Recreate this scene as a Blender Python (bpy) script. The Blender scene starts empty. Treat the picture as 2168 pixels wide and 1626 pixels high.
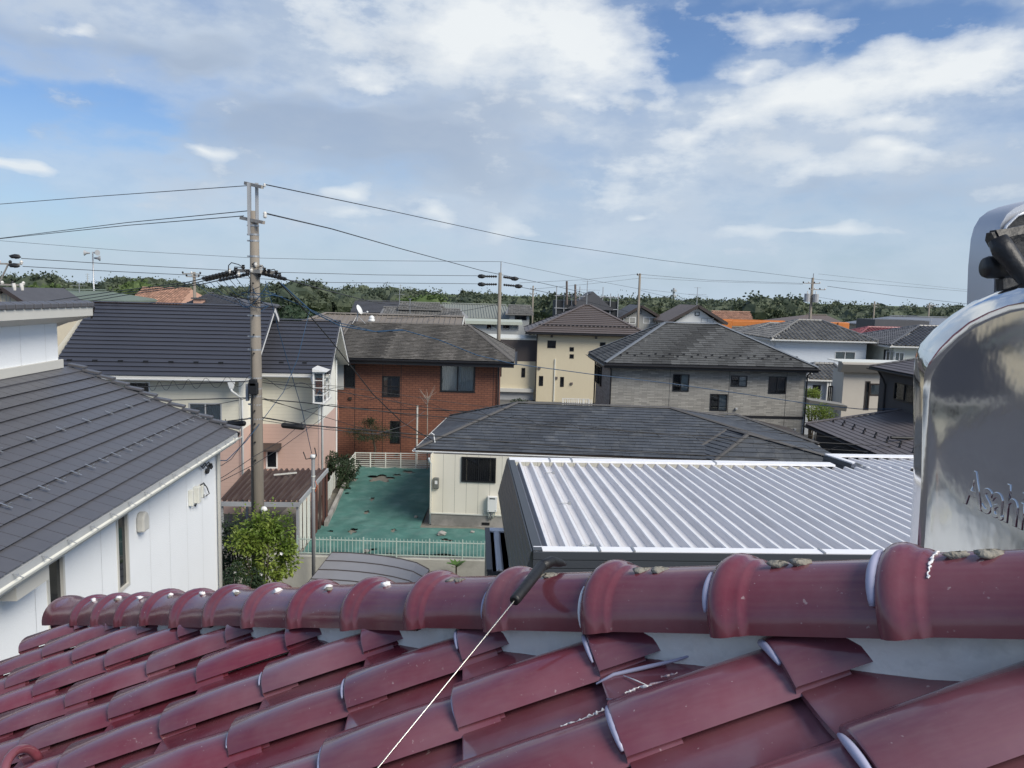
import bpy, bmesh, math, random
from mathutils import Vector, Matrix
random.seed(7)
SC = bpy.context.scene
COL = SC.collection
R = math.radians

# ------------------------------------------------------------------ camera
F, CX, CY = 1628.0, 1084.0, 813.0            # photograph pixels (2168 x 1626)
PITCH = math.atan((CY - 625.0) / F)
ROLL = R(1.5)
EYE = Vector((0, 0, 9.0))
_f = Vector((0, math.cos(PITCH), -math.sin(PITCH)))
_r0 = Vector((1, 0, 0)); _u0 = Vector((0, math.sin(PITCH), math.cos(PITCH)))
_r = _r0 * math.cos(ROLL) + _u0 * math.sin(ROLL)
_u = -_r0 * math.sin(ROLL) + _u0 * math.cos(ROLL)
cam = bpy.data.cameras.new('camera')
cam.sensor_fit = 'HORIZONTAL'; cam.sensor_width = 36.0
cam.lens = 36.0 * F / 2168.0
cam.clip_start = 0.02; cam.clip_end = 12000
camo = bpy.data.objects.new('camera', cam); COL.objects.link(camo)
m3 = Matrix((_r, _u, -_f)).transposed()
camo.matrix_world = Matrix.Translation(EYE) @ m3.to_4x4()
SC.camera = camo

def ray(x, y): return _f + _r * ((x - CX) / F) - _u * ((y - CY) / F)
def atz(x, y, z):
    d = ray(x, y); return EYE + d * ((z - EYE.z) / d.z)
def aty(x, y, Y):
    d = ray(x, y); return EYE + d * (Y / d.y)
def atx(x, y, X):
    d = ray(x, y); return EYE + d * (X / d.x)
def atplane(x, y, p, n):
    d = ray(x, y); return EYE + d * ((p - EYE).dot(n) / d.dot(n))
def azel(x, y):
    d = ray(x, y).normalized(); return math.atan2(d.x, d.y), math.asin(d.z)

# ------------------------------------------------------------------ light
SUN_EL, SUN_AZ = R(42), R(130)       # azimuth clockwise from the view direction (+Y)
EXPOSURE = 0.18
sun = bpy.data.lights.new('sun', 'SUN'); sun.energy = 3.6; sun.angle = R(30); sun.color = (1.0, 0.93, 0.81)
suno = bpy.data.objects.new('sun', sun); COL.objects.link(suno)
sd = Vector((math.sin(SUN_AZ) * math.cos(SUN_EL), math.cos(SUN_AZ) * math.cos(SUN_EL), math.sin(SUN_EL)))
suno.rotation_euler = sd.to_track_quat('Z', 'Y').to_euler()
vs = SC.view_settings
vs.view_transform = 'Standard'; vs.look = 'None'; vs.exposure = EXPOSURE; vs.gamma = 1.0; vs.use_curve_mapping = False
SC.cycles.max_bounces = 8
SC.cycles.transparent_max_bounces = 24

# ------------------------------------------------------------------ sky
class NT:
    """small helper for node trees"""
    def __init__(s, tree): s.t = tree
    def n(s, typ, ins=None, **kw):
        nd = s.t.nodes.new(typ)
        for k, v in kw.items(): setattr(nd, k, v)
        if ins:
            for k, v in ins.items():
                sock = nd.inputs[k]
                if isinstance(v, bpy.types.NodeSocket): s.t.links.new(v, sock)
                else: sock.default_value = v
        return nd
    def math(s, op, a, b=0.0, c=0.0, clamp=False):
        nd = s.t.nodes.new('ShaderNodeMath'); nd.operation = op; nd.use_clamp = clamp
        for i, v in enumerate((a, b, c)):
            if isinstance(v, bpy.types.NodeSocket): s.t.links.new(v, nd.inputs[i])
            else: nd.inputs[i].default_value = v
        return nd.outputs[0]
    def mix(s, fac, a, b, blend='MIX'):
        nd = s.t.nodes.new('ShaderNodeMix'); nd.data_type = 'RGBA'; nd.blend_type = blend; nd.clamp_factor = True
        for sock, v in ((nd.inputs[0], fac), (nd.inputs[6], a), (nd.inputs[7], b)):
            if isinstance(v, bpy.types.NodeSocket): s.t.links.new(v, sock)
            else: sock.default_value = v if not isinstance(v, tuple) or len(v) == 4 else v + (1,)
        return nd.outputs[2]
    def ramp(s, fac, stops, interp='LINEAR'):
        nd = s.t.nodes.new('ShaderNodeValToRGB'); s.t.links.new(fac, nd.inputs[0])
        cr = nd.color_ramp; cr.interpolation = interp
        while len(cr.elements) < len(stops): cr.elements.new(0.5)
        for e, (p, c) in zip(cr.elements, stops):
            e.position = p; e.color = c if isinstance(c, tuple) and len(c) == 4 else ((c + (1,)) if isinstance(c, tuple) else (c, c, c, 1))
        return nd.outputs[0]

def build_sky():
    w = bpy.data.worlds.new('World'); SC.world = w; w.use_nodes = True
    t = w.node_tree; t.nodes.clear(); T = NT(t)
    sky = T.n('ShaderNodeTexSky', sky_type='NISHITA')
    sky.sun_disc = False; sky.sun_elevation = SUN_EL; sky.sun_rotation = SUN_AZ
    sky.air_density = 1.0; sky.dust_density = 1.2; sky.ozone_density = 2.0; sky.altitude = 50
    co = T.n('ShaderNodeTexCoord').outputs['Generated']
    sep = T.n('ShaderNodeSeparateXYZ', {0: co})
    x, y, z = sep.outputs[0], sep.outputs[1], sep.outputs[2]
    az = T.math('ARCTAN2', x, y); el = T.math('ARCSINE', z)
    aec = T.n('ShaderNodeCombineXYZ', {0: az, 1: T.math('MULTIPLY', el, 2.2), 2: 0.0}).outputs[0]
    nb = T.n('ShaderNodeTexNoise', {'Vector': aec, 'Scale': 4.2, 'Detail': 5.0, 'Roughness': 0.56}, noise_dimensions='2D')
    nf = T.n('ShaderNodeTexNoise', {'Vector': aec, 'Scale': 12.0, 'Detail': 7.0, 'Roughness': 0.6}, noise_dimensions='2D')
    nw = T.n('ShaderNodeTexNoise', {'Vector': aec, 'Scale': 7.0, 'Detail': 2.0, 'Roughness': 0.6}, noise_dimensions='2D')
    warp = T.n('ShaderNodeVectorMath', {0: nw.outputs['Color'], 1: (.14, .065, 0), 2: (-.07, -.0325, 0)}, operation='MULTIPLY_ADD')
    base_ae = T.n('ShaderNodeCombineXYZ', {0: az, 1: el, 2: 0.0}).outputs[0]
    ae2 = T.n('ShaderNodeVectorMath', {0: base_ae, 1: warp.outputs[0]}, operation='ADD').outputs[0]
    def blob(px, py, sx, sy):
        a, e = azel(px, py); kx, ky = F / (1.9 * sx), F / (1.9 * sy)
        v = T.n('ShaderNodeVectorMath', {0: ae2, 1: (kx, ky, 0), 2: (-a * kx, -e * ky, 0)}, operation='MULTIPLY_ADD')
        return T.n('ShaderNodeTexGradient', {0: v.outputs[0]}, gradient_type='QUADRATIC_SPHERE').outputs['Fac']
    def total(lst):
        acc = None
        for b in lst:
            acc = T.math('MULTIPLY_ADD', blob(*b[:-1]), b[-1], 0.0 if acc is None else acc)
        return acc
    veil = total([(1100, 450, 1300, 150, .45), (700, 90, 420, 110, .3), (1050, 70, 420, 170, .75), (900, 250, 420, 130, .6), (330, 60, 420, 95, .95), (1850, 200, 420, 95, .75), (1350, 330, 330, 160, .6),
                  (1700, 370, 420, 110, .45), (2150, 110, 170, 70, .4), (700, 420, 500, 60, .35), (1300, 500, 700, 50, .3),
                  (190, 240, 300, 75, -.55), (1480, 95, 105, 62, -.85), (1420, 160, 60, 40, -.3), (1960, 45, 230, 34, -.8), (1560, 20, 110, 40, -.3), (1800, 440, 260, 40, -.25)])
    white = total([(700, 70, 300, 80, .12), (950, 60, 170, 70, .1), (1300, 330, 240, 120, .22), (1750, 260, 330, 110, .1), (1170, 60, 330, 140, .3), (1190, 40, 200, 75, 1.0), (1255, 130, 90, 60, .7), (1000, 90, 90, 80, .45), (640, 25, 120, 50, .55), (910, 85, 140, 50, .5), (755, 145, 80, 34, .6), (825, 180, 55, 24, .75),
                   (1330, 195, 75, 42, .95), (1220, 195, 55, 18, .6), (1290, 390, 120, 55, .6), (1445, 292, 50, 24, .75), (1545, 245, 80, 30, .65), (1820, 170, 190, 55, .8), (1680, 215, 120, 30, .5),
                   (2080, 105, 120, 50, .85), (1980, 170, 120, 45, .6), (1730, 45, 130, 26, .85), (1640, 85, 90, 20, .7), (1590, 152, 75, 12, .8), (1690, 350, 80, 28, .75), (1855, 333, 60, 18, .9), (1890, 270, 48, 18, .8),
                   (735, 393, 55, 22, 1.2), (905, 450, 50, 26, 1.25), (775, 458, 70, 18, .8), (1370, 463, 55, 14, .8), (1600, 500, 90, 24, .8), (1790, 494, 90, 13, .8), (1075, 495, 45, 22, .7), (35, 372, 52, 12, 1.4),
                   (450, 330, 32, 14, .9), (175, 55, 45, 14, .8)])
    grey = total([(600, 272, 130, 44, 1.5), (760, 285, 130, 36, 1.2), (960, 305, 200, 60, 1.1), (1090, 390, 190, 50, .5), (400, 112, 150, 36, 1.1), (60, 70, 150, 40, .5), (1335, 228, 62, 18, .6), (800, 90, 150, 36, .45), (1000, 215, 190, 50, .3),
                  (700, 350, 320, 50, .35), (1850, 415, 330, 55, .4), (1700, 380, 90, 18, .4)])
    nbo, nfo = nb.outputs['Fac'], nf.outputs['Fac']
    nlo = T.math('SUBTRACT', nbo, 0.5); nhi = T.math('SUBTRACT', nfo, 0.5)
    dv = T.math('MULTIPLY_ADD', nhi, .35, T.math('MULTIPLY_ADD', nlo, 1.3, veil))
    fv = T.ramp(T.math('ADD', dv, 0.22, clamp=True), [(0.0, 0.05), (0.45, .55), (1.0, .95)], 'EASE')
    dw = T.math('MULTIPLY_ADD', nhi, 1.2, T.math('MULTIPLY_ADD', nlo, .7, white))
    fw = T.ramp(T.math('ADD', dw, 0.0, clamp=True), [(0.20, 0.0), (0.40, .38), (0.95, 1.0)], 'LINEAR')
    dg = T.math('MULTIPLY_ADD', nhi, .9, T.math('MULTIPLY_ADD', nlo, 1.2, grey))
    fg = T.ramp(T.math('ADD', dg, 0.08, clamp=True), [(0.12, 0.0), (0.5, .65), (0.95, 1.0)], 'EASE')
    SK = 0.105
    skyc = T.mix(1.0, sky.outputs[0], (SK * .74, SK * .9, SK * 1.12), 'MULTIPLY')
    vc = T.mix(T.ramp(T.math('MULTIPLY_ADD', nfo, .62, T.math('MULTIPLY', nbo, .38)), [(.38, 0.0), (.62, 1.0)]), (.40, .485, .615), (.54, .61, .70))
    base = T.mix(fv, skyc, vc)
    base = T.mix(T.math('MULTIPLY', fg, .8), base, (.315, .395, .525))
    base = T.mix(T.math('MULTIPLY', fw, .9), base, (.78, .81, .825))
    # pale air low over the horizon
    hz = T.ramp(T.math('MULTIPLY', T.math('MAXIMUM', el, 0.0), 4.0, clamp=True), [(0.0, .9), (0.22, .5), (.8, 0.0)])
    base = T.mix(hz, base, (.465, .57, .68))
    bg = T.n('ShaderNodeBackground', {'Color': base, 'Strength': 1.0})
    out = T.n('ShaderNodeOutputWorld'); t.links.new(bg.outputs[0], out.inputs[0])
    w.cycles.sampling_method = 'MANUAL'; w.cycles.sample_map_resolution = 256
build_sky()
# ------------------------------------------------------------------ mesh + object helpers
class MB:
    def __init__(s): s.v = []; s.f = []; s.uv = None
    def vs(s, pts):
        i = len(s.v); s.v += [tuple(p) for p in pts]; return i
    def poly(s, pts):
        i = s.vs(pts); s.f.append(tuple(range(i, i + len(pts)))); return s
    def box(s, x0, x1, y0, y1, z0, z1, M=None):
        p = [Vector((x, y, z)) for z in (z0, z1) for y in (y0, y1) for x in (x0, x1)]
        if M is not None: p = [M @ q for q in p]
        i = s.vs(p)
        for a in ((0, 2, 3, 1), (4, 5, 7, 6), (0, 1, 5, 4), (2, 6, 7, 3), (0, 4, 6, 2), (1, 3, 7, 5)): s.f.append(tuple(i + k for k in a))
        return s
    def prism(s, pts, vec):
        n = len(pts); vec = Vector(vec); i = s.vs([Vector(p) for p in pts] + [Vector(p) + vec for p in pts])
        s.f.append(tuple(range(i + n - 1, i - 1, -1))); s.f.append(tuple(range(i + n, i + 2 * n)))
        for k in range(n): s.f.append((i + k, i + (k + 1) % n, i + n + (k + 1) % n, i + n + k))
        return s
    def bar(s, a, b, w, h, up=(0, 0, 1)):
        a, b = Vector(a), Vector(b); d = (b - a).normalized(); up = Vector(up)
        sd = d.cross(up)
        if sd.length < 1e-4: sd = d.cross(Vector((1, 0, 0)))
        sd.normalize(); u2 = sd.cross(d).normalized()
        q = [sd * (w / 2) * i + u2 * (h / 2) * j for i, j in ((-1, -1), (1, -1), (1, 1), (-1, 1))]
        return s.prism([a + k for k in q], b - a)
    def tube(s, pts, r, n=6, cap=True):
        pts = [Vector(p) for p in pts]; rs = r if isinstance(r, (list, tuple)) else [r] * len(pts)
        prev = None; base = len(s.v)
        for k, p in enumerate(pts):
            d = (pts[min(k + 1, len(pts) - 1)] - pts[max(k - 1, 0)]).normalized()
            if prev is None:
                a = d.cross(Vector((0, 0, 1)))
                if a.length < 1e-3: a = d.cross(Vector((1, 0, 0)))
            else: a = prev - d * prev.dot(d)
            a.normalize(); prev = a; b = d.cross(a)
            for j in range(n):
                t = 2 * math.pi * j / n; s.v.append(tuple(p + (a * math.cos(t) + b * math.sin(t)) * rs[k]))
        for k in range(len(pts) - 1):
            for j in range(n):
                s.f.append((base + k * n + j, base + k * n + (j + 1) % n, base + (k + 1) * n + (j + 1) % n, base + (k + 1) * n + j))
        if cap:
            s.f.append(tuple(base + j for j in range(n - 1, -1, -1))); o = base + (len(pts) - 1) * n
            s.f.append(tuple(o + j for j in range(n)))
        return s
    def lump(s, c, rx, ry, rz, seed=0, n=8, m=5, rough=.25, M=None):
        rnd = random.Random(seed); c = Vector(c); base = len(s.v)
        for i in range(m + 1):
            th = math.pi * i / m
            for j in range(n):
                ph = 2 * math.pi * j / n; k = 1 + rnd.uniform(-rough, rough)
                p = Vector((rx * math.sin(th) * math.cos(ph) * k, ry * math.sin(th) * math.sin(ph) * k, rz * math.cos(th) * k))
                if M is not None: p = M @ p
                s.v.append(tuple(c + p))
        for i in range(m):
            for j in range(n):
                s.f.append((base + i * n + j, base + (i + 1) * n + j, base + (i + 1) * n + (j + 1) % n, base + i * n + (j + 1) % n))
        return s
    def mesh(s, name):
        me = bpy.data.meshes.new(name); me.from_pydata(s.v, [], s.f)
        if s.uv:
            l = me.uv_layers.new(name='UVMap')
            for lp in me.loops: l.data[lp.index].uv = s.uv[lp.vertex_index]
        me.update(); return me
    def build(s, name, mat, parent=None, smooth=False, bevel=0, label=None, kind=None):
        me = s.mesh(name)
        return mesh_obj(name, me, mat, parent, smooth, bevel, label, kind)

def mesh_obj(name, me, mat, parent=None, smooth=False, bevel=0, label=None, kind=None):
    if mat is not None and not me.materials: me.materials.append(mat)
    if smooth and len(me.polygons):
        me.polygons.foreach_set('use_smooth', [True] * len(me.polygons))
    o = bpy.data.objects.new(name, me); COL.objects.link(o)
    if parent is not None: o.parent = parent
    if bevel:
        b = o.modifiers.new('bevel', 'BEVEL'); b.width = bevel; b.segments = 2; b.limit_method = 'ANGLE'
    if label: o['label'] = label
    if kind: o['kind'] = kind
    return o

def tag(o, label, cat, group=None):
    o['label'] = label; o['category'] = cat
    if group: o['group'] = group
    return o
def thing(name, label, cat, loc=(0, 0, 0), rotz=0.0, group=None):
    o = bpy.data.objects.new(name, None); COL.objects.link(o); o.empty_display_size = .2
    o.location = loc; o.rotation_euler = (0, 0, rotz)
    return tag(o, label, cat, group)
def struct(o): o['kind'] = 'structure'; return o
def copy_tree(o, parent=None):
    c = o.copy(); COL.objects.link(c); c.parent = parent
    for ch in list(o.children): copy_tree(ch, c)
    return c

# ------------------------------------------------------------------ materials
def mat(name, col, rough=.6, var=.18, scale=2.0, island=0.0, bump=0.0, bscale=25.0, metal=0.0, col2=None, mixlo=.45, mixhi=.62,
        mscale=1.2, coat=0.0, spec=.5, stretch=None, uvw=False, rvar=0.0, translucent=0.0, detail=4.0, specks=None, objrand=0.0):
    m = bpy.data.materials.new(name); m.use_nodes = True; t = m.node_tree; T = NT(t)
    b = t.nodes['Principled BSDF']
    tc = T.n('ShaderNodeTexCoord').outputs['UV' if uvw else 'Object']
    if stretch: tc = T.n('ShaderNodeVectorMath', {0: tc, 1: stretch}, operation='MULTIPLY').outputs[0]
    n1 = T.n('ShaderNodeTexNoise', {'Vector': tc, 'Scale': scale, 'Detail': detail, 'Roughness': .6})
    c = tuple(col) + (1,)
    base = c
    if col2:
        n2 = T.n('ShaderNodeTexNoise', {'Vector': tc, 'Scale': mscale, 'Detail': 5.0, 'Roughness': .62})
        base = T.mix(T.ramp(n2.outputs['Fac'], [(mixlo, 0.0), (mixhi, 1.0)]), c, tuple(col2) + (1,))
    if specks:
        ns = T.n('ShaderNodeTexNoise', {'Vector': tc, 'Scale': 95.0, 'Detail': 2.0}); nl_ = T.n('ShaderNodeTexNoise', {'Vector': tc, 'Scale': 9.0, 'Detail': 2.0})
        base = T.mix(T.ramp(T.math('MULTIPLY_ADD', nl_.outputs['Fac'], .35, ns.outputs['Fac']), [(.905, 0.0), (.965, .55)]), base, tuple(specks) + (1,))
    k = T.math('MULTIPLY_ADD', n1.outputs['Fac'], 2 * var, 1 - var)
    if island:
        g = T.n('ShaderNodeNewGeometry').outputs['Random Per Island']
        k = T.math('MULTIPLY', k, T.math('MULTIPLY_ADD', g, 2 * island, 1 - island))
    if objrand: k = T.math('MULTIPLY', k, T.math('MULTIPLY_ADD', T.n('ShaderNodeObjectInfo').outputs['Random'], 2 * objrand, 1 - objrand))
    kc = T.n('ShaderNodeCombineColor', {0: k, 1: k, 2: k}).outputs[0]
    t.links.new(T.mix(1.0, base, kc, 'MULTIPLY'), b.inputs['Base Color'])
    b.inputs['Roughness'].default_value = rough; b.inputs['Metallic'].default_value = metal
    b.inputs['Specular IOR Level'].default_value = spec
    if coat: b.inputs['Coat Weight'].default_value = coat; b.inputs['Coat Roughness'].default_value = .08
    if rvar:
        t.links.new(T.math('MULTIPLY_ADD', n1.outputs['Fac'], 2 * rvar, rough - rvar, clamp=True), b.inputs['Roughness'])
    if bump:
        nb = T.n('ShaderNodeTexNoise', {'Vector': tc, 'Scale': bscale, 'Detail': 3.0})
        bp = T.n('ShaderNodeBump', {'Height': nb.outputs['Fac'], 'Strength': bump, 'Distance': .02})
        t.links.new(bp.outputs[0], b.inputs['Normal'])
    if translucent:
        tr = T.n('ShaderNodeBsdfTranslucent'); t.links.new(b.inputs['Base Color'].links[0].from_socket, tr.inputs[0])
        ms = T.n('ShaderNodeMixShader', {0: translucent, 1: b.outputs[0], 2: tr.outputs[0]})
        t.links.new(ms.outputs[0], t.nodes['Material Output'].inputs[0])
    return m

def brick_mat(name, c1, c2, mortar, bw, rh, ms=.006, rough=.8, off=.5, bias=0.0, var=.12, panel=0.0, bumpd=.004):
    m = bpy.data.materials.new(name); m.use_nodes = True; t = m.node_tree; T = NT(t); b = t.nodes['Principled BSDF']
    uv = T.n('ShaderNodeTexCoord').outputs['UV']
    br = T.n('ShaderNodeTexBrick', {'Vector': uv, 'Color1': c1 + (1,), 'Color2': c2 + (1,), 'Mortar': mortar + (1,), 'Scale': 1.0, 'Mortar Size': ms,
                                    'Mortar Smooth': .1, 'Bias': bias, 'Brick Width': bw, 'Row Height': rh})
    br.offset = off
    n1 = T.n('ShaderNodeTexNoise', {'Vector': uv, 'Scale': .9, 'Detail': 5.0, 'Roughness': .6})
    n2 = T.n('ShaderNodeTexNoise', {'Vector': uv, 'Scale': 14.0, 'Detail': 3.0})
    k = T.math('MULTIPLY_ADD', T.math('ADD', n1.outputs['Fac'], n2.outputs['Fac']), var, 1 - var)
    kc = T.n('ShaderNodeCombineColor', {0: k, 1: k, 2: k}).outputs[0]
    t.links.new(T.mix(1.0, br.outputs['Color'], kc, 'MULTIPLY'), b.inputs['Base Color'])
    b.inputs['Roughness'].default_value = rough
    bp = T.n('ShaderNodeBump', {'Height': T.math('SUBTRACT', 1.0, br.outputs['Fac']), 'Strength': .6, 'Distance': bumpd})
    t.links.new(bp.outputs[0], b.inputs['Normal'])
    return m

def lap_mat(name, col, pitch=.16, vertical=False, dark=.72, rough=.7, var=.07, width=.05):
    """siding with shallow grooves"""
    m = bpy.data.materials.new(name); m.use_nodes = True; t = m.node_tree; T = NT(t); b = t.nodes['Principled BSDF']
    uv = T.n('ShaderNodeTexCoord').outputs['UV']
    sp = T.n('ShaderNodeSeparateXYZ', {0: uv})
    fr = T.math('FRACT', T.math('DIVIDE', sp.outputs[0 if vertical else 1], pitch))
    g = T.math('LESS_THAN', fr, width)
    n1 = T.n('ShaderNodeTexNoise', {'Vector': uv, 'Scale': .8, 'Detail': 5.0, 'Roughness': .65})
    n2 = T.n('ShaderNodeTexNoise', {'Vector': T.n('ShaderNodeVectorMath', {0: uv, 1: (9, .7, 1)}, operation='MULTIPLY').outputs[0], 'Scale': 1.0, 'Detail': 4.0})
    k = T.math('MULTIPLY_ADD', T.math('ADD', n1.outputs['Fac'], n2.outputs['Fac']), var, 1 - var)
    k = T.math('MULTIPLY', k, T.math('MULTIPLY_ADD', g, dark - 1.0, 1.0))
    kc = T.n('ShaderNodeCombineColor', {0: k, 1: k, 2: k}).outputs[0]
    t.links.new(T.mix(1.0, col + (1,), kc, 'MULTIPLY'), b.inputs['Base Color'])
    b.inputs['Roughness'].default_value = rough
    bp = T.n('ShaderNodeBump', {'Height': fr, 'Strength': .5, 'Distance': .012})
    t.links.new(bp.outputs[0], b.inputs['Normal'])
    return m

def glass_mat(name, tint=(.02, .025, .03), clear=.35):
    """window pane: part see-through, part mirror by angle"""
    m = bpy.data.materials.new(name); m.use_nodes = True; t = m.node_tree; T = NT(t); t.nodes.remove(t.nodes['Principled BSDF'])
    out = t.nodes['Material Output']
    tr = T.n('ShaderNodeBsdfTransparent', {0: (.90, .93, .93, 1)})
    df = T.n('ShaderNodeBsdfDiffuse', {0: tint + (1,)})
    a = T.n('ShaderNodeMixShader', {0: clear, 1: df.outputs[0], 2: tr.outputs[0]})
    gl = T.n('ShaderNodeBsdfGlossy', {'Color': (.9, .93, .95, 1), 'Roughness': .03})
    fr = T.n('ShaderNodeFresnel', {0: 1.5})
    k = T.math('MULTIPLY_ADD', fr.outputs[0], 1.0, .03, clamp=True)
    b = T.n('ShaderNodeMixShader', {0: k, 1: a.outputs[0], 2: gl.outputs[0]})
    t.links.new(b.outputs[0], out.inputs[0]); return m

M = {}
M['glass'] = glass_mat('window glass', (.03, .035, .04), .88)
M['glass_dark'] = glass_mat('dark window glass', (.012, .014, .017), .12)
M['black_alu'] = mat('black aluminium', (.012, .012, .014), .4, .1)
M['white_alu'] = mat('white aluminium', (.72, .72, .70), .4, .06)
M['bronze_alu'] = mat('bronze aluminium', (.045, .035, .03), .4, .1)
M['grey_alu'] = mat('grey aluminium', (.36, .37, .38), .4, .1)
M['curtain'] = mat('pale curtain', (.80, .77, .70), .9, .12, 3, stretch=(8, 8, .4))
M['curtain_grey'] = mat('grey curtain', (.60, .61, .61), .9, .12, 3, stretch=(8, 8, .4))
M['room'] = mat('dim room', (.03, .03, .032), .9)
M['gutter_black'] = mat('black gutter', (.014, .014, .017), .45, .15)
M['gutter_white'] = mat('white gutter', (.66, .67, .66), .45, .1)
M['gutter_brown'] = mat('brown gutter', (.05, .038, .034), .5, .15)
M['concrete'] = mat('concrete', (.33, .315, .29), .9, .25, 3, bump=.3, col2=(.2, .195, .18), mscale=.7)
M['soffit'] = mat('soffit board', (.50, .49, .46), .8, .08)
M['steel'] = mat('galvanised steel', (.42, .43, .44), .45, .15, 6, metal=.6)
M['black_rubber'] = mat('black rubber', (.012, .012, .013), .5, .2, 10, bump=.15, bscale=60)

# ------------------------------------------------------------------ house kit
class House:
    def __init__(s, name, label, cat, origin, yaw=0.0, group=None):
        s.root = thing(name, label, cat, origin, yaw, group)
        s.W = Matrix.Translation(Vector(origin)) @ Matrix.Rotation(yaw, 4, 'Z'); s.I = s.W.inverted()
    def loc(s, p): return s.I @ Vector(p)

class Wall:
    """a wall standing on local point p (left end seen from outside) running along du; outside is n = du x z turned outwards"""
    def __init__(s, h, p, du, length, z0, z1, mat_, name='wall', th=.12):
        s.h = h; s.p = Vector(p); s.du = Vector(du).normalized(); s.L = length; s.z0 = z0; s.z1 = z1; s.mat = mat_; s.name = name; s.th = th
        s.n = s.du.cross(Vector((0, 0, 1))).normalized(); s.holes = []; s.wins = []
    def P(s, u, z, out=0.0): return s.p + s.du * u + Vector((0, 0, z)) + s.n * out
    def uv(s, px, py, out=0.0):
        wp = s.h.W @ (s.p + s.n * out); wn = (s.h.W.to_3x3() @ s.n)
        q = s.h.I @ atplane(px, py, wp, wn) - s.p
        return q.dot(s.du), q.z
    def rect(s, x0, y0, x1, y1):
        ua, za = s.uv(x0, y0); ub, zb = s.uv(x1, y1); uc, zc = s.uv(x0, y1); ud, zd = s.uv(x1, y0)
        return min(ua, uc) / 2 + max(ua, uc) / 2, (ub + ud) / 2, (zb + zc) / 2, (za + zd) / 2
    def window(s, px=None, uv=None, frame=.05, fm='black_alu', pane='glass_dark', split=2, back='room', curtain=None, hsplit=0, sill=False, proud=.02, name='window', label=None):
        u0, u1, z0, z1 = s.rect(*px) if px else uv
        if u0 > u1: u0, u1 = u1, u0
        u0 = max(u0, .02); u1 = min(u1, s.L - .02)
        s.holes.append((u0, u1, z0, z1)); s.wins.append((u0, u1, z0, z1, frame, fm, pane, split, curtain, hsplit, proud, name, label, sill))
        return s
    def obox(s, mb, u0, u1, z0, z1, o0, o1):
        q = [s.P(u0, z0, o0), s.P(u1, z0, o0), s.P(u1, z1, o0), s.P(u0, z1, o0)]
        mb.prism(q, s.n * (o1 - o0)); return mb
    def build(s, gable=None):
        us = sorted({0.0, s.L} | {min(max(k, 0), s.L) for h in s.holes for k in h[:2]})
        zs = sorted({s.z0, s.z1} | {min(max(k, s.z0), s.z1) for h in s.holes for k in h[2:]})
        mb = MB(); uvs = []
        def q(a, b, c, d, uvq):
            mb.poly((a, b, c, d)); uvs.extend(uvq)
        for i in range(len(us) - 1):
            for j in range(len(zs) - 1):
                uc, zc = (us[i] + us[i + 1]) / 2, (zs[j] + zs[j + 1]) / 2
                if any(h[0] < uc < h[1] and h[2] < zc < h[3] for h in s.holes): continue
                a, b, c, d = us[i], us[i + 1], zs[j], zs[j + 1]
                q(s.P(a, c), s.P(b, c), s.P(b, d), s.P(a, d), [(a, c), (b, c), (b, d), (a, d)])
        for (a, b, c, d) in s.holes:
            t = -s.th
            for (p1, p2) in (((a, c), (b, c)), ((b, c), (b, d)), ((b, d), (a, d)), ((a, d), (a, c))):
                q(s.P(*p1), s.P(*p1, t), s.P(*p2, t), s.P(*p2), [p1, p1, p2, p2])
        if gable:
            pts = [(0, s.z1), (s.L, s.z1)] + gable; mb.poly([s.P(*g) for g in pts]); uvs.extend(pts)
        mb.uv = uvs
        w = mb.build(s.name, s.mat, s.h.root)
        for (u0, u1, z0, z1, fr, fm, pane, split, curtain, hsplit, proud, nm, lb, sill) in s.wins:
            f = MB()
            s.obox(f, u0, u1, z0, z0 + fr, -.05, proud); s.obox(f, u0, u1, z1 - fr, z1, -.05, proud)
            s.obox(f, u0, u0 + fr, z0 + fr, z1 - fr, -.05, proud); s.obox(f, u1 - fr, u1, z0 + fr, z1 - fr, -.05, proud)
            for k in range(1, split):
                um = u0 + (u1 - u0) * k / split; s.obox(f, um - fr * .45, um + fr * .45, z0 + fr, z1 - fr, -.045, proud - .012)
            for k in range(1, hsplit):
                zm = z0 + (z1 - z0) * k / hsplit; s.obox(f, u0 + fr, u1 - fr, zm - fr * .4, zm + fr * .4, -.043, proud - .014)
            if sill: s.obox(f, u0 - .03, u1 + .03, z0 - .03, z0 - .001, -.02, proud + .05)
            wo = f.build(nm, M[fm], s.h.root, label=lb)
            for k in range(split):
                ua = u0 + fr + (u1 - u0 - 2 * fr) * k / split; ub = u0 + fr + (u1 - u0 - 2 * fr) * (k + 1) / split
                o = -.028 + (.012 if k % 2 else 0)
                g = MB(); s.obox(g, ua, ub, z0 + fr, z1 - fr, o - .006, o); g.build('pane', M[pane], wo)
            if curtain:
                c = MB(); n = max(6, int((u1 - u0) / .05)); pr = None
                f0, f1 = curtain[1] if len(curtain) > 1 else (0, 1)
                for k in range(n + 1):
                    uu = u0 + (u1 - u0) * (f0 + (f1 - f0) * k / n); oo = -.09 + .018 * (k % 2)
                    cur = (s.P(uu, z0 + .01, oo), s.P(uu, z1 - .01, oo))
                    if pr: c.poly((pr[0], cur[0], cur[1], pr[1]))
                    pr = cur
                c.build('curtain', M[curtain[0]], wo)
            bk = MB(); bk.poly([s.P(u0 - .05, z0 - .05, -.6), s.P(u1 + .05, z0 - .05, -.6), s.P(u1 + .05, z1 + .05, -.6), s.P(u0 - .05, z1 + .05, -.6)])
            bk.build('room_shade', M['room'], wo)
        return w
    def strip(s, name, m, u0, u1, z0, z1, o0, o1, parent=None):
        return s.obox(MB(), u0, u1, z0, z1, o0, o1).build(name, m, parent or s.h.root)

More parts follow.
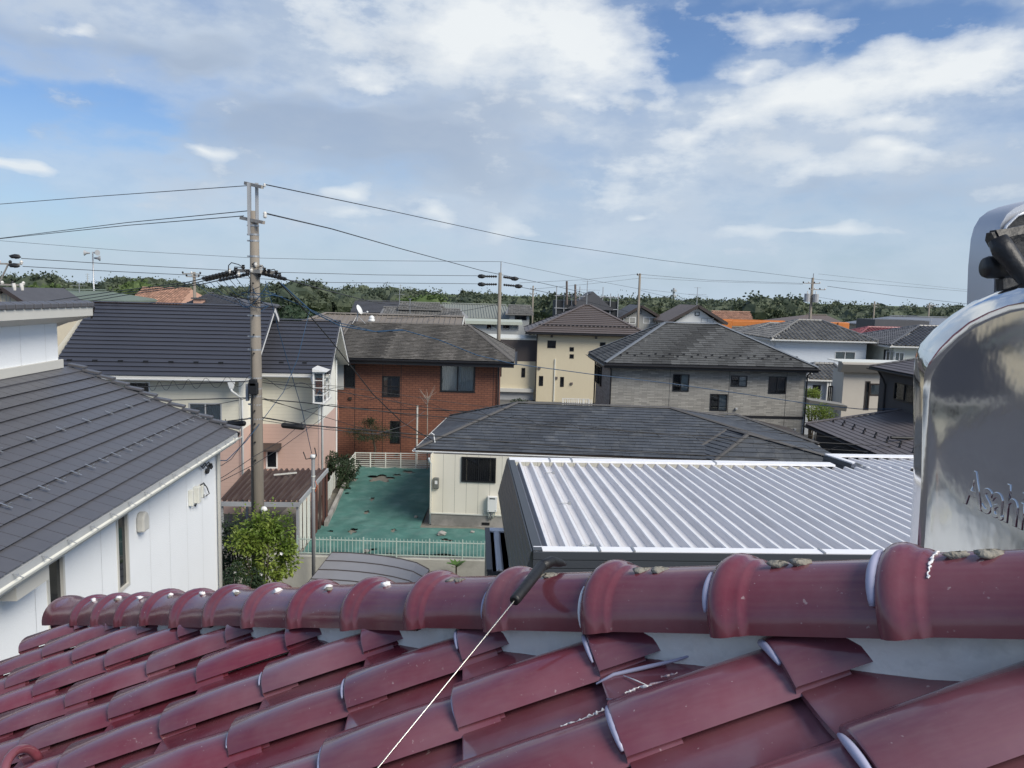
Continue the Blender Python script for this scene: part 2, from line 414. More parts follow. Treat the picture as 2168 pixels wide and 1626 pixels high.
def lerp(a, b, t): return a + (b - a) * t

def roof_face(h, deck_parent, eA, eB, rA, rB, exposure, mat_, slate=None, thick=.02, lift=.02, name='course', individually=False, rnd=None, jitter=.003, gap=.006, overlap=.0, collect=None, under=.10):
    """courses of slates or metal strips on the trapezoid eA eB rB rA (eave left/right, ridge left/right)"""
    rnd = rnd or random.Random(1)
    eA, eB, rA, rB = map(Vector, (eA, eB, rA, rB))
    s = (eB - eA).normalized(); n = s.cross((rA + rB) / 2 - (eA + eB) / 2).normalized()
    if n.z < 0: n = -n
    up = n.cross(s).normalized()
    if up.z < 0: up = -up
    H = (rA - eA).dot(up); K = max(1, round(H / exposure)); out = []
    def L(t): return (rA - eA).dot(s) * t / H
    def Rr(t): return (eB - eA).dot(s) + (rB - eB).dot(s) * t / H
    under_ = under
    for k in range(K):
        t0, t1 = H * k / K, H * (k + 1) / K
        under = under_ if k < K - 1 else 0.0
        l0, l1, r0, r1 = L(t0), L(t1), Rr(t0), Rr(t1)
        mbs = []; mb = MB()
        if slate:
            cuts = []; x = min(l0, l1) + (slate * (.5 if k % 2 else 1) if jitter else slate)
            x += rnd.uniform(-.1, .1) * slate
            mx = max(r0, r1)
            while x < mx - slate * .15: cuts.append(x); x += slate * (1 + rnd.uniform(-.04, .04))
            xs = [None] + cuts + [None]
        else: xs = [None, None]
        for c in range(len(xs) - 1):
            a0 = l0 if xs[c] is None else xs[c] + gap / 2; a1 = l1 if xs[c] is None else xs[c] + gap / 2
            b0 = r0 if xs[c + 1] is None else xs[c + 1] - gap / 2; b1 = r1 if xs[c + 1] is None else xs[c + 1] - gap / 2
            a0 = max(a0, l0); a1 = max(a1, l1); b0 = min(b0, r0); b1 = min(b1, r1)
            if b0 - a0 < .02 and b1 - a1 < .02: continue
            b0 = max(b0, a0 + .002); b1 = max(b1, a1 + .002)
            j = rnd.uniform(-1, 1) * jitter; j2 = rnd.uniform(-1, 1) * jitter
            def P(x, t, z): return eA + s * x + up * t + n * z
            p = [P(a0, t0 + j2 + under, .001), P(b0, t0 + j2 * .5 + under, .001), P(b1, t1, .001), P(a1, t1, .001),
                 P(a0, t0 + j2, lift + thick + j), P(b0, t0 + j2 * .5, lift + thick + j * .6), P(b1, t1 + under, thick * .3), P(a1, t1 + under, thick * .3)]
            i = mb.vs(p)
            for q in ((4, 5, 6, 7), (0, 1, 5, 4), (1, 2, 6, 5), (3, 0, 4, 7)): mb.f.append(tuple(i + z for z in q))
            if collect is not None: collect.append((mb, (p[4] + p[5] + p[6] + p[7]) / 4)); mb = MB()
            elif individually: out.append(mb.build(name, mat_, deck_parent)); mb = MB()
        if collect is None and not individually and mb.v: out.append(mb.build(name, mat_, deck_parent))
    return out

def cap_line(parent, a, b, w, hgt, m, name='hip_cap', n=None):
    """folded cap along a hip or ridge"""
    a, b = Vector(a), Vector(b); d = (b - a).normalized(); sd = d.cross(Vector((0, 0, 1))).normalized(); up = sd.cross(d).normalized()
    pts = [a + sd * (-w) - up * hgt * .3, a + sd * (-w * .35) + up * hgt, a + sd * (w * .35) + up * hgt, a + sd * w - up * hgt * .3]
    return MB().prism(pts, b - a).build(name, m, parent)

def gutter(parent, a, b, r, m, out, name='gutter'):
    """half-round trough below an eave edge"""
    a, b, out = Vector(a), Vector(b), Vector(out).normalized(); pts = []
    c = out * r - Vector((0, 0, r * .3))
    prof = [c + out * (-r) * math.cos(t) * 1.0 - Vector((0, 0, r * math.sin(t))) for t in [math.pi * k / 6 for k in range(7)]]
    inner = [c + (p - c) * .82 for p in reversed(prof)]
    return MB().prism([a + p for p in prof + inner], b - a).build(name, m, parent)

def tilefield(h, parent, eA, eB, rA, rB, cw, cl, mat_, amp=.045, name='wave_tiles', kind='stuff', rnd=None):
    """wavy clay tiles, one joined mesh per roof face (each tile too small to pick apart)"""
    rnd = rnd or random.Random(3)
    eA, eB, rA, rB = map(Vector, (eA, eB, rA, rB))
    s = (eB - eA).normalized(); n = s.cross((rA + rB) / 2 - (eA + eB) / 2).normalized()
    if n.z < 0: n = -n
    up = n.cross(s).normalized()
    if up.z < 0: up = -up
    H = (rA - eA).dot(up); K = max(1, round(H / cl)); mb = MB(); W = (eB - eA).dot(s)
    for k in range(K):
        t0, t1 = H * k / K, H * (k + 1) / K; tm = (t0 + t1) / 2
        l = (rA - eA).dot(s) * tm / H; r = W + (rB - eB).dot(s) * tm / H
        c = math.ceil(l / cw)
        while (c + 1) * cw <= r + cw * .4:
            x0 = c * cw; c += 1; j = rnd.uniform(-.004, .004)
            fr = (0, .15, .3, .5, .75, 1); ht = (0, .75, 1, .7, .05, 0)
            i = mb.vs([eA + s * (x0 + cw * a) + up * (t0 + j) + n * (cw * .2 + amp * hh) for a, hh in zip(fr, ht)] +
                      [eA + s * (x0 + cw * a) + up * (t1 + .01) + n * (.005 + amp * hh) for a, hh in zip(fr, ht)] +
                      [eA + s * (x0 + cw * a) + up * (t0 + j) + n * (amp * hh - .005) for a, hh in zip(fr, ht)])
            for q in range(5):
                mb.f.append((i + q, i + q + 1, i + 7 + q, i + 6 + q)); mb.f.append((i + 12 + q, i + 13 + q, i + q + 1, i + q))
    return mb.build(name, mat_, parent, kind=kind)

def ridge_tiles(parent, a, b, r, step, m, name='ridge_tile'):
    a, b = Vector(a), Vector(b); d = b - a; n = max(1, round(d.length / step)); u = d.normalized()
    for k in range(n):
        p, q = a + d * (k / n), a + d * ((k + 1) / n)
        MB().tube([p - u * .01, p + u * .05, q + u * .015], [r * 1.15, r, r * .95], 8).build(name, m, parent, smooth=False)
# ------------------------------------------------------------------ the house under the camera: red glazed roof, hip ridge
M['glaze'] = mat('dark red glaze', (.150, .027, .042), .20, .2, 5, rvar=.12, objrand=.13, col2=(.190, .083, .102), mixlo=.36, mixhi=.66, mscale=3.0, coat=.55, bump=.05, bscale=14, specks=(.42, .33, .33))
M['glaze_ridge'] = mat('dark red ridge glaze', (.144, .023, .037), .18, .18, 5, rvar=.1, objrand=.1, col2=(.182, .072, .088), mixlo=.38, mixhi=.72, mscale=4, coat=.4, bump=.05, bscale=12, specks=(.40, .32, .32))
M['plaster'] = mat('white ridge plaster', (.86, .84, .79), .9, .1, 8, bump=.3, bscale=30, col2=(.42, .42, .40), mixlo=.55, mixhi=.8, mscale=6)
M['cement'] = mat('grey cement', (.25, .235, .20), .95, .25, 20, bump=.6, bscale=60)
M['putty'] = mat('white putty', (.75, .75, .76), .7, .1, 20, bump=.4, bscale=50)
M['caulk'] = mat('lavender silicone caulk', (.40, .40, .53), .4, .08, 20, spec=.5)
M['caulk_dry'] = mat('dried clear silicone', (.34, .27, .32), .35, .3, 40, bump=.4, bscale=80)
M['felt'] = mat('roof underlay', (.03, .028, .026), .95, .3)
M['house_wall'] = mat('cream render', (.55, .53, .48), .85, .08)

O3 = Vector((.4461, .9261, 8.4466)); AZ = 1.62796; TP = .43506; TE, TWD = .28107, .27
EV = Vector((math.cos(AZ), math.sin(AZ), 0)); DV = Vector((-math.sin(AZ), math.cos(AZ), -TP)).normalized()
GV = Vector((math.sin(AZ), -math.cos(AZ), 0))            # level, up-slope
NV = EV.cross(-DV).normalized(); NV = NV if NV.z > 0 else -NV
HP = Vector((-1.9656, 3.5246, 7.4073)); HD = Vector((.20012, -.18268, .08543))   # hip ridge: foot, step per tile
HU = HD.normalized(); LT = Vector((-HU.y, HU.x, 0)).normalized(); LT = LT if LT.y < 0 else -LT
UN = HU.cross(LT); UN = UN if UN.z > 0 else -UN; UN.normalize()

home = thing('red_tiled_house', 'house in the foreground under a dark red glazed tile roof with a plastered hip ridge', 'house', (0, 0, 0))

def tile_mesh(i, j, rnd):
    """one pan tile with its barrel; front end of the barrel at O3 + jE + iD"""
    base = O3 + EV * (j * TWD + rnd.uniform(-.004, .004)) + DV * (i * TE + rnd.uniform(-.006, .006))
    hw, hb = .070, .047
    prof = [(-hw + .010, .004), (-hw - .003, .010)]
    for k in range(1, 11):
        t = math.pi - math.pi * k / 10; prof.append((hw * math.cos(t), max(hb * math.sin(t) ** .8, .0)))
    prof += [(hw + .012, -.003), (TWD * .5, -.008), (TWD - hw - .03, -.007), (TWD - hw + .03, -.005)]
    sk = rnd.uniform(-.006, .006)
    mb = MB(); rows = []
    Ln = TE + .075
    bs = [(0.0, -.0015, .985), (-.004, .0, 1.0), (-Ln * .5, -.012, 1.0), (-Ln, -.026, .98)]
    for (b, z, w) in bs:
        rows.append([base + EV * (a * w + sk * b / Ln) + DV * b + NV * (hh * w + z - hb) for a, hh in prof])
    n = len(prof)
    idx = [mb.vs(r) for r in rows]
    for k in range(len(rows) - 1):
        for q in range(n - 1): mb.f.append((idx[k] + q, idx[k] + q + 1, idx[k + 1] + q + 1, idx[k + 1] + q))
    und = mb.vs([base + EV * (a * .9) + DV * .002 + NV * (hh * .82 - .014 - hb) for a, hh in prof])
    und2 = mb.vs([base + EV * (a * .9) + DV * (-.09) + NV * (hh * .80 - .018 - hb) for a, hh in prof])
    for q in range(n - 1):
        mb.f.append((und + q, und + q + 1, idx[0] + q + 1, idx[0] + q)); mb.f.append((und2 + q, und2 + q + 1, und + q + 1, und + q))
    return mb, base

def hip_s(p): return (Vector((p[0], p[1], 0)) - Vector((HP.x, HP.y, 0))).dot(LT)
def pj(p):
    d = Vector(p) - EYE; z = d.dot(_f)
    return (CX + F * d.dot(_r) / z, CY - F * d.dot(_u) / z, z)
roof = None
deckz = NV * -.105
Ec = HP + LT * .02 - HU * .42 - Vector((0, 0, .15)); 
Rg = Ec + (GV - EV) * 4.6 + Vector((0, 0, TP * 4.6))
dk = MB()
dk.poly([Ec, Rg, Rg - EV * 4 , Ec - EV * 8.6 + EV * 0 ]); 
dk.v = []; dk.f = []
E1 = Ec - EV * 9.0; R1 = Rg - EV * 3.0; E2 = Ec + GV * 9.0; R2 = Rg + GV * 3
th = Vector((0, 0, .12))
dk.prism([Ec, Rg, R1, E1], -th); dk.prism([Ec, E2, R2, Rg], -th)
roof = dk.build('roof', M['felt'], home)
wb = MB(); cpt = [Ec - EV * .55 + GV * .55, Ec - EV * 8.6 + GV * .55, Ec - EV * 8.6 + GV * 8.5, Ec - EV * .55 + GV * 8.5]
wb.prism([Vector((p.x, p.y, -1.1)) for p in cpt], (0, 0, 1.1 + Ec.z - .02)); wb.build('wall', M['house_wall'], home)
rnd = random.Random(11)
TILES = {}
for j in range(-5, 13):
    for i in range(-4, 11):
        mb, base = tile_mesh(i, j, rnd)
        s = [hip_s(p) for p in mb.v]
        if max(s) < .03: continue
        c = base - DV * (TE * .5); vis = False
        for q in (base, c, base - DV * TE, base + EV * .2):
            x, y, z = pj(q)
            if z > .15 and -260 < x < 2450 and 900 < y < 2000: vis = True
        if not vis: continue
        me = mb.mesh('roof_tile')
        if min(s) < .02:
            bm = bmesh.new(); bm.from_mesh(me)
            pl = Vector((HP.x, HP.y, HP.z)) + LT * (.026 + rnd.uniform(-.012, .012))
            nn = (LT + HU * rnd.uniform(-.12, .12)).normalized()
            bmesh.ops.bisect_plane(bm, geom=bm.verts[:] + bm.edges[:] + bm.faces[:], plane_co=pl + HU * ((base - HP).dot(HU)), plane_no=nn, clear_inner=True)
            bm.to_mesh(me); bm.free()
            if len(me.vertices) < 6: continue
        TILES[i, j] = mesh_obj('roof_tile', me, M['glaze'], home, smooth=False)
        TILES[i, j].data.polygons.foreach_set('use_smooth', [True] * len(me.polygons))
        mdf = TILES[i, j].modifiers.new('sharp', 'EDGE_SPLIT'); mdf.split_angle = R(42)

# caulk crescents pressed against the front ends of some tiles
for (i, j, a0, a1, wdt) in ((0, 0, 60, 140, .013), (0, 1, 35, 120, .014), (1, 1, 60, 150, .014), (1, 2, 45, 140, .011), (2, 2, 70, 140, .010), (2, 3, 40, 130, .010), (3, 3, 80, 135, .008), (4, 4, 95, 135, .006), (3, 2, 70, 150, .007), (1, 0, 60, 140, .01), (2, 1, 90, 150, .008), (4, 3, 95, 140, .005)):
    if (i, j) not in TILES: continue
    b = O3 + EV * (j * TWD) + DV * (i * TE + .004); pts = []; rs = []
    for k in range(11):
        t = R(a0 + (a1 - a0) * k / 10); pts.append(b + EV * (.074 * math.cos(t)) + NV * (.046 * math.sin(t) - .055)); rs.append(wdt * .55 * (math.sin(math.pi * (k + .6) / 11.2) ** .5))
    MB().tube(pts, rs, 7).build('caulk', M['caulk'], TILES[i, j], smooth=True)
# silicone smeared over the pan beside the third barrel
pan_p = O3 + NV * -.050
def onpan(x, y, up=0.0): return atplane(x, y, pan_p + NV * up, NV)
par = TILES.get((0, 1), home)
for (poly, rad, m) in (([(1262, 1448), (1300, 1428), (1370, 1412), (1430, 1398), (1495, 1378)], [.004, .009, .010, .007, .003], 'caulk'),
                       ([(1285, 1480), (1330, 1486), (1362, 1466), (1378, 1448), (1430, 1440), (1500, 1424), (1560, 1412)], [.004, .007, .007, .005, .004, .004, .003], 'caulk_dry'),
                       ([(1300, 1500), (1340, 1490), (1365, 1470)], [.004, .007, .004], 'caulk_dry'),
                       ([(1320, 1430), (1345, 1440), (1372, 1452)], [.002, .003, .002], 'putty')):
    MB().tube([onpan(*q, up=-.003) for q in poly], [r_ * .42 for r_ in rad], 7).build('caulk_smear', M[m], par, smooth=True)
rr = random.Random(77)
def crust(poly, w, par, m):
    pts, rs = [], []
    for (x0, y0), (x1, y1) in zip(poly, poly[1:]):
        for q in range(7): pts.append(onpan(lerp(x0, x1, q / 7) + rr.uniform(-2, 2), lerp(y0, y1, q / 7) + rr.uniform(-1.5, 1.5), -.001)); rs.append(w * rr.uniform(.15, 1.0))
    MB().tube(pts, rs, 6).build('putty_crust', M[m], par)
crust([(1322, 1468), (1350, 1456), (1384, 1450)], .003, par, 'putty'); crust([(1400, 1432), (1440, 1424)], .0035, par, 'caulk_dry')
crust([(1275, 1503), (1250, 1516), (1220, 1528), (1180, 1540)], .0034, TILES.get((1, 1), home), 'putty')

# hip ridge tiles
def ridge_tile(k, end=False):
    p0 = HP + HD * k - HU * .021
    prof = [(0, .102), (.004, .112), (.014, .1175), (.027, .118), (.040, .113), (.049, .107), (.056, .1065), (.062, .104), (.067, .1), (.075, .0985), (.18, .0975), (.318, .0965)]
    if end: prof = [(-.12, .112), (-.115, .120), (-.06, .119), (0, .112), (.05, .104), (.318, .0965)]
    rr = random.Random(k + 50); tw = rr.uniform(-.02, .02); lift = rr.uniform(-.004, .004)
    mb = MB(); na = 18; idx = []; ins = []
    def ring(t, rad, lo=-1, hi=181):
        rad = rad * .97
        out = []
        for a in range(na + 1):
            th_ = R(lo + (hi - lo) * a / na)
            out.append(p0 + HU * t + LT * (rad * math.cos(th_) + tw * t * .3) + UN * (rad * math.sin(th_) + lift + .003 * (1 - t / .3)))
        return out
    for t, rad in prof: idx.append(mb.vs(ring(t, rad)))
    for q in range(len(prof) - 1):
        for a in range(na): mb.f.append((idx[q] + a, idx[q] + a + 1, idx[q + 1] + a + 1, idx[q + 1] + a))
    for t, rad in (prof[0], (prof[0][0] + .06, prof[0][1]), (prof[-1][0], prof[-1][1])): ins.append(mb.vs(ring(t, rad - .014)))
    for q in range(2):
        for a in range(na): mb.f.append((ins[q] + a + 1, ins[q] + a, ins[q + 1] + a, ins[q + 1] + a + 1))
    for a in range(na): mb.f.append((ins[0] + a, ins[0] + a + 1, idx[0] + a + 1, idx[0] + a))
    for a in (0, na):
        for q in range(len(prof) - 1):
            pa, pb = mb.v[idx[q] + a], mb.v[idx[q + 1] + a]
            ia = Vector(pa) - LT * (.014 if a == 0 else -.014); ib = Vector(pb) - LT * (.014 if a == 0 else -.014)
            mb.poly([pa, pb, ib, ia])
    o = mb.build('ridge_tile', M['glaze_ridge'], home, smooth=True)
    mdf = o.modifiers.new('sharp', 'EDGE_SPLIT'); mdf.split_angle = R(50)
    return o
RIDGE = {}
for k in range(-1, 17):
    RIDGE[k] = ridge_tile(k, end=(k == -1))
# lumps of cement and putty where the ridge nails are sealed
for k in range(0, 16):
    rr = random.Random(k); p = HP + HD * k + UN * .094
    if k >= 9:
        for q in range(2): MB().lump(p + HU * (.085 + q * .038 + rr.uniform(0, .01)) + LT * (.012 + rr.uniform(-.006, .004)) + UN * .001, .022, .012, .0065, k * 3 + q, 10, 5, .3).build('cement_lump', M['cement'], RIDGE[k], smooth=True)
    else:
        MB().lump(p + HU * .10 + LT * (.02 + rr.uniform(-.01, .01)) + UN * .003, .014, .009, .008, k + 5, 8, 5, .4).build('putty_lump', M['putty'], RIDGE[k], smooth=True)
        if k % 2: MB().lump(p + HU * .125 + LT * .03, .012, .008, .006, k + 25, 7, 4, .35).build('putty_lump', M['cement'], RIDGE[k], smooth=True)
for k, a0, a1, w_ in ((7, 20, 60, .003), (10, 12, 48, .005), (11, 2, 50, .005), (12, 18, 62, .007), (13, 22, 88, .010)):
    pts, rs = [], []
    for q in range(13):
        t = R(a0 + (a1 - a0) * q / 12); pts.append(HP + HD * k - HU * .024 + LT * (.099 * math.cos(t)) + UN * (.006 + .099 * math.sin(t))); rs.append(w_ * (math.sin(math.pi * (q + .8) / 13.6) ** .5))
    MB().tube(pts, rs, 7).build('caulk', M['putty'] if k in (7, 11) else M['caulk'], RIDGE[k], smooth=True)
for k, a0, a1 in ((13, 50, 100), (11, 2, 30)):
    rr = random.Random(k); pts, rs = [], []
    for q in range(26):
        t = R(lerp(a0, a1, q / 25)); pts.append(HP + HD * k + HU * ((.053 if k == 13 else -.024) + rr.uniform(-.002, .002)) + LT * (.0955 * math.cos(t)) + UN * (.002 + .0955 * math.sin(t))); rs.append(rr.uniform(.0006, .0026))
    MB().tube(pts, rs, 6).build('mortar_crust', M['putty'], RIDGE[k])
# plaster bedding under the ridge
rr = random.Random(5); pl = MB(); ring_i = []
for q in range(0, 122):
    k = -.35 + q * .14; c = HP + HD * k
    w1 = .066 + rr.uniform(-.004, .004); w2 = .080 + rr.uniform(-.006, .006)
    ring_i.append(pl.vs([c + LT * w2 - UN * .19, c + LT * w1 - UN * (.10), c + LT * (w1 - .012) + UN * .012, c - LT * .08 + UN * .012, c - LT * .1 - UN * .19]))
for a, b in zip(ring_i, ring_i[1:]):
    for q in range(4): pl.f.append((a + q, a + q + 1, b + q + 1, b + q))
pl.build('ridge_mortar', M['plaster'], home, smooth=False)
# far slope of the same roof
f2 = House.__new__(House); f2.root = home; f2.W = Matrix.Identity(4); f2.I = Matrix.Identity(4)
tilefield(f2, roof, E2 + Vector((0, 0, .005)), Ec + Vector((0, 0, .005)), R2 + Vector((0, 0, .005)), Rg + Vector((0, 0, .005)), .27, .28, M['glaze'], .06, name='rear_slope_tiles')

# ring-shaped snow stop low on the roof
rp = atplane(40, 1622, O3 + NV * -.02, NV)
MB().tube([rp + EV * (.075 * math.cos(t)) + NV * (.07 * math.sin(t) - .03) for t in [math.pi * k / 12 for k in range(13)]], .013, 8).build('ring_stop', M['glaze_ridge'], home, smooth=True)
# steel rod with black sleeve hooked over the ridge
rod = thing('hooked_rod', 'thin steel rod with a black rubber hook end lying over the red hip ridge', 'rod', tuple(aty(1090, 1270, 1.50)))
ro = Vector(rod.location)
A = aty(1089, 1272, 1.50); B = aty(1118, 1236, 1.56); Cc = aty(1146, 1199, 1.63); D_ = aty(1168, 1188, 1.66); E_ = aty(1196, 1194, 1.72)
far = atplane(800, 1626, O3 + NV * .012, NV); far2 = far + (far - A).normalized() * .35
MB().tube([A - ro + (B - A) * .3, A - ro, far - ro, far2 - ro], 0.0014, 8).build('rod', mat('polished steel', (.50, .49, .45), .32, .05, metal=1.0), rod, smooth=True)
sl = MB(); P5 = [A, A + (B - A) * .1, B, Cc]
sl.tube([q - ro for q in P5], [.0105, .0112, .0115, .0125], 14); sl.tube([q - ro for q in (Cc - (Cc - B) * .02, Cc + (D_ - Cc) * .5, D_, lerp(D_, E_, .6), E_)], [.0115, .0118, .0115, .0095, .0045], 14)
slo = sl.build('rubber_sleeve', M['black_rubber'], rod, smooth=True)
q_ = (A - B).normalized(); MB().tube([A - ro + q_ * .0006, A - ro + q_ * .001], .0078, 12).build('sleeve_mouth', mat('sleeve bore', (.002, .002, .002), .9), rod)

# ------------------------------------------------------------------ solar water heater beyond the hip
M['stainless'] = mat('mirror stainless sheet', (.66, .675, .69), .08, .1, 3, metal=1.0, bump=.045, bscale=8, rvar=.03)
M['satin'] = mat('satin metal casing', (.55, .57, .61), .35, .06, 2, metal=.35, bump=.02, bscale=4)
wh = thing('solar_water_heater', 'stainless solar water heater tank with embossed lettering standing beyond the red ridge', 'water heater', (1.3, 1.6, 8.0))
wo = Vector(wh.location)
X0 = 1.0
sil = [(1930, 1200), (1930, 1000), (1930, 800), (1933, 752), (1945, 728), (1972, 698), (2010, 667), (2055, 638), (2110, 615), (2168, 597), (2240, 583)]
pr = [atx(x, y, X0 + .055) for x, y in sil]
yc = pr[-1].y - .02
prof = [(p.y, p.z) for p in pr]; mir = [(2 * yc - y, z) for y, z in reversed(prof)]
prof = prof + mir; prof[0] = (prof[0][0], 7.95); prof[-1] = (prof[-1][0], 7.95)
cy, cz = yc, 8.45; ym = max(p[0] for p in prof) - yc; zm = max(p[1] for p in prof) - cz
def inset(dy, dz): return [(cy + (y - cy) * (1 - dy / ym), (cz + (z - cz) * (1 - dz / zm)) if z > cz else z + dz * .9) for y, z in prof]
tk = MB(); loops = []
for X, dy, dz in ((2.3, 0, 0), (X0 + .06, 0, 0), (X0 + .045, .032, .006), (X0 + .026, .08, .018), (X0 + .011, .13, .036), (X0 + .002, .162, .050), (X0 + .007, .172, .057), (X0 + .008, .185, .066), (X0 + .0068, .23, .11), (X0 + .006, .29, .18), (X0 + .0056, .36, .27)):
    loops.append(tk.vs([Vector((X, y, z)) - wo for y, z in inset(dy, dz)]))
n_ = len(prof)
for a, b in zip(loops, loops[1:]):
    for q in range(n_): tk.f.append((a + q, a + (q + 1) % n_, b + (q + 1) % n_, b + q))
tk.f.append(tuple(loops[-1] + q for q in range(n_))); tk.f.append(tuple(loops[0] + q for q in range(n_ - 1, -1, -1)))
tank = tk.build('tank', M['stainless'], wh, smooth=True); tank.modifiers.new('sharp', 'EDGE_SPLIT').split_angle = R(38)
cu = bpy.data.curves.new('lettering', 'FONT'); cu.body = 'Asahi'; cu.size = .112; cu.extrude = .0004; cu.bevel_depth = .0016; cu.bevel_resolution = 2; cu.space_character = .95
to = bpy.data.objects.new('tmp', cu); COL.objects.link(to)
bpy.context.view_layer.update()
me = bpy.data.meshes.new_from_object(to.evaluated_get(bpy.context.evaluated_depsgraph_get())); bpy.data.objects.remove(to)
bl = atx(2042, 1064, X0 + .0065)
for v in me.vertices:
    x, y, z = v.co; v.co = bl - wo + Vector((-z - .001, -x * .86, y))
mesh_obj('lettering', me, M['stainless'], tank)
# raised rear casing with its opening and pipe fittings
rc = MB(); Yr = 2.05
outl = [(2101, 680), (2101, 636), (2104, 560), (2110, 500), (2117, 474), (2130, 452), (2148, 438), (2172, 428), (2220, 416)]
pts = [aty(x, y, Yr) for x, y in outl]; right = pts[-1] + Vector((.55, 0, 0)); low = Vector((right.x, Yr, pts[0].z - .03)); pts[0] = pts[0] - Vector((0, 0, .03))
ring0 = pts + [right, low]; cen = sum(ring0, Vector()) / len(ring0)
lo_ = []
for dy, k in ((.115, 1.0), (.02, 1.0), (.006, .992), (0, .98)):
    lo_.append(rc.vs([cen + (p - cen) * k + Vector((0, dy, 0)) - wo for p in ring0]))
n_ = len(ring0)
for a, b in zip(lo_, lo_[1:]):
    for q in range(n_): rc.f.append((a + q, a + (q + 1) % n_, b + (q + 1) % n_, b + q))
rc.f.append(tuple(lo_[-1] + q for q in range(n_))); rc.f.append(tuple(lo_[0] + q for q in range(n_ - 1, -1, -1)))
rc.build('rear_casing', M['satin'], wh, smooth=True).modifiers.new('sharp', 'EDGE_SPLIT').split_angle = R(35)
for x_ in (1.40, 1.75): MB().box(x_ - .03, x_ + .03, Yr + .03, Yr + .09, 7.6, low.z + .05, Matrix.Translation(-wo)).build('leg', M['steel'], wh)
op = [(2112, 632), (2112, 548), (2118, 506), (2131, 478), (2154, 456), (2200, 438), (2230, 640)]
MB().prism([aty(x, y, Yr - .012) - wo for x, y in op], (0, .008, 0)).build('opening', M['black_rubber'], wh)
MB().tube([aty(x, y, Yr - .018) - wo for x, y in op[:-1]], .004, 6).build('opening_rim', M['satin'], wh, smooth=True)
Yf = 1.78
def wp(x, y, Y=Yf): return aty(x, y, Y) - wo
fit = MB(); fit.tube([wp(2096, 508), wp(2104, 506)], .019, 6); fit.tube([wp(2104, 506), wp(2128, 502), wp(2190, 488)], [.023, .021, .020], 6)
fit.build('pipe_nut', M['black_rubber'], wh)
MB().tube([wp(2112, 506, 1.75), wp(2124, 528, 1.74), wp(2150, 562, 1.72), wp(2200, 620, 1.70)], [.020, .024, .020, .020], 14).build('pipe_elbow', M['black_rubber'], wh, smooth=True)
MB().tube([wp(2084, 566), wp(2092, 566), wp(2150, 566), wp(2210, 572)], [.022, .0255, .0255, .0255], 16).build('pipe_end', M['black_rubber'], wh, smooth=True)
MB().tube([wp(2118, 590), wp(2120, 640)], .010, 8).build('pipe_stub', M['black_rubber'], wh)
# ------------------------------------------------------------------ ground
M['asphalt'] = mat('ground asphalt and gravel', (.085, .083, .08), .95, .3, .6, col2=(.15, .145, .13), mscale=.15, bump=.2, bscale=8)
M['field'] = mat('far green fields', (.075, .12, .03), .95, .35, .05, col2=(.13, .15, .05), mscale=.02)
g = MB(); big = 4000
g.poly([(-big, -big, -1.1), (big, -big, -1.1), (big, 25.35, -1.1), (-big, 25.35, -1.1)])
g.poly([(-big, 25.35, -1.1), (big, 25.35, -1.1), (big, 25.35, -.02), (-big, 25.35, -.02)])
g.poly([(-big, 25.35, -.02), (big, 25.35, -.02), (big, 100, -.02), (-big, 100, -.02)])
struct(g.build('ground', M['asphalt']))
g = MB(); g.poly([(-big, 100, -.02), (big, 100, -.02), (big, 9000, -.02), (-big, 9000, -.02)])
struct(g.build('field', M['field']))
M['road'] = mat('worn road asphalt', (.06, .06, .062), .9, .2, 2, bump=.2, bscale=30)
g = MB(); g.box(-60, 60, 52.5, 57.5, -.018, -.008); struct(g.build('road', M['road']))

# ------------------------------------------------------------------ white house on the left with slate roof
M['white_panel'] = mat('white textured siding', (.80, .82, .83), .8, .03, 1.2, bump=.25, bscale=45)
M['slate_dark'] = mat('charcoal flat tile', (.092, .092, .102), .42, .16, 2.5, rvar=.08, island=.07, bump=.05)
M['greybeige'] = mat('greige trim', (.52, .51, .47), .6, .06)
M['cream_trim'] = mat('cream gutter', (.66, .66, .60), .45, .05)
M['zinc'] = mat('zinc snow guard', (.5, .51, .52), .35, .1, metal=.8)
yaw1 = R(3.87); wc = aty(460, 960, 16.8)
h1 = House('white_house', 'white panelled house at the left with charcoal flat tile roof and snow guards', 'house', (wc.x, wc.y, -1.1), yaw1)
G1 = 1.1
eaveF = h1.loc(aty(503, 915, 17.0)); ez = eaveF.z; ex = eaveF.x; ey = eaveF.y
rk = h1.loc(aty(157, 772, 17.0)); slope = (rk.z - ez) / (ex - rk.x); ux = rk.x            # upper wall plane
NEAR = -13.5
def rz(x): return ez + (ex - x) * slope
wall_top = rz(0) - .16
PW = .905
wt = MB()
wt.box(-7.5, -.03, NEAR, -.02, 0, wall_top - .05); wt.build('wall_core', M['greybeige'], h1.root)
WL = Wall(h1, (0, NEAR, 0), (0, 1, 0), -NEAR, 0, wall_top, None)
wz1 = WL.uv(271, 1078)[1]; wz0 = WL.uv(272, 1240)[1]
winU = [(WL.uv(98, 1230)[0], WL.uv(136, 1230)[0]), (WL.uv(247, 1170)[0], WL.uv(272, 1170)[0])]
J0 = WL.uv(360, 1150)[0]; js = sorted([J0 + k * PW for k in range(-16, 4) if 0.05 < J0 + k * PW < -NEAR - .05]); js = [0] + [j_ for j_ in js if all(abs(j_ - (a + b) / 2) > .42 for a, b in winU)] + [-NEAR]
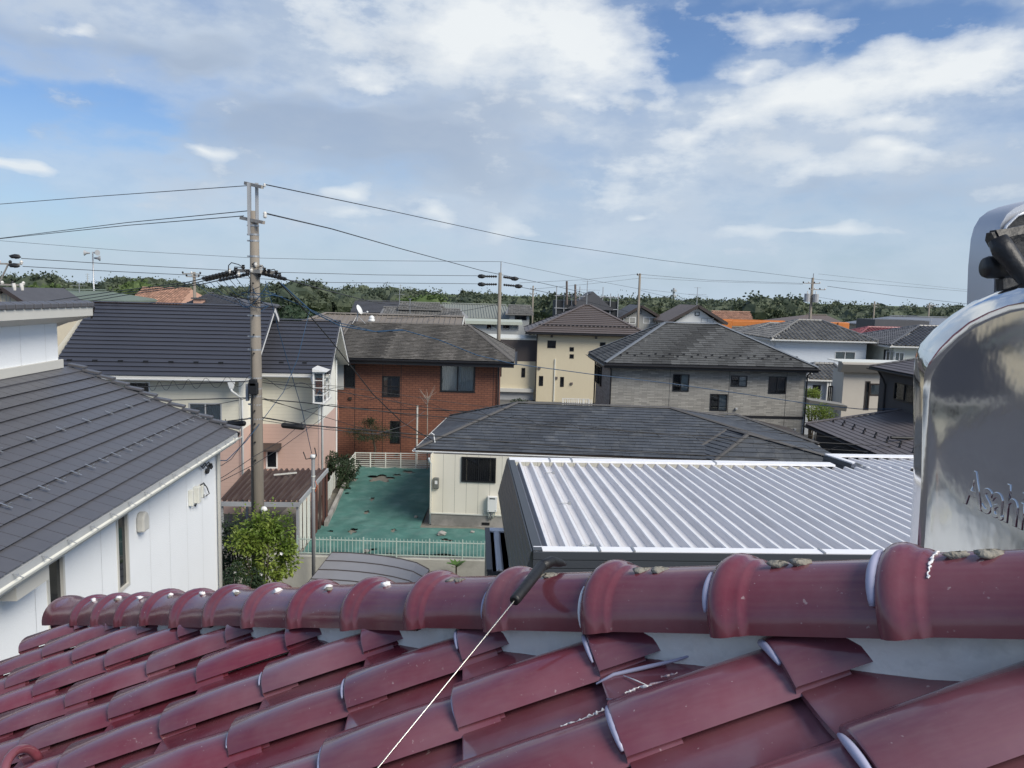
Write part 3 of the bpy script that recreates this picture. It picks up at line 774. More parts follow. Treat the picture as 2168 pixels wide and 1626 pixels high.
for a, b in zip(js, js[1:]):
    w = Wall(h1, (0, NEAR + a + .003, 0), (0, 1, 0), b - a - .006, 0, wall_top, M['white_panel'], 'wall_panel', th=.1)
    for (u0, u1) in winU:
        if a < (u0 + u1) / 2 < b:
            w.window(uv=(max(u0 - a, .03), min(u1 - a, b - a - .03), wz0, wz1), frame=.05, fm='greybeige', pane='glass_dark', split=1, proud=.015)
    w.build()
w = Wall(h1, (-.004, 0, 0), (-1, 0, 0), 7.4, 0, wall_top - .02, M['white_panel'], 'wall'); w.build(gable=[(-ux + .05, rz(ux) - .2), (0, wall_top - .01)])
# lower roof
dk = MB(); e0 = Vector((ex, NEAR - .4, ez - .02)); e1 = Vector((ex, ey, ez - .02)); r0_ = Vector((ux - .02, NEAR - .4, rk.z - .02)); r1_ = Vector((ux - .02, ey, rk.z - .02))
dk.prism([e0, e1, r1_, r0_], (0, 0, -.14)); roof1 = dk.build('roof', M['grey_alu'], h1.root)
coll = []
roof_face(h1, roof1, e0 + Vector((0, 0, .004)), e1 + Vector((0, 0, .004)), r0_ + Vector((0, 0, .004)), r1_ + Vector((0, 0, .004)), (Vector((ex, 0, ez)) - Vector((ux, 0, rk.z))).length / 12, M['slate_dark'], slate=.33, thick=.012, lift=.028, rnd=random.Random(4), jitter=.002, gap=.012, collect=coll)
coll = [c for c in coll if c[1].y > NEAR - 1]
coll.sort(key=lambda c: ((h1.W @ c[1]) - EYE).length)
vis = [c for c in coll if -80 < pj(h1.W @ c[1])[0] < 2300]
rest = [c for c in coll if c not in vis] + vis[300:]
for mb, c in vis[:300]: mb.build('roof_tile', M['slate_dark'], roof1)
jm = MB()
for mb, c in rest:
    i = len(jm.v); jm.v += mb.v; jm.f += [tuple(i + q for q in f) for f in mb.f]
jm.build('roof_tiles_rest', M['slate_dark'], roof1, kind='stuff')
# stepped verge caps
for k in range(12):
    a = lerp(Vector((ex, ey + .03, ez)), Vector((ux, ey + .03, rk.z)), k / 12); b = lerp(Vector((ex, ey + .03, ez)), Vector((ux, ey + .03, rk.z)), (k + 1) / 12)
    MB().bar(a + Vector((.05, 0, .085)), b + Vector((0, 0, .03)), .17, .05).build('verge_tile', M['slate_dark'], roof1, bevel=.008)
MB().bar((ex + .0, ey + .06, ez - .12), (ux, ey + .06, rk.z - .12), .03, .20).build('bargeboard', M['black_alu'], roof1)
# gutter, brackets, fascia
MB().box(ex - .06, ex - .02, NEAR - .4, ey - .02, ez - .22, ez - .045).build('fascia', M['greybeige'], roof1)
gutter(roof1, (ex - .02, NEAR - .4, ez - .07), (ex - .02, ey + .02, ez - .07), .06, M['cream_trim'], (1, 0, 0))
gb = MB().bar((ex - .03, 0, ez - .02), (ex + .12, 0, ez - .075), .012, .006).tube([(ex + .05, -.03, ez - .045), (ex + .05, .03, ez - .045)], .008, 6).mesh('gutter_bracket'); gb.materials.append(M['steel'])
for k in range(22):
    o = bpy.data.objects.new('gutter_bracket', gb); COL.objects.link(o); o.parent = roof1; o.location = (0, -.15 - k * .6, 0)
MB().box(.0, ex - .06, NEAR, -.03, wall_top - .02, wall_top + .02).build('soffit', M['soffit'], h1.root)
# snow guards
sg = MB(); sg.box(-.02, .15, -.012, .012, .0, .006); sg.box(.10, .106, -.035, .035, .0, .055); sgm = sg.mesh('snow_guard'); sgm.materials.append(M['zinc'])
ang = math.atan(slope)
for row, st, off in ((6.2, .9, .45), (2.95, .45, .2)):
    t = row / 12; base = lerp(Vector((ex, 0, ez)), Vector((ux, 0, rk.z)), t)
    for k in range(int(12.5 / st)):
        y = ey - off - k * st
        o = bpy.data.objects.new('snow_guard', sgm); COL.objects.link(o); o.parent = roof1; o.location = (base.x + .03, y, base.z + .05)
        o.rotation_euler = (0, ang, 0)
# upper storey strip
w = Wall(h1, (ux, NEAR, 0), (0, 1, 0), ey - .42 - NEAR, rk.z - .1, h1.loc(aty(146, 682, 16.6)).z, None)
uz1 = w.z1; js2 = [0]; x = .1
while x < w.L - .3: x += PW; js2.append(x)
js2[-1] = w.L
for a, b in zip(js2, js2[1:]):
    Wall(h1, (ux, NEAR + a + .003, 0), (0, 1, 0), b - a - .006, rk.z - .1, uz1, M['white_panel'], 'wall_panel').build()
Wall(h1, (ux, ey - .42, 0), (-1, 0, 0), 4, rk.z - .5, uz1, M['white_panel'], 'wall').build()
MB().box(ux - 4, ux - .02, NEAR, ey - .45, rk.z - .6, uz1 - .01).build('wall_core', M['greybeige'], h1.root)
MB().box(ux, ux + .05, NEAR, ey - .3, rk.z - .02, rk.z + .17).build('flashing', M['greybeige'], h1.root, bevel=.01)
zt = h1.loc(aty(190, 640, 16.9)).z; zs_ = h1.loc(aty(190, 668, 16.9)).z
up = MB(); up.prism([(ux - .02, NEAR, uz1 - .02), (ux + .16, NEAR, uz1 + .02), (ux + .50, NEAR, zs_), (ux + .50, NEAR, zt - .08), (ux - .6, NEAR, zt - .42), (ux - 4.4, NEAR, zt - .08 - 1.75), (ux - 4.4, NEAR, zt - 2.2)], (0, ey + .12 - NEAR, 0))
ur = up.build('upper_roof', M['greybeige'], h1.root)
for k in range(44):
    y = ey + .12 - k * .30
    if y < NEAR: break
    MB().prism([(ux + .54, y, zt - .09), (ux + .54, y, zt - .005), (ux + .40, y, zt + .045), (ux + .2, y, zt - .01), (ux - 1.2, y, zt - .56), (ux - 1.2, y, zt - .64)], (0, -.262, 0)).build('roof_tile', M['slate_dark'], ur, bevel=.012)
MB().prism([(ux + .52, ey + .13, zt - .1), (ux + .52, ey + .2, zt - .1), (ux + .45, ey + .2, zt - .36), (ux + .45, ey + .13, zt - .36)], (-.01, 0, -.004)).build('verge_tile', M['black_alu'], ur)
# fittings on the wall
u, z = WL.uv(294, 1103); vy = NEAR + u
vh = MB(); vh.prism([(.0, vy - .12, z - .17), (.0, vy - .12, z + .06), (0, vy - .07, z + .14), (0, vy, z + .17), (0, vy + .07, z + .14), (0, vy + .12, z + .06), (0, vy + .12, z - .17)], (.13, 0, 0)); vh.build('vent_hood', M['greybeige'], h1.root, bevel=.03)
for (x, y, hw, hh, dp, m) in ((400, 1054, .045, .16, .09, 'cream_trim'), (411, 1047, .07, .17, .12, 'cream_trim'), (420, 1040, .05, .13, .10, 'cream_trim'), (421, 1050, .03, .04, .11, 'zinc')):
    u, z = WL.uv(x, y); MB().box(0, dp, NEAR + u - hw, NEAR + u + hw, z - hh, z + hh).build('service_box', M[m], h1.root, bevel=.012)
for (x, y) in ((441, 987), (434, 997)):
    u, z = WL.uv(x, y); MB().lump((.05, NEAR + u, z), .05, .06, .06, int(x), 8, 5, .3).build('cable_boot', M['black_rubber'], h1.root)
for pts in (((418, 985), (424, 992), (430, 984), (436, 978), (440, 988)), ((422, 988), (428, 980), (434, 990)), ((412, 1058), (407, 1072), (402, 1066)), ((418, 1030), (425, 1022), (432, 1032), (437, 1045), (430, 1050)), ((414, 1035), (420, 1025), (428, 1028))):
    MB().tube([Vector((.06, NEAR + WL.uv(x, y)[0], WL.uv(x, y)[1])) for x, y in pts], .012, 5).build('service_cable', M['black_rubber'], h1.root, smooth=True)
u, z = WL.uv(455, 1000); MB().tube([(.06, -.12, 0.05), (.06, -.12, wall_top - .15), (ex * .5, -.12, wall_top + .05), (ex + .02, -.12, ez - .12)], .042, 8).build('downpipe', M['greybeige'], h1.root, smooth=True)
u, z = WL.uv(15, 1228)
MB().prism([(0.01, NEAR + u - .35, z - .12), (.3, NEAR + u - .35, z - .12), (.3, NEAR + u - .35, z + .1), (.01, NEAR + u - .35, z + .1)], (0, .7, 0)).build('eave_vent', M['greybeige'], h1.root)

# ------------------------------------------------------------------ cream and pink house with navy metal roof
M['cream_lap'] = lap_mat('cream lap siding', (.66, .63, .52), .15)
M['stucco_sun_tone'] = mat('sun-toned gable stucco', (.80, .79, .72), .85, .05, 1.5, bump=.15, bscale=40)  # gable walls paler than the cream front: sunlight put into the colour
M['pink_lap'] = lap_mat('pink lap siding', (.52, .36, .30), .16)
M['pink_sun_tone'] = mat('sun-toned pink stucco', (.60, .43, .37), .85, .06, 1.5, bump=.15)  # lower gable pink brightened: sunlight on that side put into the colour
M['navy_metal'] = mat('navy metal roofing', (.060, .063, .078), .38, .08, 1.2, metal=.2, rvar=.06)
yaw2 = R(5.0); c2 = aty(505, 790, 30.0)
h2 = House('cream_house', 'cream and pink two-storey house with navy ribbed metal roof and gables coloured as sunlit', 'house', (c2.x, c2.y, 0), yaw2)
D1 = 7.2; Z1 = 5.75
def two_tone(p, du, L, wins=(), lo=M['pink_lap'], hi=M['cream_lap'], z1=Z1, band=3.35, gable=None):
    a = Wall(h2, p, du, L, 0, band, lo, 'lower_wall'); b = Wall(h2, p, du, L, band, z1, hi, 'upper_wall')
    for wn in wins:
        kw = dict(wn); px = kw.pop('px'); r = b.rect(*px)
        if kw.pop('low', False): a.window(uv=r, **kw)
        else: b.window(uv=r, **kw)
    a.build(); b.build(gable=gable); return b
XW = 7.35
two_tone((-7.35, 0, 0), (1, 0, 0), 7.35, [dict(px=(268, 808, 318, 836), frame=.05, fm='white_alu', pane='glass_dark', split=1), dict(px=(400, 853, 470, 905), frame=.05, fm='grey_alu', pane='glass', split=2, curtain=('curtain_grey',))])
rise1 = h2.loc(aty(572, 655, c2.y + 3.9)).z - Z1
two_tone((0, 0, 0), (0, 1, 0), D1, lo=M['pink_sun_tone'], hi=M['stucco_sun_tone'], gable=[(D1 / 2, Z1 + rise1 - .32)])
Wall(h2, (0, D1, 0), (-1, 0, 0), 7.35, 0, Z1, M['cream_lap']).build(); Wall(h2, (-7.35, D1, 0), (0, -1, 0), D1, 0, Z1, M['stucco_sun_tone']).build(gable=[(D1 / 2, Z1 + rise1 - .32)])
y2 = 1.9; W2 = 2.75; D2 = 5.2
two_tone((0, y2, 0), (1, 0, 0), W2, [dict(px=(563, 950, 588, 992), low=True, frame=.06, fm='white_alu', pane='glass_dark', split=1)])
rise2 = 1.75
two_tone((W2, y2, 0), (0, 1, 0), D2, lo=M['pink_sun_tone'], hi=M['stucco_sun_tone'], gable=[(D2 / 2, Z1 + rise2 - .28)])
Wall(h2, (W2, y2 + D2, 0), (-1, 0, 0), W2, 0, Z1, M['cream_lap']).build()
xl2 = h2.loc(aty(204, 640, c2.y + 3.2)).x
for (xa, xb, ya, yb, zr, nm) in ((xl2, .62, 0, D1, Z1 + rise1, 'main_roof'), (-.2, W2 + .55, y2, y2 + D2, Z1 + rise2, 'wing_roof')):
    ov = .5; ym = (ya + yb) / 2; sl = (zr - Z1) / (ym - ya); e = Z1 - ov * sl + .12
    eA, eB = Vector((xa, ya - ov, e)), Vector((xb, ya - ov, e)); rA, rB = Vector((xa, ym, zr + .12)), Vector((xb, ym, zr + .12)); bA, bB = Vector((xa, yb + ov, e)), Vector((xb, yb + ov, e))
    dk = MB(); dk.prism([eA, eB, rB, rA], (0, 0, -.16)); dk.prism([bB, bA, rA, rB], (0, 0, -.16)); ro_ = dk.build(nm, M['soffit'], h2.root)
    up = Vector((0, 0, .006))
    roof_face(h2, ro_, eA + up, eB + up, rA + up, rB + up, .275, M['navy_metal'], thick=.006, lift=.055, under=.18, name='roof_course', jitter=0)
    roof_face(h2, ro_, bB + up, bA + up, rB + up, rA + up, .245, M['navy_metal'], thick=.006, lift=.055, under=.18, name='roof_course', jitter=0)
    cap_line(ro_, rA + Vector((0, 0, .04)), rB + Vector((.02, 0, .04)), .12, .03, M['navy_metal'], 'ridge_cap')
    for (p, q) in ((eB, rB), (bB, rB)): MB().bar(p + Vector((.015, 0, -.10)), q + Vector((.015, 0, -.10)), .03, .2).build('bargeboard', M['white_alu'], ro_)
    for (p, q) in ((eB, rB), (bB, rB)): MB().bar(p + Vector((.02, 0, .025)), q + Vector((.02, 0, .025)), .06, .05).build('verge_trim', M['navy_metal'], ro_)
    gutter(ro_, eA + Vector((0, -.01, -.06)), eB + Vector((0, -.01, -.06)), .065, M['gutter_white'], (0, -1, 0))
    n_ = int((xb - xa) / .95)
    for k in range(n_):
        p = lerp(eA, rA, .165) + Vector((.5 + k * .95, 0, .075)); MB().box(-.09, .09, -.03, .03, -.03, .035).build('snow_stop', M['black_alu'], ro_).location = p
    xd = xb - .75 if nm == 'main_roof' else xb - .62
    MB().prism([(xd - .15, ya - ov - .13, e - .12), (xd + .15, ya - ov - .13, e - .12), (xd + .07, ya - ov - .1, e - .42), (xd - .07, ya - ov - .1, e - .42)], (0, .12, 0)).build('rain_hopper', M['gutter_white'], h2.root, bevel=.02)
    MB().tube([(xd, ya - ov - .05, e - .4), (xd, ya - ov - .05, e - .5), (xd + .25, ya - .06, e - .85), (xd + .25, ya - .06, .3)], .05, 8).build('downpipe', M['gutter_white'], h2.root, smooth=True)
# shutter box over the left window, awning over the low window
wf = Wall(h2, (-7.6, 0, 0), (1, 0, 0), 7.6, 0, Z1, None)
u0, u1, z0, z1 = wf.rect(372, 849, 430, 862)
wf2 = Wall(h2, (0, y2, 0), (1, 0, 0), W2, 0, Z1, None)
u0, u1, z0, z1 = wf2.rect(556, 938, 596, 950)
MB().prism([wf2.P(u0, z0, 0), wf2.P(u0, z1, 0), wf2.P(u0, z0 + .03, .5), wf2.P(u0, z0 - .03, .5)], wf2.du * (u1 - u0)).build('window_awning', M['gutter_brown'], h2.root)
# box bay window on the right gable wall
wr = Wall(h2, (W2, y2, 0), (0, 1, 0), D2, 0, Z1, None)
u0 = wr.uv(662, 820)[0]; u1 = u0 + 1.9; z1 = wr.uv(662, 790)[1]; z0 = wr.uv(662, 852)[1]
bw = MB(); dp = .45
for (a, b) in ((u0, u0 + .05), (u1 - .05, u1), ((u0 + u1) / 2 - .03, (u0 + u1) / 2 + .03)): wr.obox(bw, a, b, z0, z1, dp - .05, dp)
for a in (u0, u1 - .05): wr.obox(bw, a, a + .05, z0, z1, .0, .05)
wr.obox(bw, u0 - .03, u1 + .03, z0 - .08, z0, 0, dp + .03); wr.obox(bw, u0 - .03, u1 + .03, z1, z1 + .06, 0, dp + .04)
for k in range(1, 4): zz = lerp(z0, z1, k / 4); wr.obox(bw, u0 + .06, u1 - .06, zz - .012, zz + .012, dp - .03, dp - .005); wr.obox(bw, u0 + .001, u0 + .02, zz - .012, zz + .012, .02, dp - .03)
bwo = bw.build('bay_window', M['white_alu'], h2.root)
MB().prism([wr.P(u0 - .1, z1 + .06, 0), wr.P(u0 - .1, z1 + .06, dp + .12), wr.P(u0 - .1, z1 + .2, 0)], wr.du * (u1 - u0 + .2)).build('bay_roof', M['white_alu'], bwo)
wr.obox(MB(), u0 + .06, u1 - .06, z0, z1, .1, dp - .04).build('pane', M['glass'], bwo)
wr.obox(MB(), u0 + .1, u1 - .1, z0 + .02, z1 - .02, .02, .08).build('curtain', M['curtain_grey'], bwo)
MB().tube([(W2 + .05, y2 + D2 - .1, Z1 - .1), (W2 + .05, y2 + D2 - .1, .2)], .045, 8).build('downpipe', M['gutter_white'], h2.root)

# ------------------------------------------------------------------ brown carport beside it
M['brown_sheet'] = mat('brown corrugated sheet', (.06, .038, .034), .5, .2, 1.5, island=.1, stretch=(4, .5, 1), col2=(.10, .075, .065), mscale=.8)
M['rust'] = mat('rusty dark fence', (.09, .035, .025), .8, .3, 3, stretch=(1, 1, .3))
fl, fr_, br_, bl_ = atz(462, 1062, 1.75), atz(632, 1064, 1.75), atz(692, 990, 2.05), atz(440, 1003, 2.05)
br_ = Vector((fr_.x + .08, br_.y - .4, 2.05)); bl_ = Vector((fl.x - .2, br_.y - .5, 2.05))
cp = thing('carport', 'carport with a brown corrugated roof behind the leafy shrub', 'carport', ((fl.x + fr_.x) / 2, fl.y, -.02))
co_ = Vector(cp.location)
fl, fr_, br_, bl_ = fl - co_, fr_ - co_, br_ - co_, bl_ - co_
N = 15
for k in range(N):
    a0, a1 = k / N, (k + 1) / N; am = (a0 + a1) / 2; q = MB(); pts = []
    for (a, z) in ((a0, 0), (lerp(a0, a1, .3), 0), (lerp(a0, a1, .45), .085), (lerp(a0, a1, .70), .085), (lerp(a0, a1, .9), 0), (a1, 0)):
        pts.append((lerp(fl, fr_, a) + Vector((0, 0, z)), lerp(bl_, br_, a) + Vector((0, 0, z))))
    for (p0, p1), (q0, q1) in zip(pts, pts[1:]): q.poly((p0, q0, q1, p1))
    q.build('roof_sheet', M['brown_sheet'], cp)
MB().bar(fl + Vector((-.05, -.03, -.07)), fr_ + Vector((.05, -.03, -.07)), .06, .15).build('front_beam', M['grey_alu'], cp)
MB().bar(fr_ + Vector((.04, 0, .0)), br_ + Vector((.04, 0, .0)), .06, .15).build('side_beam', M['grey_alu'], cp)
MB().bar(bl_ + Vector((0, 0, -.08)), br_ + Vector((0, 0, -.08)), .06, .12).build('rear_beam', M['grey_alu'], cp)
for p in (fl + Vector((.1, .06, 0)), fr_ + Vector((-.05, .06, 0)), br_ + Vector((-.05, -.06, 0)), bl_ + Vector((.05, -.06, 0))):
    MB().box(p.x - .04, p.x + .04, p.y - .04, p.y + .04, 0, p.z - .1).build('post', M['grey_alu'], cp)
a, b = fr_ + Vector((.0, .1, -.1)), br_ + Vector((.0, -.1, -.1))
n_ = 14
for k in range(n_):
    p, q = lerp(a, b, k / n_), lerp(a, b, (k + .96) / n_); bow = .05 if k % 2 else 0
    MB().prism([Vector((p.x + bow, p.y, .05)), Vector((q.x + bow, q.y, .05)), Vector((q.x + bow, q.y, q.z)), Vector((p.x + bow, p.y, p.z))], (.02, 0, 0)).build('side_panel', M['cream_trim'] if k < 5 else (M['rust'] if k % 3 else M['brown_sheet']), cp)
MB().bar(lerp(bl_, br_, .62) + Vector((-.5, -1.2, .09)), lerp(bl_, br_, .9) + Vector((-.6, -.9, .09)), .05, .05).build('loose_strip', M['greybeige'], cp)

# ------------------------------------------------------------------ covered yard, fences, retaining wall
M['tarp'] = mat('green weed sheet', (.055, .155, .132), .8, .28, 1.6, bump=.7, bscale=2.6, col2=(.105, .215, .19), mixlo=.45, mixhi=.72, mscale=1.4)
M['soil'] = mat('bare soil', (.19, .18, .15), .95, .3, 6, bump=.6, bscale=20)
M['green_fence'] = mat('pale green fence paint', (.44, .53, .47), .5, .08)
M['white_fence'] = mat('off white fence paint', (.62, .63, .58), .5, .1)
M['blockwall'] = mat('retaining wall concrete', (.42, .41, .36), .9, .18, 1.2, col2=(.24, .235, .2), mixlo=.5, mixhi=.75, mscale=.8, bump=.3, bscale=14)
corner = [atz(*p, 0.0) for p in ((640, 1176), (1092, 1182), (1010, 1134), (886, 1128), (912, 1005), (905, 992), (752, 994), (690, 1100))]
TARP_HOLES = []
for q_, (x, y, hx, hy) in enumerate(((806, 1014, 42, 11), (865, 999, 22, 4), (735, 1036, 13, 4), (750, 1015, 11, 5), (776, 1085, 9, 6), (788, 1057, 7, 6), (747, 1126, 14, 9), (788, 1166, 13, 4), (833, 1122, 8, 7), (697, 1094, 9, 6), (735, 1047, 9, 3), (945, 1144, 20, 4), (700, 1125, 8, 4), (840, 1006, 14, 3))):
    c_, a_, b_ = atz(x, y, .05), atz(x + hx, y, .05), atz(x, y - hy, .05); TARP_HOLES.append((c_.x, c_.y, (a_.x - c_.x) * .6, (b_.y - c_.y) * .6, q_ * 1.7))
tp = MB(); nx, ny = 110, 150; x0, x1, yA, yB = -8.6, .5, 25.5, 38.9
lb = lambda y: lerp(corner[0].x - .1, corner[6].x + .1, (y - 25.5) / 13.2) + .05
rb = lambda y: (corner[3].x if y > 28.6 else .4)
rr = random.Random(2)
def tz(x, y):
    return .02 + .035 * math.sin(x * 1.7 + y * .6) * math.sin(y * .9 - x * .4) + .02 * math.sin(3.1 * x + 1.3 * y) + .012 * math.sin(7 * x - 2.3 * y) + .05
for j in range(ny):
    for i in range(nx):
        ya_, yb_ = lerp(25.55, 38.7, j / ny), lerp(25.55, 38.7, (j + 1) / ny)
        q = [(lerp(lb(y), rb(y), a / nx), y) for a, y in ((i, ya_), (i + 1, ya_), (i + 1, yb_), (i, yb_))]
        cxm, cym = sum(p[0] for p in q) / 4, sum(p[1] for p in q) / 4
        hole = False
        for (hx, hy, rx, ry, sd) in TARP_HOLES:
            dx, dy = (cxm - hx) / rx, (cym - hy) / ry
            if dx * dx + dy * dy < 1 + .5 * math.sin(5 * math.atan2(dy, dx) + sd): hole = True
        if hole: continue
        tp.poly([(x, y, tz(x, y)) for x, y in q])
bm = bmesh.new(); me = tp.mesh('weed_sheet'); bm.from_mesh(me); bmesh.ops.remove_doubles(bm, verts=bm.verts[:], dist=.001); bm.to_mesh(me); bm.free()
sheet = mesh_obj('weed_sheet', me, M['tarp'], smooth=True); tag(sheet, 'wrinkled green weed sheet covering the empty yard between the brick and tan houses', 'ground sheet')
g = MB(); g.poly([(-9.2, 25.4, -.006), (.9, 25.4, -.006), (.9, 39.2, -.006), (-9.2, 39.2, -.006)]); struct(g.build('yard_soil', M['soil']))
for q, (x, y, s_) in enumerate(((935, 1134, .16), (1000, 1131, .1), (880, 1098, .08), (776, 1171, .1))):
    p = atz(x, y, 0.05); tag(MB().lump((0, 0, .08), s_, s_ * .7, s_ * .6, q, 8, 5, .3).build('stone', M['concrete']), ('brown stone holding down the green sheet near the tan house wall', 'grey stone by the foundation of the tan house', 'small stone on the right edge of the green sheet', 'low stone just inside the pale green picket fence')[q], 'stone').location = p
# near retaining wall and picket fence
L0, L1 = atz(632, 1186, -.05), atz(1110, 1190, -.05); wy = 25.42
rw = MB(); rw.box(-9.3, 14, 25.22, 25.48, -1.1, .02); tag(rw.build('retaining_wall', M['blockwall'], bevel=.01), 'pale concrete retaining wall below the green picket fence', 'wall')
pf = thing('picket_fence', 'pale green metal picket fence on the retaining wall in front of the green sheet', 'fence', (-7.2, 25.35, .02))
fx0, fx1 = 0, 8.0; fh = .62
for z in (.08, fh - .06): MB().box(fx0, fx1, -.016, .016, z - .014, z + .014).build('rail', M['green_fence'], pf)
pm = MB().box(-.009, .009, -.009, .009, .05, fh + .03).mesh('picket'); pm.materials.append(M['green_fence'])
pm2 = MB().box(-.019, .019, -.022, .022, 0, fh + .06).mesh('post'); pm2.materials.append(M['green_fence'])
k = 0; x = .04
while x < fx1:
    o = bpy.data.objects.new('picket' if k % 9 else 'post', pm if k % 9 else pm2); COL.objects.link(o); o.parent = pf; o.location = (x, .0, 0); x += .125; k += 1
# far gate / fence
def rail_fence(name, label, a, b, h, posts, slats, m, group=None):
    a, b = Vector(a), Vector(b); d = b - a; t = thing(name, label, 'fence', a, math.atan2(d.y, d.x), group); L = d.length
    for z in (.06, h): MB().box(0, L, -.02, .02, z - .02, z + .02).build('rail', m, t)
    for k in range(posts + 1):
        x = L * k / posts; MB().box(x - .028, x + .028, -.026, .026, 0, h + .03).build('post', m, t)
    for k in range(slats): z = lerp(.1, h - .06, (k + .5) / slats); MB().box(.03, L - .03, -.008, .008, z - .012, z + .012).build('slat', m, t)
    return t
fa, fb = atz(752, 992, 0.0), atz(912, 994, 0.0)
rail_fence('rail_fence', 'off white railing along the far edge of the green sheet before the brick house', fa, fb, .82, 5, 6, M['white_fence'])
fc = atz(742, 1003, 0.0)
rail_fence('rail_fence', 'short off white railing on the left side of the green sheet beside the hedge', atz(741, 1006, 0), fa, .8, 2, 6, M['white_fence'])
# left boundary: low concrete kerb and white panel fence
a, b = atz(690, 1118, 0), atz(742, 1006, 0)
kb = MB().bar(a + Vector((0, 0, .12)), b + Vector((0, 0, .12)), .14, .26); tag(kb.build('boundary_kerb', M['concrete']), 'low concrete kerb along the left edge of the green sheet', 'kerb')
a, b = atz(692, 1090, 0), atz(726, 1020, 0); pn = thing('panel_fence', 'white corrugated panel fence between carport and hedge', 'fence', tuple(a))
for k in range(7):
    p, q = (lerp(a, b, k / 7) - a, lerp(a, b, (k + .97) / 7) - a); bo = Vector((-.12 - .03 * (k % 2), 0, .25))
    MB().prism([p + bo, q + bo, q + bo + Vector((0, 0, .75)), p + bo + Vector((0, 0, .75))], (.02, 0, 0)).build('fence_panel', M['white_fence'], pn)
    if k % 3 == 0: MB().box(p.x + bo.x - .03, p.x + bo.x - .001, p.y - .02, p.y + .02, 0, 1.05).build('post', M['grey_alu'], pn)

# ------------------------------------------------------------------ tan single-storey house with slate hip roof
M['tan_board'] = mat('tan vertical siding', (.72, .68, .58), .8, .07, 1.2, col2=(.64, .60, .50), mixlo=.5, mixhi=.8, mscale=.6, stretch=(2, 2, .5))
M['slate_blue'] = mat('blue grey slate', (.062, .069, .080), .62, .2, 3, island=.18, bump=.1, col2=(.10, .105, .11), mixlo=.5, mixhi=.7, mscale=1.6)
M['cap_metal'] = mat('dark ridge metal', (.09, .085, .08), .5, .15)
eL, eR = atz(880, 951, 2.9), atz(1800, 985, 2.9); yaw5 = math.atan2(eR.y - eL.y, eR.x - eL.x)
h5 = House('tan_house', 'tan single-storey house with blue grey slate hip roof beside the green sheet', 'house', (eL.x, eL.y, 0), yaw5)
l5 = h5.loc
A5 = l5(eL); B5 = l5(eR); ov = .62
wl = l5(atz(912, 1112, 0)); wx0 = wl.x; wy0 = wl.y; EZ = 2.9
WF = Wall(h5, (wx0, wy0, 0), (1, 0, 0), B5.x - wx0 - .7, .0, EZ - .05, None)
fz = WF.uv(912, 1087)[1]
MB().box(wx0 + .02, B5.x - .72, wy0 + .03, wy0 + 6.6, 0, EZ - .1).build('wall_core', M['bronze_alu'], h5.root)
MB().box(wx0 + .01, B5.x - .75, wy0 + .01, wy0 + 6.5, 0, fz).build('foundation', M['concrete'], h5.root)
MB().box(wx0 - .02, 4.2 + wx0, wy0 - .02, wy0 + .025, fz, fz + .05).build('sill_flashing', M['cream_trim'], h5.root)
k = 0; x = 0.0; BWD = .455
wpx = WF.rect(977, 968, 1050, 1021)
while x < B5.x - wx0 - 1.0:
    b_ = Wall(h5, (wx0 + x + .004, wy0, 0), (1, 0, 0), BWD - .008, fz + .05, EZ - .05, M['tan_board'], 'siding_board', th=.03)
    u0, u1 = max(0, wpx[0] - x - .004), min(BWD - .008, wpx[1] - x - .004)
    if u1 > u0: b_.holes.append((u0, u1, wpx[2], wpx[3]))
    b_.build(); x += BWD
x = 0.0
while x < 6.4:
    Wall(h5, (wx0, wy0 + 6.55 - x - .004, 0), (0, -1, 0), BWD - .008, fz + .05, EZ - .05, M['tan_board'], 'siding_board', th=.03).build(); x += BWD
wf_ = Wall(h5, (wx0, wy0, 0), (1, 0, 0), 4, 0, EZ, None); u0, u1, z0, z1 = wpx
f = MB(); fr = .05
for q in ((u0, u1, z0, z0 + fr), (u0, u1, z1 - fr, z1), (u0, u0 + fr, z0 + fr, z1 - fr), (u1 - fr, u1, z0 + fr, z1 - fr), ((u0 + u1) / 2 - .02, (u0 + u1) / 2 + .02, z0 + fr, z1 - fr)): wf_.obox(f, *q, -.06, .045)
wo_ = f.build('window', M['black_alu'], h5.root)
wf_.obox(MB(), u0 + fr, (u0 + u1) / 2 - .02, z0 + fr, z1 - fr, -.03, -.022).build('pane', M['glass_dark'], wo_); wf_.obox(MB(), (u0 + u1) / 2 + .02, u1 - fr, z0 + fr, z1 - fr, -.03, -.022).build('pane', M['glass_dark'], wo_)
nb_ = 15
for k in range(nb_):
    uu = lerp(u0 + fr, u1 - fr, (k + .5) / nb_); wf_.obox(MB(), uu - .008, uu + .008, z0 + fr, z1 - fr, .01, .026).build('window_bar', M['black_alu'], wo_)
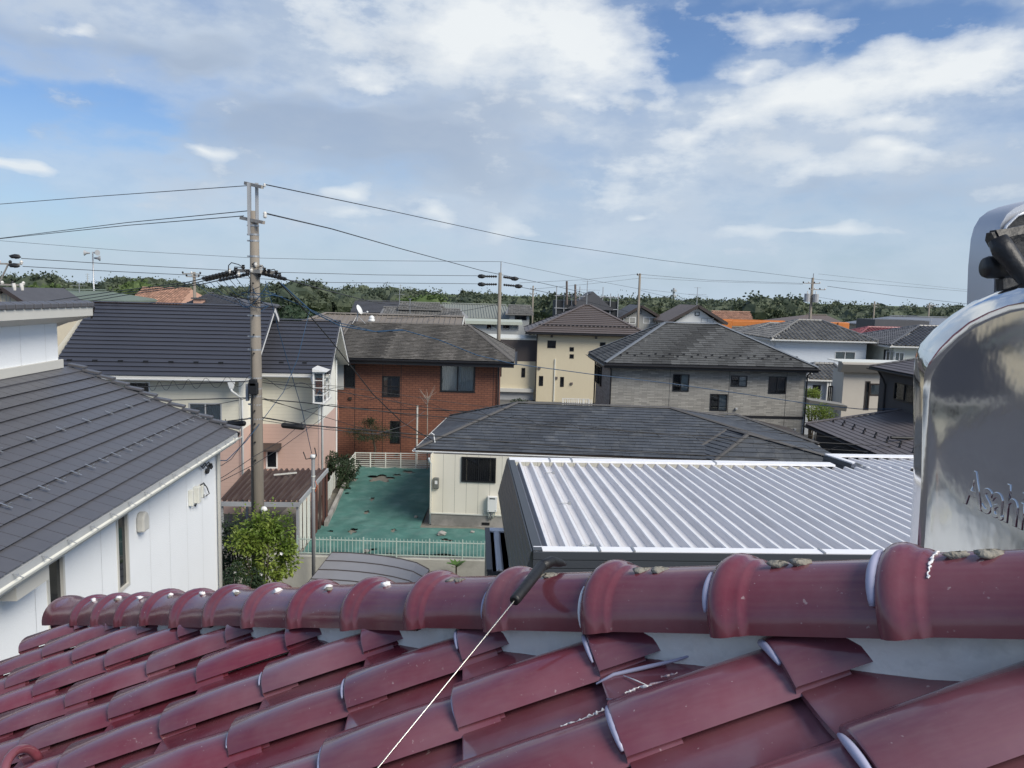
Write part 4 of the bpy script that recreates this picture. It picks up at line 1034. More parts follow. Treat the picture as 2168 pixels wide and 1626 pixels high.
# heater, meter, pipes, downpipe
u0, u1, z0, z1 = wf_.rect(1033, 1049, 1053, 1081); hw = wf_.obox(MB(), u0, u1, z0, z1, .02, .22).build('water_heater_box', M['white_alu'], h5.root, bevel=.012)
wf_.obox(MB(), lerp(u0, u1, .22), lerp(u0, u1, .8), z1 - .09, z1 - .05, .215, .228).build('flue_slot', M['black_alu'], hw)
for (ua, zb, r_) in ((.12, z0 + .06, .018), (.85, z0 + .06, .02)): wf_.obox(MB(), lerp(u0, u1, ua) - r_, lerp(u0, u1, ua) + r_, zb - r_, zb + r_, .215, .226).build('knob', M['grey_alu'], hw)
for q, (ua, zlow, m) in enumerate(((.15, z0 - .28, 'white_fence'), (.35, .35, 'grey_alu'), (.55, z0 - .3, 'white_fence'), (.75, .45, 'white_fence'), (.25, z0 - .2, 'black_rubber'))):
    uu = lerp(u0, u1, ua); MB().tube([wf_.P(uu, z0 + .01, .12), wf_.P(uu + .01, (z0 + zlow) / 2, .1), wf_.P(uu - .05 * (q % 2), zlow, .06)], .026, 7).build('pipe', M[m], hw, smooth=True)
uu = lerp(u0, u1, .1); wf_.obox(MB(), u0 - .14, u0 - .06, z0 - .16, z0 - .04, .0, .06).build('socket_box', M['greybeige'], h5.root)
u0, u1, z0, z1 = wf_.rect(918, 1010, 930, 1034); mt = wf_.obox(MB(), u0, u1, z0, z1, .0, .13).build('electric_meter', mat('meter casing', (.14, .145, .13), .5, .1), h5.root, bevel=.04)
wf_.obox(MB(), lerp(u0, u1, .3), lerp(u0, u1, .75), lerp(z0, z1, .45), lerp(z0, z1, .75), .125, .137).build('meter_window', M['white_alu'], mt)
wf_.obox(MB(), 2.0, 2.3, .1, .2, -.03, .012).build('floor_vent', M['black_alu'], h5.root)
MB().tube([wf_.P(-.02, EZ - .12, .55), wf_.P(-.02, EZ - .3, .4), wf_.P(-.02, EZ - .42, .08), wf_.P(-.02, .08, .08)], .04, 8).build('downpipe', mat('pale blue pipe', (.45, .52, .55), .5, .08), h5.root, smooth=True)
MB().box(-.07 + wx0, .07 + wx0, A5.y - .14, A5.y + .01, EZ - .3, EZ - .1).build('rain_hopper', M['gutter_white'], h5.root, bevel=.02)
# roofs
ridL = l5(aty(1095, 856, 33.6)); ridR = l5(aty(1418, 863, 33.4)); ry = (ridL.y + ridR.y) / 2; rzz = (ridL.z + ridR.z) / 2
back = 2 * ry - A5.y
rl, rr_ = Vector((ridL.x, ry, rzz)), Vector((ridR.x, ry, rzz))
fA, fB, bA, bB = Vector((A5.x, A5.y, EZ)), Vector((B5.x, B5.y, EZ)), Vector((A5.x + .2, back, EZ)), Vector((B5.x, back, EZ))
fB = Vector((B5.x, fA.y, EZ))
dk = MB(); th_ = (0, 0, -.12)
for q in ((fA, fB, rr_, rl), (bB, bA, rl, rr_), (bA, fA, rl), (fB, bB, rr_)): dk.prism(q, th_)
r5 = dk.build('roof', M['bronze_alu'], h5.root); u_ = Vector((0, 0, .008))
rs5 = random.Random(8)
for q in ((fA, fB, rl, rr_), (bB, bA, rr_, rl), (bA, fA, rl, rl + Vector((0, -.01, 0))), (fB, bB, rr_ + Vector((0, -.01, 0)), rr_)):
    roof_face(h5, r5, q[0] + u_, q[1] + u_, q[2] + u_, q[3] + u_, .24, M['slate_blue'], slate=.6, thick=.010, lift=.024, name='slate_course', rnd=rs5)
for (p, q) in ((fA, rl), (bA, rl), (fB, rr_), (bB, rr_), (rl, rr_)): cap_line(r5, p + Vector((0, 0, .05)), q + Vector((0, 0, .05)), .11, .035, M['cap_metal'])
gutter(r5, fA + Vector((0, -.02, -.03)), Vector((l5(aty(1462, 962, 29)).x, fA.y - .02, EZ - .03)), .06, M['gutter_white'], (0, -1, 0))
gutter(r5, fA + Vector((-.02, 0, -.03)), bA + Vector((-.02, 0, -.03)), .06, M['gutter_white'], (-1, 0, 0))
# front wing
v0 = l5(atz(1459, 962, EZ + .03)); w0 = l5(aty(1541, 910, 30.9)); w1 = l5(aty(1583, 925, 29.9)); hb = l5(atz(1512, 977, EZ + .0)); fe = Vector((B5.x + .2, hb.y, EZ + .03))
w1.z = w0.z - .02
dk = MB(); dk.prism((v0, hb, w1, w0), th_); dk.prism((hb, fe, w1), th_); dk.prism((fe, Vector((B5.x, fA.y + .5, EZ + .1)), w0, w1), th_); rw5 = dk.build('wing_roof', M['bronze_alu'], h5.root)
roof_face(h5, rw5, v0 + u_ * 3, hb + u_ * 3, w0 + u_ * 3, w1 + u_ * 3, .24, M['slate_blue'], slate=.6, thick=.010, lift=.024, name='slate_course', rnd=rs5)
roof_face(h5, rw5, hb + u_ * 3, fe + u_ * 3, w1 + u_ * 3, w1 + u_ * 3 + Vector((.02, 0, 0)), .24, M['slate_blue'], slate=.6, thick=.010, lift=.024, name='slate_course', rnd=rs5)
for (p, q) in ((hb, w1), (v0, w0), (w1, w0), (fe, w1)): cap_line(rw5, p + Vector((0, 0, .06)), q + Vector((0, 0, .06)), .12, .035, M['cap_metal'])
MB().box(v0.x + .6, B5.x - .6, hb.y + .5, wy0 + .5, 0, EZ - .06).build('wing_wall', M['tan_board'], h5.root)
# rear wing to the right
s0 = l5(aty(1470, 876, 35.2)); s1 = l5(aty(1555, 877, 35.2)); s2 = l5(atz(1735, 941, EZ)); s3 = l5(aty(1600, 941, 33.0)); s3.z = EZ; s3.y = s2.y; s1.z = s0.z
dk = MB(); dk.prism((s3, s2, s1, s0), th_); dk.prism((s2, Vector((s2.x, s1.y + 2.2, EZ)), s1), th_); rr5 = dk.build('rear_roof', M['bronze_alu'], h5.root)
roof_face(h5, rr5, s3 + u_, s2 + u_, s0 + u_, s1 + u_, .24, M['slate_blue'], slate=.6, thick=.010, lift=.024, name='slate_course', rnd=rs5)
cap_line(rr5, s2 + Vector((0, 0, .05)), s1 + Vector((0, 0, .05)), .11, .035, M['cap_metal']); cap_line(rr5, s0 + Vector((0, 0, .05)), s1 + Vector((0, 0, .05)), .11, .035, M['cap_metal'])
gutter(rr5, s3 + Vector((0, -.02, -.03)), s2 + Vector((0, -.02, -.03)), .06, M['gutter_white'], (0, -1, 0))
MB().box(B5.x - 3, s2.x - .6, s2.y + .6, s2.y + 4.5, 0, EZ - .05).build('rear_wall', M['tan_board'], h5.root)
# roof bracket for the service cable
q = l5(aty(918, 938, 30.2)); MB().tube([q + Vector((.12, -.1, -.3)), q + Vector((0, 0, .35)), q + Vector((-.1, 0, .4))], .025, 6).build('cable_bracket', M['gutter_white'], h5.root)

# ------------------------------------------------------------------ pale ribbed metal roof with charcoal fascia
M['white_rib'] = mat('pale ribbed metal', (.68, .665, .67), .5, .12, 1.2, metal=.0, spec=.35, col2=(.56, .545, .55), mixlo=.5, mixhi=.72, mscale=.9, stretch=(6, .6, 1), rvar=.08)
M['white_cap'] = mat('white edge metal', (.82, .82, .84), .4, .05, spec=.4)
M['rib_lit_tone'] = mat('rib cap in crown light tone', (.76, .76, .77), .5, .1, 2, spec=.35, col2=(.66, .65, .65), mixlo=.5, mixhi=.75, mscale=1.5)  # rib cap strips; their whiter tone puts the crowns' stronger reflection into the colour
M['charcoal_sheet'] = mat('charcoal fascia sheet', (.055, .062, .072), .45, .1, 1.5, metal=.2)
ZD = 5.0
nl, flD = atz(1129, 1165, ZD), atz(1076, 969, ZD - .22); nr = atz(1850, 1172, ZD)
yawD = math.atan2(nr.y - nl.y, nr.x - nl.x)
hd = House('ribbed_roof_garage', 'flat garage with a pale ribbed metal roof and charcoal fascia behind the red ridge', 'garage', (nl.x, nl.y, -1.1), yawD)
ld = hd.loc; nlL = ld(nl); fL = ld(flD); WDd = 10.6; 
DY = fL.y; zn, zf = nlL.z, fL.z; 
def ribbed(parent, x0, x1, y0, y1, z0, z1, pitch, name='roof_panel'):
    n_ = round((x1 - x0) / pitch)
    prof = [(0, 0), (.16, 0), (.30, .085), (.33, .10), (.47, .10), (.50, .085), (.64, 0), (.72, .0), (.73, .006), (.78, .006), (.79, 0), (1, 0)]
    for k in range(n_):
        q = MB(); pr = [(x0 + (k + a) * pitch, z) for a, z in prof]
        for (xa, za), (xb, zb) in zip(pr, pr[1:]): q.poly([(xa, y0, z0 + za - .16), (xb, y0, z0 + zb - .16), (xb, y1, z1 + zb - .16), (xa, y1, z1 + za - .16)])
        q.build(name, M['white_rib'], parent)
        xa, xb = x0 + (k + .29) * pitch, x0 + (k + .51) * pitch
        MB().prism([(xa, y0, z0 - .075), (xb, y0, z0 - .075), (xb - .01, y0, z0 - .05), (xa + .01, y0, z0 - .05)], (0, y1 - y0, z1 - z0)).build('rib_cap', M['rib_lit_tone'], parent)
rbs = MB(); rbs.box(.12, WDd, .1, DY - .1, zn - .9, zn - .42); rD = rbs.build('roof', M['charcoal_sheet'], hd.root)
sh = (fL.x) / DY
shear = Matrix(((1, sh, 0, 0), (0, 1, 0, 0), (0, 0, 1, 0), (0, 0, 0, 1)))
pitchD = .297
mk = len(bpy.data.objects)
before = set(bpy.data.objects)
ribbed(rD, .17, WDd, .22, DY - .22, zn, zf + .0, pitchD)
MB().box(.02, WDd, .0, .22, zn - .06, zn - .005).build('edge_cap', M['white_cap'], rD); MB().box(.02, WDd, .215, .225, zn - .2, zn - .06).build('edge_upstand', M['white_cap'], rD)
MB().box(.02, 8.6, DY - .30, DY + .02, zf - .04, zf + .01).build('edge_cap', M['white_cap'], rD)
MB().box(.0, .19, .0, DY, zf - .35, zf - .02) 
sc_ = MB(); sc_.prism([(0, 0, zn), (.15, 0, zn - .0), (.15, 0, zn - .06), (0, 0, zn - .06)], (0, DY, zf - zn)); sc_.build('edge_cap', M['charcoal_sheet'], rD)
for k, xx in enumerate((1.05, 1.62, 5.4, 9.3)): MB().box(xx, xx + .04, DY - .31, DY + .025, zf - .03, zf + .025).build('cap_joint', M['steel'], rD)
for k, xx in enumerate((1.05, 1.6, 4.7)): MB().box(xx, xx + .035, -.01, .24, zn - .05, zn + .012).build('cap_joint', M['steel'], rD)
for k, yy in enumerate((.35, 3.2, 6.2)):
    xx = .17 + pitchD * 2.4; z = lerp(zn, zf, yy / DY) - .05
    MB().tube([(xx - .1, yy, z + .0), (xx - .05, yy, z + .03), (xx + .09, yy, z + .03), (xx + .13, yy, z - .01)], .012, 6).build('strap', M['steel'], rD); MB().box(xx + .08, xx + .14, yy - .03, yy + .03, z - .0, z + .06).build('strap_clamp', M['steel'], rD)
# charcoal fascia boards (front, left) leaning out slightly below
def fascia(p, q, outv, zt0, zt1, h, n_, lean):
    p, q, outv = Vector(p), Vector(q), Vector(outv)
    for k in range(n_):
        a, b = k / n_, (k + 1) / n_
        pts = []
        for t_, o in ((a, .0), (a + .008, .018), (b - .012, .018), (b, .0)):
            pts.append((outv * (lean * t_ + o), -h * t_))
        mb = MB()
        for (o1, z1_), (o2, z2_) in zip(pts, pts[1:]):
            mb.poly([p + o1 + Vector((0, 0, zt0 + z1_)), p + o2 + Vector((0, 0, zt0 + z2_)), q + o2 + Vector((0, 0, zt1 + z2_)), q + o1 + Vector((0, 0, zt1 + z1_))])
        mb.build('fascia_board', M['charcoal_sheet'], hd.root)
fascia((0, -.01, 0), (WDd, -.01, 0), (0, -1, 0), zn - .015, zn - .015, 1.1, 8, .02)
fascia((-.012, 0, 0), (-.012, DY, 0), (-1, 0, 0), zn - .015, zf - .015, .95, 7, .22)
for o in set(bpy.data.objects) - before:
    if o.type == 'MESH': o.data.transform(shear)
MB().prism([shear @ Vector(p) for p in ((.25, .2, 0), (WDd - .2, .2, 0), (WDd - .2, DY - .2, 0), (.25, DY - .2, 0))], (0, 0, zn - .95)).build('wall', M['charcoal_sheet'], hd.root)
# second, further bay of the same roof
before = set(bpy.data.objects)
b0 = ld(atz(1748, 954, ZD - .22)); 
MB().box(b0.x + .1, 15, DY + .05, b0.y - .1, zf - .8, zf - .42).build('roof', M['charcoal_sheet'], hd.root)
r2 = bpy.data.objects[-1]
ribbed(rD, b0.x + .2, 15, DY - .2, b0.y - .2, zf, zf - .1, pitchD)
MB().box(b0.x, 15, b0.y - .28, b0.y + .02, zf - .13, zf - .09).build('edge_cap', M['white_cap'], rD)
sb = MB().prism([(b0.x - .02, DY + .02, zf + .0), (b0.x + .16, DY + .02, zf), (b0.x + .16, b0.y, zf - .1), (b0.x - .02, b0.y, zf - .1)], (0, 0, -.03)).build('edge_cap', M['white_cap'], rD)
fascia((b0.x - .02, DY + .02, 0), (b0.x - .02, b0.y, 0), (-1, 0, 0), zf - .035, zf - .135, .8, 6, .16)
MB().box(b0.x + .2, 14.8, DY, b0.y - .3, 0, zf - .9).build('wall', M['charcoal_sheet'], hd.root)
# small lower shed with the same roof
sN, sF = atz(1044, 1203, 3.0), atz(1092, 1176, 3.0)
hs = House('small_shed', 'small charcoal shed roof just left of the pale ribbed garage', 'shed', (sN.x - .12, sN.y - .2, -1.1), yawD)
w_ = 1.6; d_ = 3.0; zz = 4.1
MB().box(0, w_, 0, d_, 0, zz).build('wall', M['charcoal_sheet'], hs.root)
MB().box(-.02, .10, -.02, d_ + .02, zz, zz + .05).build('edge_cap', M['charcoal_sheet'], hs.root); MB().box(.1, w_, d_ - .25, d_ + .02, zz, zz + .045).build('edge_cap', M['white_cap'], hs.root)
for k in range(5): MB().prism([(.12 + k * .29, .0, zz + .005), (.2 + k * .29, 0, zz + .005), (.24 + k * .29, 0, zz + .04), (.32 + k * .29, 0, zz + .04), (.36 + k * .29, 0, zz + .005), (.41 + k * .29, 0, zz + .005)], (0, d_ - .25, 0)).build('roof_panel', M['white_rib'], hs.root)
# ------------------------------------------------------------------ generic hip / gable builders for the houses further back
def hip_roof(h, name, x0, x1, y0, y1, ez, rz_, rx0, rx1, m, under, expo=.24, slate=.5, thick=.012, lift=.012, capm=None, caps=.1, rnd=None, jitter=.004, faces='flrb', course='slate_course', capname='hip_cap', ymid=None, island=True):
    ym = (y0 + y1) / 2 if ymid is None else ymid
    fA, fB, bA, bB = Vector((x0, y0, ez)), Vector((x1, y0, ez)), Vector((x0, y1, ez)), Vector((x1, y1, ez)); rl, rr_ = Vector((rx0, ym, rz_)), Vector((rx1, ym, rz_))
    dk = MB(); t = (0, 0, -.14)
    for q in ((fA, fB, rr_, rl), (bB, bA, rl, rr_), (bA, fA, rl), (fB, bB, rr_)): dk.prism(q, t)
    r = dk.build(name, under, h.root); u_ = Vector((0, 0, .008)); e_ = Vector((0, -.01, 0))
    for k, q in (('f', (fA, fB, rl, rr_)), ('b', (bB, bA, rr_, rl)), ('l', (bA, fA, rl, rl + e_)), ('r', (fB, bB, rr_ + e_, rr_))):
        if k in faces: roof_face(h, r, q[0] + u_, q[1] + u_, q[2] + u_, q[3] + u_, expo, m, slate=slate, thick=thick, lift=lift, name=course, rnd=rnd or random.Random(9), jitter=jitter)
    if capm:
        o = Vector((0, 0, .05))
        for (p, q) in ((fA, rl), (fB, rr_), (bA, rl), (bB, rr_)) + (((rl, rr_),) if (rr_ - rl).length > .05 else ()): cap_line(r, p + o, q + o, caps, .03, capm, capname)
    return r, fA, fB, bA, bB, rl, rr_

# ------------------------------------------------------------------ brick house with weathered slate roof
M['brick'] = brick_mat('orange red brick siding', (.225, .090, .053), (.18, .070, .043), (.095, .042, .030), .32, .115, .014, off=.5, var=.2)
M['slate_old'] = mat('weathered grey brown slate', (.085, .078, .068), .85, .4, 9, island=.38, bump=.3, col2=(.17, .155, .14), mixlo=.52, mixhi=.75, mscale=2.5)
eL, eR = atz(694, 757, 5.5), atz(1086, 771, 5.5); yw = R(-.3)
h3 = House('brick_house', 'two-storey brick house with weathered slate hip roof beyond the green sheet', 'house', (eL.x, eL.y, 0), yw); l3 = h3.loc
W3 = (eR - eL).length; D3 = 9.2; ra, rb_ = l3(aty(742, 682, eL.y + 4.4)), l3(aty(992, 690, eL.y + 4.4))
r3, *_ = hip_roof(h3, 'roof', 0, W3, 0, D3, 5.5, (ra.z + rb_.z) / 2, ra.x, rb_.x, M['slate_old'], M['gutter_black'], expo=.19, slate=.42, capm=mat('weathered ridge cap', (.12, .11, .10), .8, .3), jitter=.008, thick=.014, lift=.026)
MB().box(.0, W3, -.05, .02, 5.22, 5.46).build('fascia', M['gutter_black'], r3); gutter(r3, (-.05, -.03, 5.46), (W3 + .05, -.03, 5.46), .07, M['gutter_black'], (0, -1, 0)); gutter(r3, (W3 + .03, 0, 5.46), (W3 + .03, D3, 5.46), .07, M['gutter_black'], (1, 0, 0))
f0 = l3(aty(684, 800, eL.y + .7)).x; f1 = l3(aty(1053, 800, eL.y + .7)).x
w = Wall(h3, (f0, .7, 0), (1, 0, 0), f1 - f0, 0, 5.4, M['brick'])
w.window(px=(729, 772, 752, 821), split=1, hsplit=2, pane='glass_dark', frame=.07)
w.window(px=(809, 796, 847, 841), split=1, hsplit=2, pane='glass_dark', frame=.08)
w.window(px=(932, 770, 1006, 831), split=2, pane='glass', frame=.09, curtain=('curtain_grey',))
w.window(px=(826, 891, 847, 939), split=1, hsplit=1, pane='glass_dark', frame=.06)
w.build()
u0, u1, z0, z1 = w.rect(686, 766, 728, 824); w.obox(MB(), u0, u1, z0, z1, .005, .03).build('cream_panel', M['greybeige'], h3.root)
for x in (751, 810, 849, 1043): u = w.uv(x, 870)[0]; w.obox(MB(), u - .012, u + .012, 0, 5.35, .001, .006).build('panel_joint', M['gutter_black'], h3.root)
for z in (2.75,): w.obox(MB(), 0, f1 - f0, z - .02, z + .02, .001, .005).build('panel_joint', M['gutter_black'], h3.root)
Wall(h3, (f1, .7, 0), (0, 1, 0), D3 - 1.4, 0, 5.4, M['brick']).build(); Wall(h3, (f0, D3 - .7, 0), (0, -1, 0), D3 - 1.4, 0, 5.4, M['brick']).build(); Wall(h3, (f1, D3 - .7, 0), (-1, 0, 0), f1 - f0, 0, 5.4, M['brick']).build()
MB().tube([(f1 + .06, .6, 5.4), (f1 + .06, .64, 0.1)], .045, 7).build('downpipe', M['gutter_black'], h3.root)
for (x, y) in ((742, 843), (841, 961)): u, z = w.uv(x, y); w.obox(MB(), u - .08, u + .08, z - .07, z + .07, 0, .08).build('wall_vent', M['bronze_alu'], h3.root)
p = l3(aty(882, 960, eL.y - .3)); MB().tube([(p.x, -.2, 0), (p.x, -.2, l3(aty(884, 858, eL.y - .2)).z)], .05, 7).build('vent_pipe', M['greybeige'], h3.root)

# ------------------------------------------------------------------ taupe metal-roofed house behind it
M['taupe'] = mat('taupe standing seam', (.20, .175, .15), .55, .12, 1.0, stretch=(2, .3, 1))
Y4 = 54.0; q0, q1 = aty(690, 663, Y4), aty(972, 672, Y4)
h4 = House('taupe_roof_house', 'house with a taupe seamed metal gable roof behind the brick house', 'house', (q0.x, Y4 - 4.6, 0), math.atan2(q1.y - q0.y, q1.x - q0.x)); L4 = q1.x - q0.x; zr = (q0.z + q1.z) / 2; ze = zr - 1.5
dk = MB(); E4 = [Vector((-3.2, 0, ze)), Vector((L4 + .3, 0, ze)), Vector((L4 + .3, 4.6, zr)), Vector((0, 4.6, zr)), Vector((-3.2, 9.2, ze)), Vector((L4 + .3, 9.2, ze))]
dk.prism([E4[0], E4[1], E4[2], E4[3]], (0, 0, -.15)); dk.prism([E4[5], E4[4], E4[3], E4[2]], (0, 0, -.15)); dk.prism([E4[4], E4[0], E4[3]], (0, 0, -.15)); r4 = dk.build('roof', M['taupe'], h4.root)
for k in range(34):
    x = -3.0 + k * (L4 + 3.2) / 34; t0 = 0.0; tt = 1.0 if x > 0 else (x + 3.2) / 3.2
    MB().bar((x, 0, ze + .03), (x, 4.6 * tt, lerp(ze, zr, tt) + .03), .04, .06).build('seam', M['taupe'], r4)
cap_line(r4, (0, 4.6, zr + .05), (L4 + .35, 4.6, zr + .05), .2, .05, M['taupe'], 'ridge_cap'); cap_line(r4, (-3.2, 0, ze + .05), (0, 4.6, zr + .05), .2, .05, M['taupe'])
MB().bar((L4 + .35, 0, ze - .05), (L4 + .35, 4.6, zr - .05), .06, .25).build('bargeboard', M['greybeige'], r4); MB().bar((L4 + .35, 9.2, ze - .05), (L4 + .35, 4.6, zr - .05), .06, .25).build('bargeboard', M['greybeige'], r4)
MB().box(-2.6, L4 - .3, .6, 8.6, 0, ze - .02).prism([(L4 - .3, .6, ze - .02), (L4 - .3, 8.6, ze - .02), (L4 - .3, 4.6, zr - .3)], (-.1, 0, 0)).build('wall', M['greybeige'], h4.root)
# satellite dish on the brick roof
dp = aty(757, 676, eL.y + 4.3); ds = thing('satellite_dish', 'white satellite dish on a tripod at the ridge of the brick house', 'dish', tuple(dp))
MB().tube([(0, 0, -.1), (0, 0, .75)], .03, 6).build('mast', M['grey_alu'], ds)
for a in range(3): MB().tube([(math.cos(a * 2.1) * .45, math.sin(a * 2.1) * .45, -.25), (0, 0, .25)], .016, 5).build('leg', M['grey_alu'], ds)
di = MB(); rg = []
for k in range(5):
    r_ = .30 * k / 4; rg.append(di.vs([Vector((.12 - .25 * (r_ / .3) ** 2 * .3 + .0, r_ * math.cos(a * math.pi / 6), r_ * math.sin(a * math.pi / 6))) for a in range(12)]))
for a, b in zip(rg, rg[1:]):
    for q in range(12): di.f.append((a + q, a + (q + 1) % 12, b + (q + 1) % 12, b + q))
o = di.build('reflector', M['white_alu'], ds, smooth=True); o.location = (.08, 0, .55); o.rotation_euler = (0, R(-25), R(-15))
MB().tube([(.1, 0, .35), (.55, -.08, .42)], .014, 5).lump((.58, -.09, .44), .06, .06, .06, 1, 7, 5, .05).build('feed_arm', M['white_alu'], ds)
p = aty(787, 676, eL.y + 4.8); o = MB().lump((0, 0, .06), .16, .16, .17, 3, 12, 6, .0).box(-.17, .17, -.17, .17, -.14, 0).build('roof_dome_vent', M['white_alu'], smooth=True); o.location = p; tag(o, 'small pale dome vent on the ridge of the brick house', 'roof vent')

# ------------------------------------------------------------------ beige house with brown metal hip roof
M['beige'] = lap_mat('beige fine siding', (.60, .53, .38), .09, dark=.9, width=.1)
M['brown_metal'] = mat('brown metal roofing', (.115, .095, .088), .5, .1, 1, island=.05)
Y6 = 65.0; eL, eR = aty(1113, 702, Y6), aty(1379, 712, Y6); ez = (eL.z + eR.z) / 2
h6 = House('beige_house', 'beige house with brown ribbed metal hip roof and tiny square windows', 'house', (eL.x, Y6, 0), 0.0); W6 = eR.x - eL.x; ap = aty(1243, 646, Y6 + 5)
r6, *_ = hip_roof(h6, 'roof', 0, W6, 0, 10, ez, ap.z, ap.x - eL.x - .25, ap.x - eL.x + .25, M['brown_metal'], M['gutter_black'], expo=.36, slate=None, thick=.01, lift=.05, capm=M['brown_metal'], caps=.22, jitter=0, course='roof_course')
gutter(r6, (-.05, -.02, ez - .05), (W6 + .05, -.02, ez - .05), .09, M['gutter_black'], (0, -1, 0))
for k in range(24): MB().box(-.1, .1, -.04, .04, -.02, .08).build('snow_stop', M['gutter_black'], r6).location = (1.2 + k * (W6 - 2.4) / 23, 1.1, lerp(ez, ap.z, .22) + .09)
a6 = h6.loc(aty(1136, 760, Y6 + .6)).x
w = Wall(h6, (a6, .6, 0), (1, 0, 0), W6 - a6 - .5, -.2, ez - .06, M['beige'])
for px in ((1159, 721, 1177, 737), (1206, 735, 1215, 744), (1206, 750, 1215, 759), (1141, 796, 1150, 817), (1186, 798, 1194, 819), (1270, 725, 1282, 733)): w.window(px=px, split=1, frame=.06, pane='glass_dark')
w.build()
for (x, y) in ((1142, 779), (1178, 800), (1210, 812), (1168, 712), (1262, 715)): u, z = w.uv(x, y); w.obox(MB(), u - .1, u + .1, z - .1, z + .1, 0, .1).build('wall_vent', M['brown_metal'], h6.root)
u = w.uv(1174, 800)[0]; w.obox(MB(), u - .04, u + .04, 0, w.uv(1174, 760)[1], .0, .08).build('downpipe', M['cream_trim'], h6.root); MB().box(a6 - .06, a6 + .03, .45, .6, 0, ez - .1).build('downpipe', M['gutter_black'], h6.root)
MB().box(a6 + .05, W6 - .6, .65, 9.4, 0, ez - .1).build('wall_core', M['cream_trim'], h6.root)
w = Wall(h6, (h6.loc(aty(1018, 740, Y6 + 1.2)).x, 1.2, 0), (1, 0, 0), a6 - h6.loc(aty(1018, 740, Y6 + 1.2)).x, -.2, aty(1080, 764, Y6 + 1.2).z, M['beige'])
w.window(px=(1104, 779, 1112, 799), split=1, frame=.06); w.window(px=(1054, 777, 1062, 797), split=1, frame=.06); w.build()
zt = aty(1080, 719, Y6 + 1.2).z
w.obox(MB(), .0, w.L, w.z1, zt, -.1, .02).build('dark_cladding', mat('dark brown cladding', (.06, .05, .048), .6, .1, stretch=(1, 1, 3)), h6.root); w.obox(MB(), -.05, w.L, zt, zt + .14, -6, .05).build('parapet_cap', M['cream_trim'], h6.root)
u0, u1, z0, z1 = w.rect(1053, 829, 1129, 852); g_ = w.obox(MB(), max(u0, 0), u1, z0 - .3, z1, .0, .03).build('garage_door', M['grey_alu'], h6.root); w.obox(MB(), max(u0, 0), u1, z1, z1 + .3, .0, .35).build('door_housing', M['greybeige'], h6.root)
MB().box(w.p.x + .1, a6, 1.3, 8, 0, zt).build('wall_core', M['greybeige'], h6.root)
fa = atz(1188, 862, 0); rail_fence('rail_fence', 'white picket railing in front of the beige house', Vector((fa.x, 61, 0)), Vector((aty(1246, 860, 61).x, 61, 0)), .9, 5, 1, M['white_alu'])
t = [o for o in bpy.data.objects if o.name.startswith('rail_fence')][-1]
for k in range(16): MB().box(-.03, .03, -.02, .02, .08, .88).build('picket', M['white_alu'], [o for o in COL.objects if o.get('label') == 'white picket railing in front of the beige house'][0]).location = (.1 + k * .15, .03, 0)

# ------------------------------------------------------------------ grey stone house
M['stone'] = brick_mat('grey ledge stone siding', (.36, .345, .31), (.23, .22, .20), (.15, .145, .135), .42, .075, .006, off=.37, var=.22)
M['slate_moss'] = mat('mottled charcoal slate', (.066, .068, .068), .85, .4, 9, island=.4, bump=.3, col2=(.14, .14, .135), mixlo=.6, mixhi=.78, mscale=3.0)
eL, eR, eB = atz(1281, 769, 5.6), atz(1738, 781, 5.6), atz(1231, 747, 5.6); yw = math.atan2(eR.y - eL.y, eR.x - eL.x) + R(1.5)
h7 = House('grey_stone_house', 'two-storey grey stone-clad house with mottled slate hip roof', 'house', (eL.x, eL.y, 0), yw); l7 = h7.loc
W7 = l7(eR).x; D7 = l7(eB).y; ra, rb_ = l7(aty(1409, 684, eL.y + D7 / 2)), l7(aty(1521, 687, eL.y + D7 / 2))
M['cap_grey'] = mat('pale ridge metal', (.20, .215, .23), .4, .1, metal=.3)
r7, fA, fB, bA, bB, rl, rr_ = hip_roof(h7, 'roof', 0, W7, 0, D7, 5.6, (ra.z + rb_.z) / 2, ra.x, rb_.x, M['slate_moss'], M['gutter_black'], expo=.2, slate=.5, capm=M['cap_grey'], caps=.13, jitter=.01, thick=.014, lift=.026)
MB().box(0, W7, -.06, .02, 5.36, 5.57).build('fascia', M['gutter_black'], r7); gutter(r7, (-.05, -.06, 5.55), (W7 + .05, -.06, 5.55), .075, M['gutter_black'], (0, -1, 0)); gutter(r7, (-.03, -.05, 5.55), (-.03, D7, 5.55), .075, M['gutter_black'], (-1, 0, 0)); MB().box(-.04, .03, .02, D7, 5.36, 5.57).build('fascia', M['gutter_black'], r7)
rn = random.Random(3)
for k in range(26):
    x = .9 + k * (W7 - 1.8) / 25; t = .16 + .05 * (k % 2); MB().box(-.05, .05, -.03, .03, -.02, .05).build('snow_stop', M['gutter_black'], r7).location = (x, D7 / 2 * t, lerp(5.6, rl.z, t) + .06)
o7 = .55; x0 = l7(aty(1294, 800, eL.y + o7)).x; x1 = l7(aty(1711, 800, eL.y + o7)).x
w = Wall(h7, (x0, o7, 0), (1, 0, 0), x1 - x0, 0, 5.5, M['stone'])
w.window(px=(1424, 792, 1459, 829), frame=.05, split=2, curtain=('curtain_grey', (.5, 1)), pane='glass'); w.window(px=(1547, 795, 1582, 819), frame=.05, pane='glass', curtain=('curtain_grey', (.5, 1))); w.window(px=(1627, 797, 1664, 834), frame=.05, pane='glass_dark'); w.window(px=(1503, 834, 1540, 870), frame=.05, pane='glass', curtain=('curtain_grey', (.5, 1)))
w.build()
for x in (1543, 1664, 1417): u = w.uv(x, 830)[0]; w.obox(MB(), u - .01, u + .01, 0, 5.4, .001, .005).build('panel_joint', M['gutter_black'], h7.root)
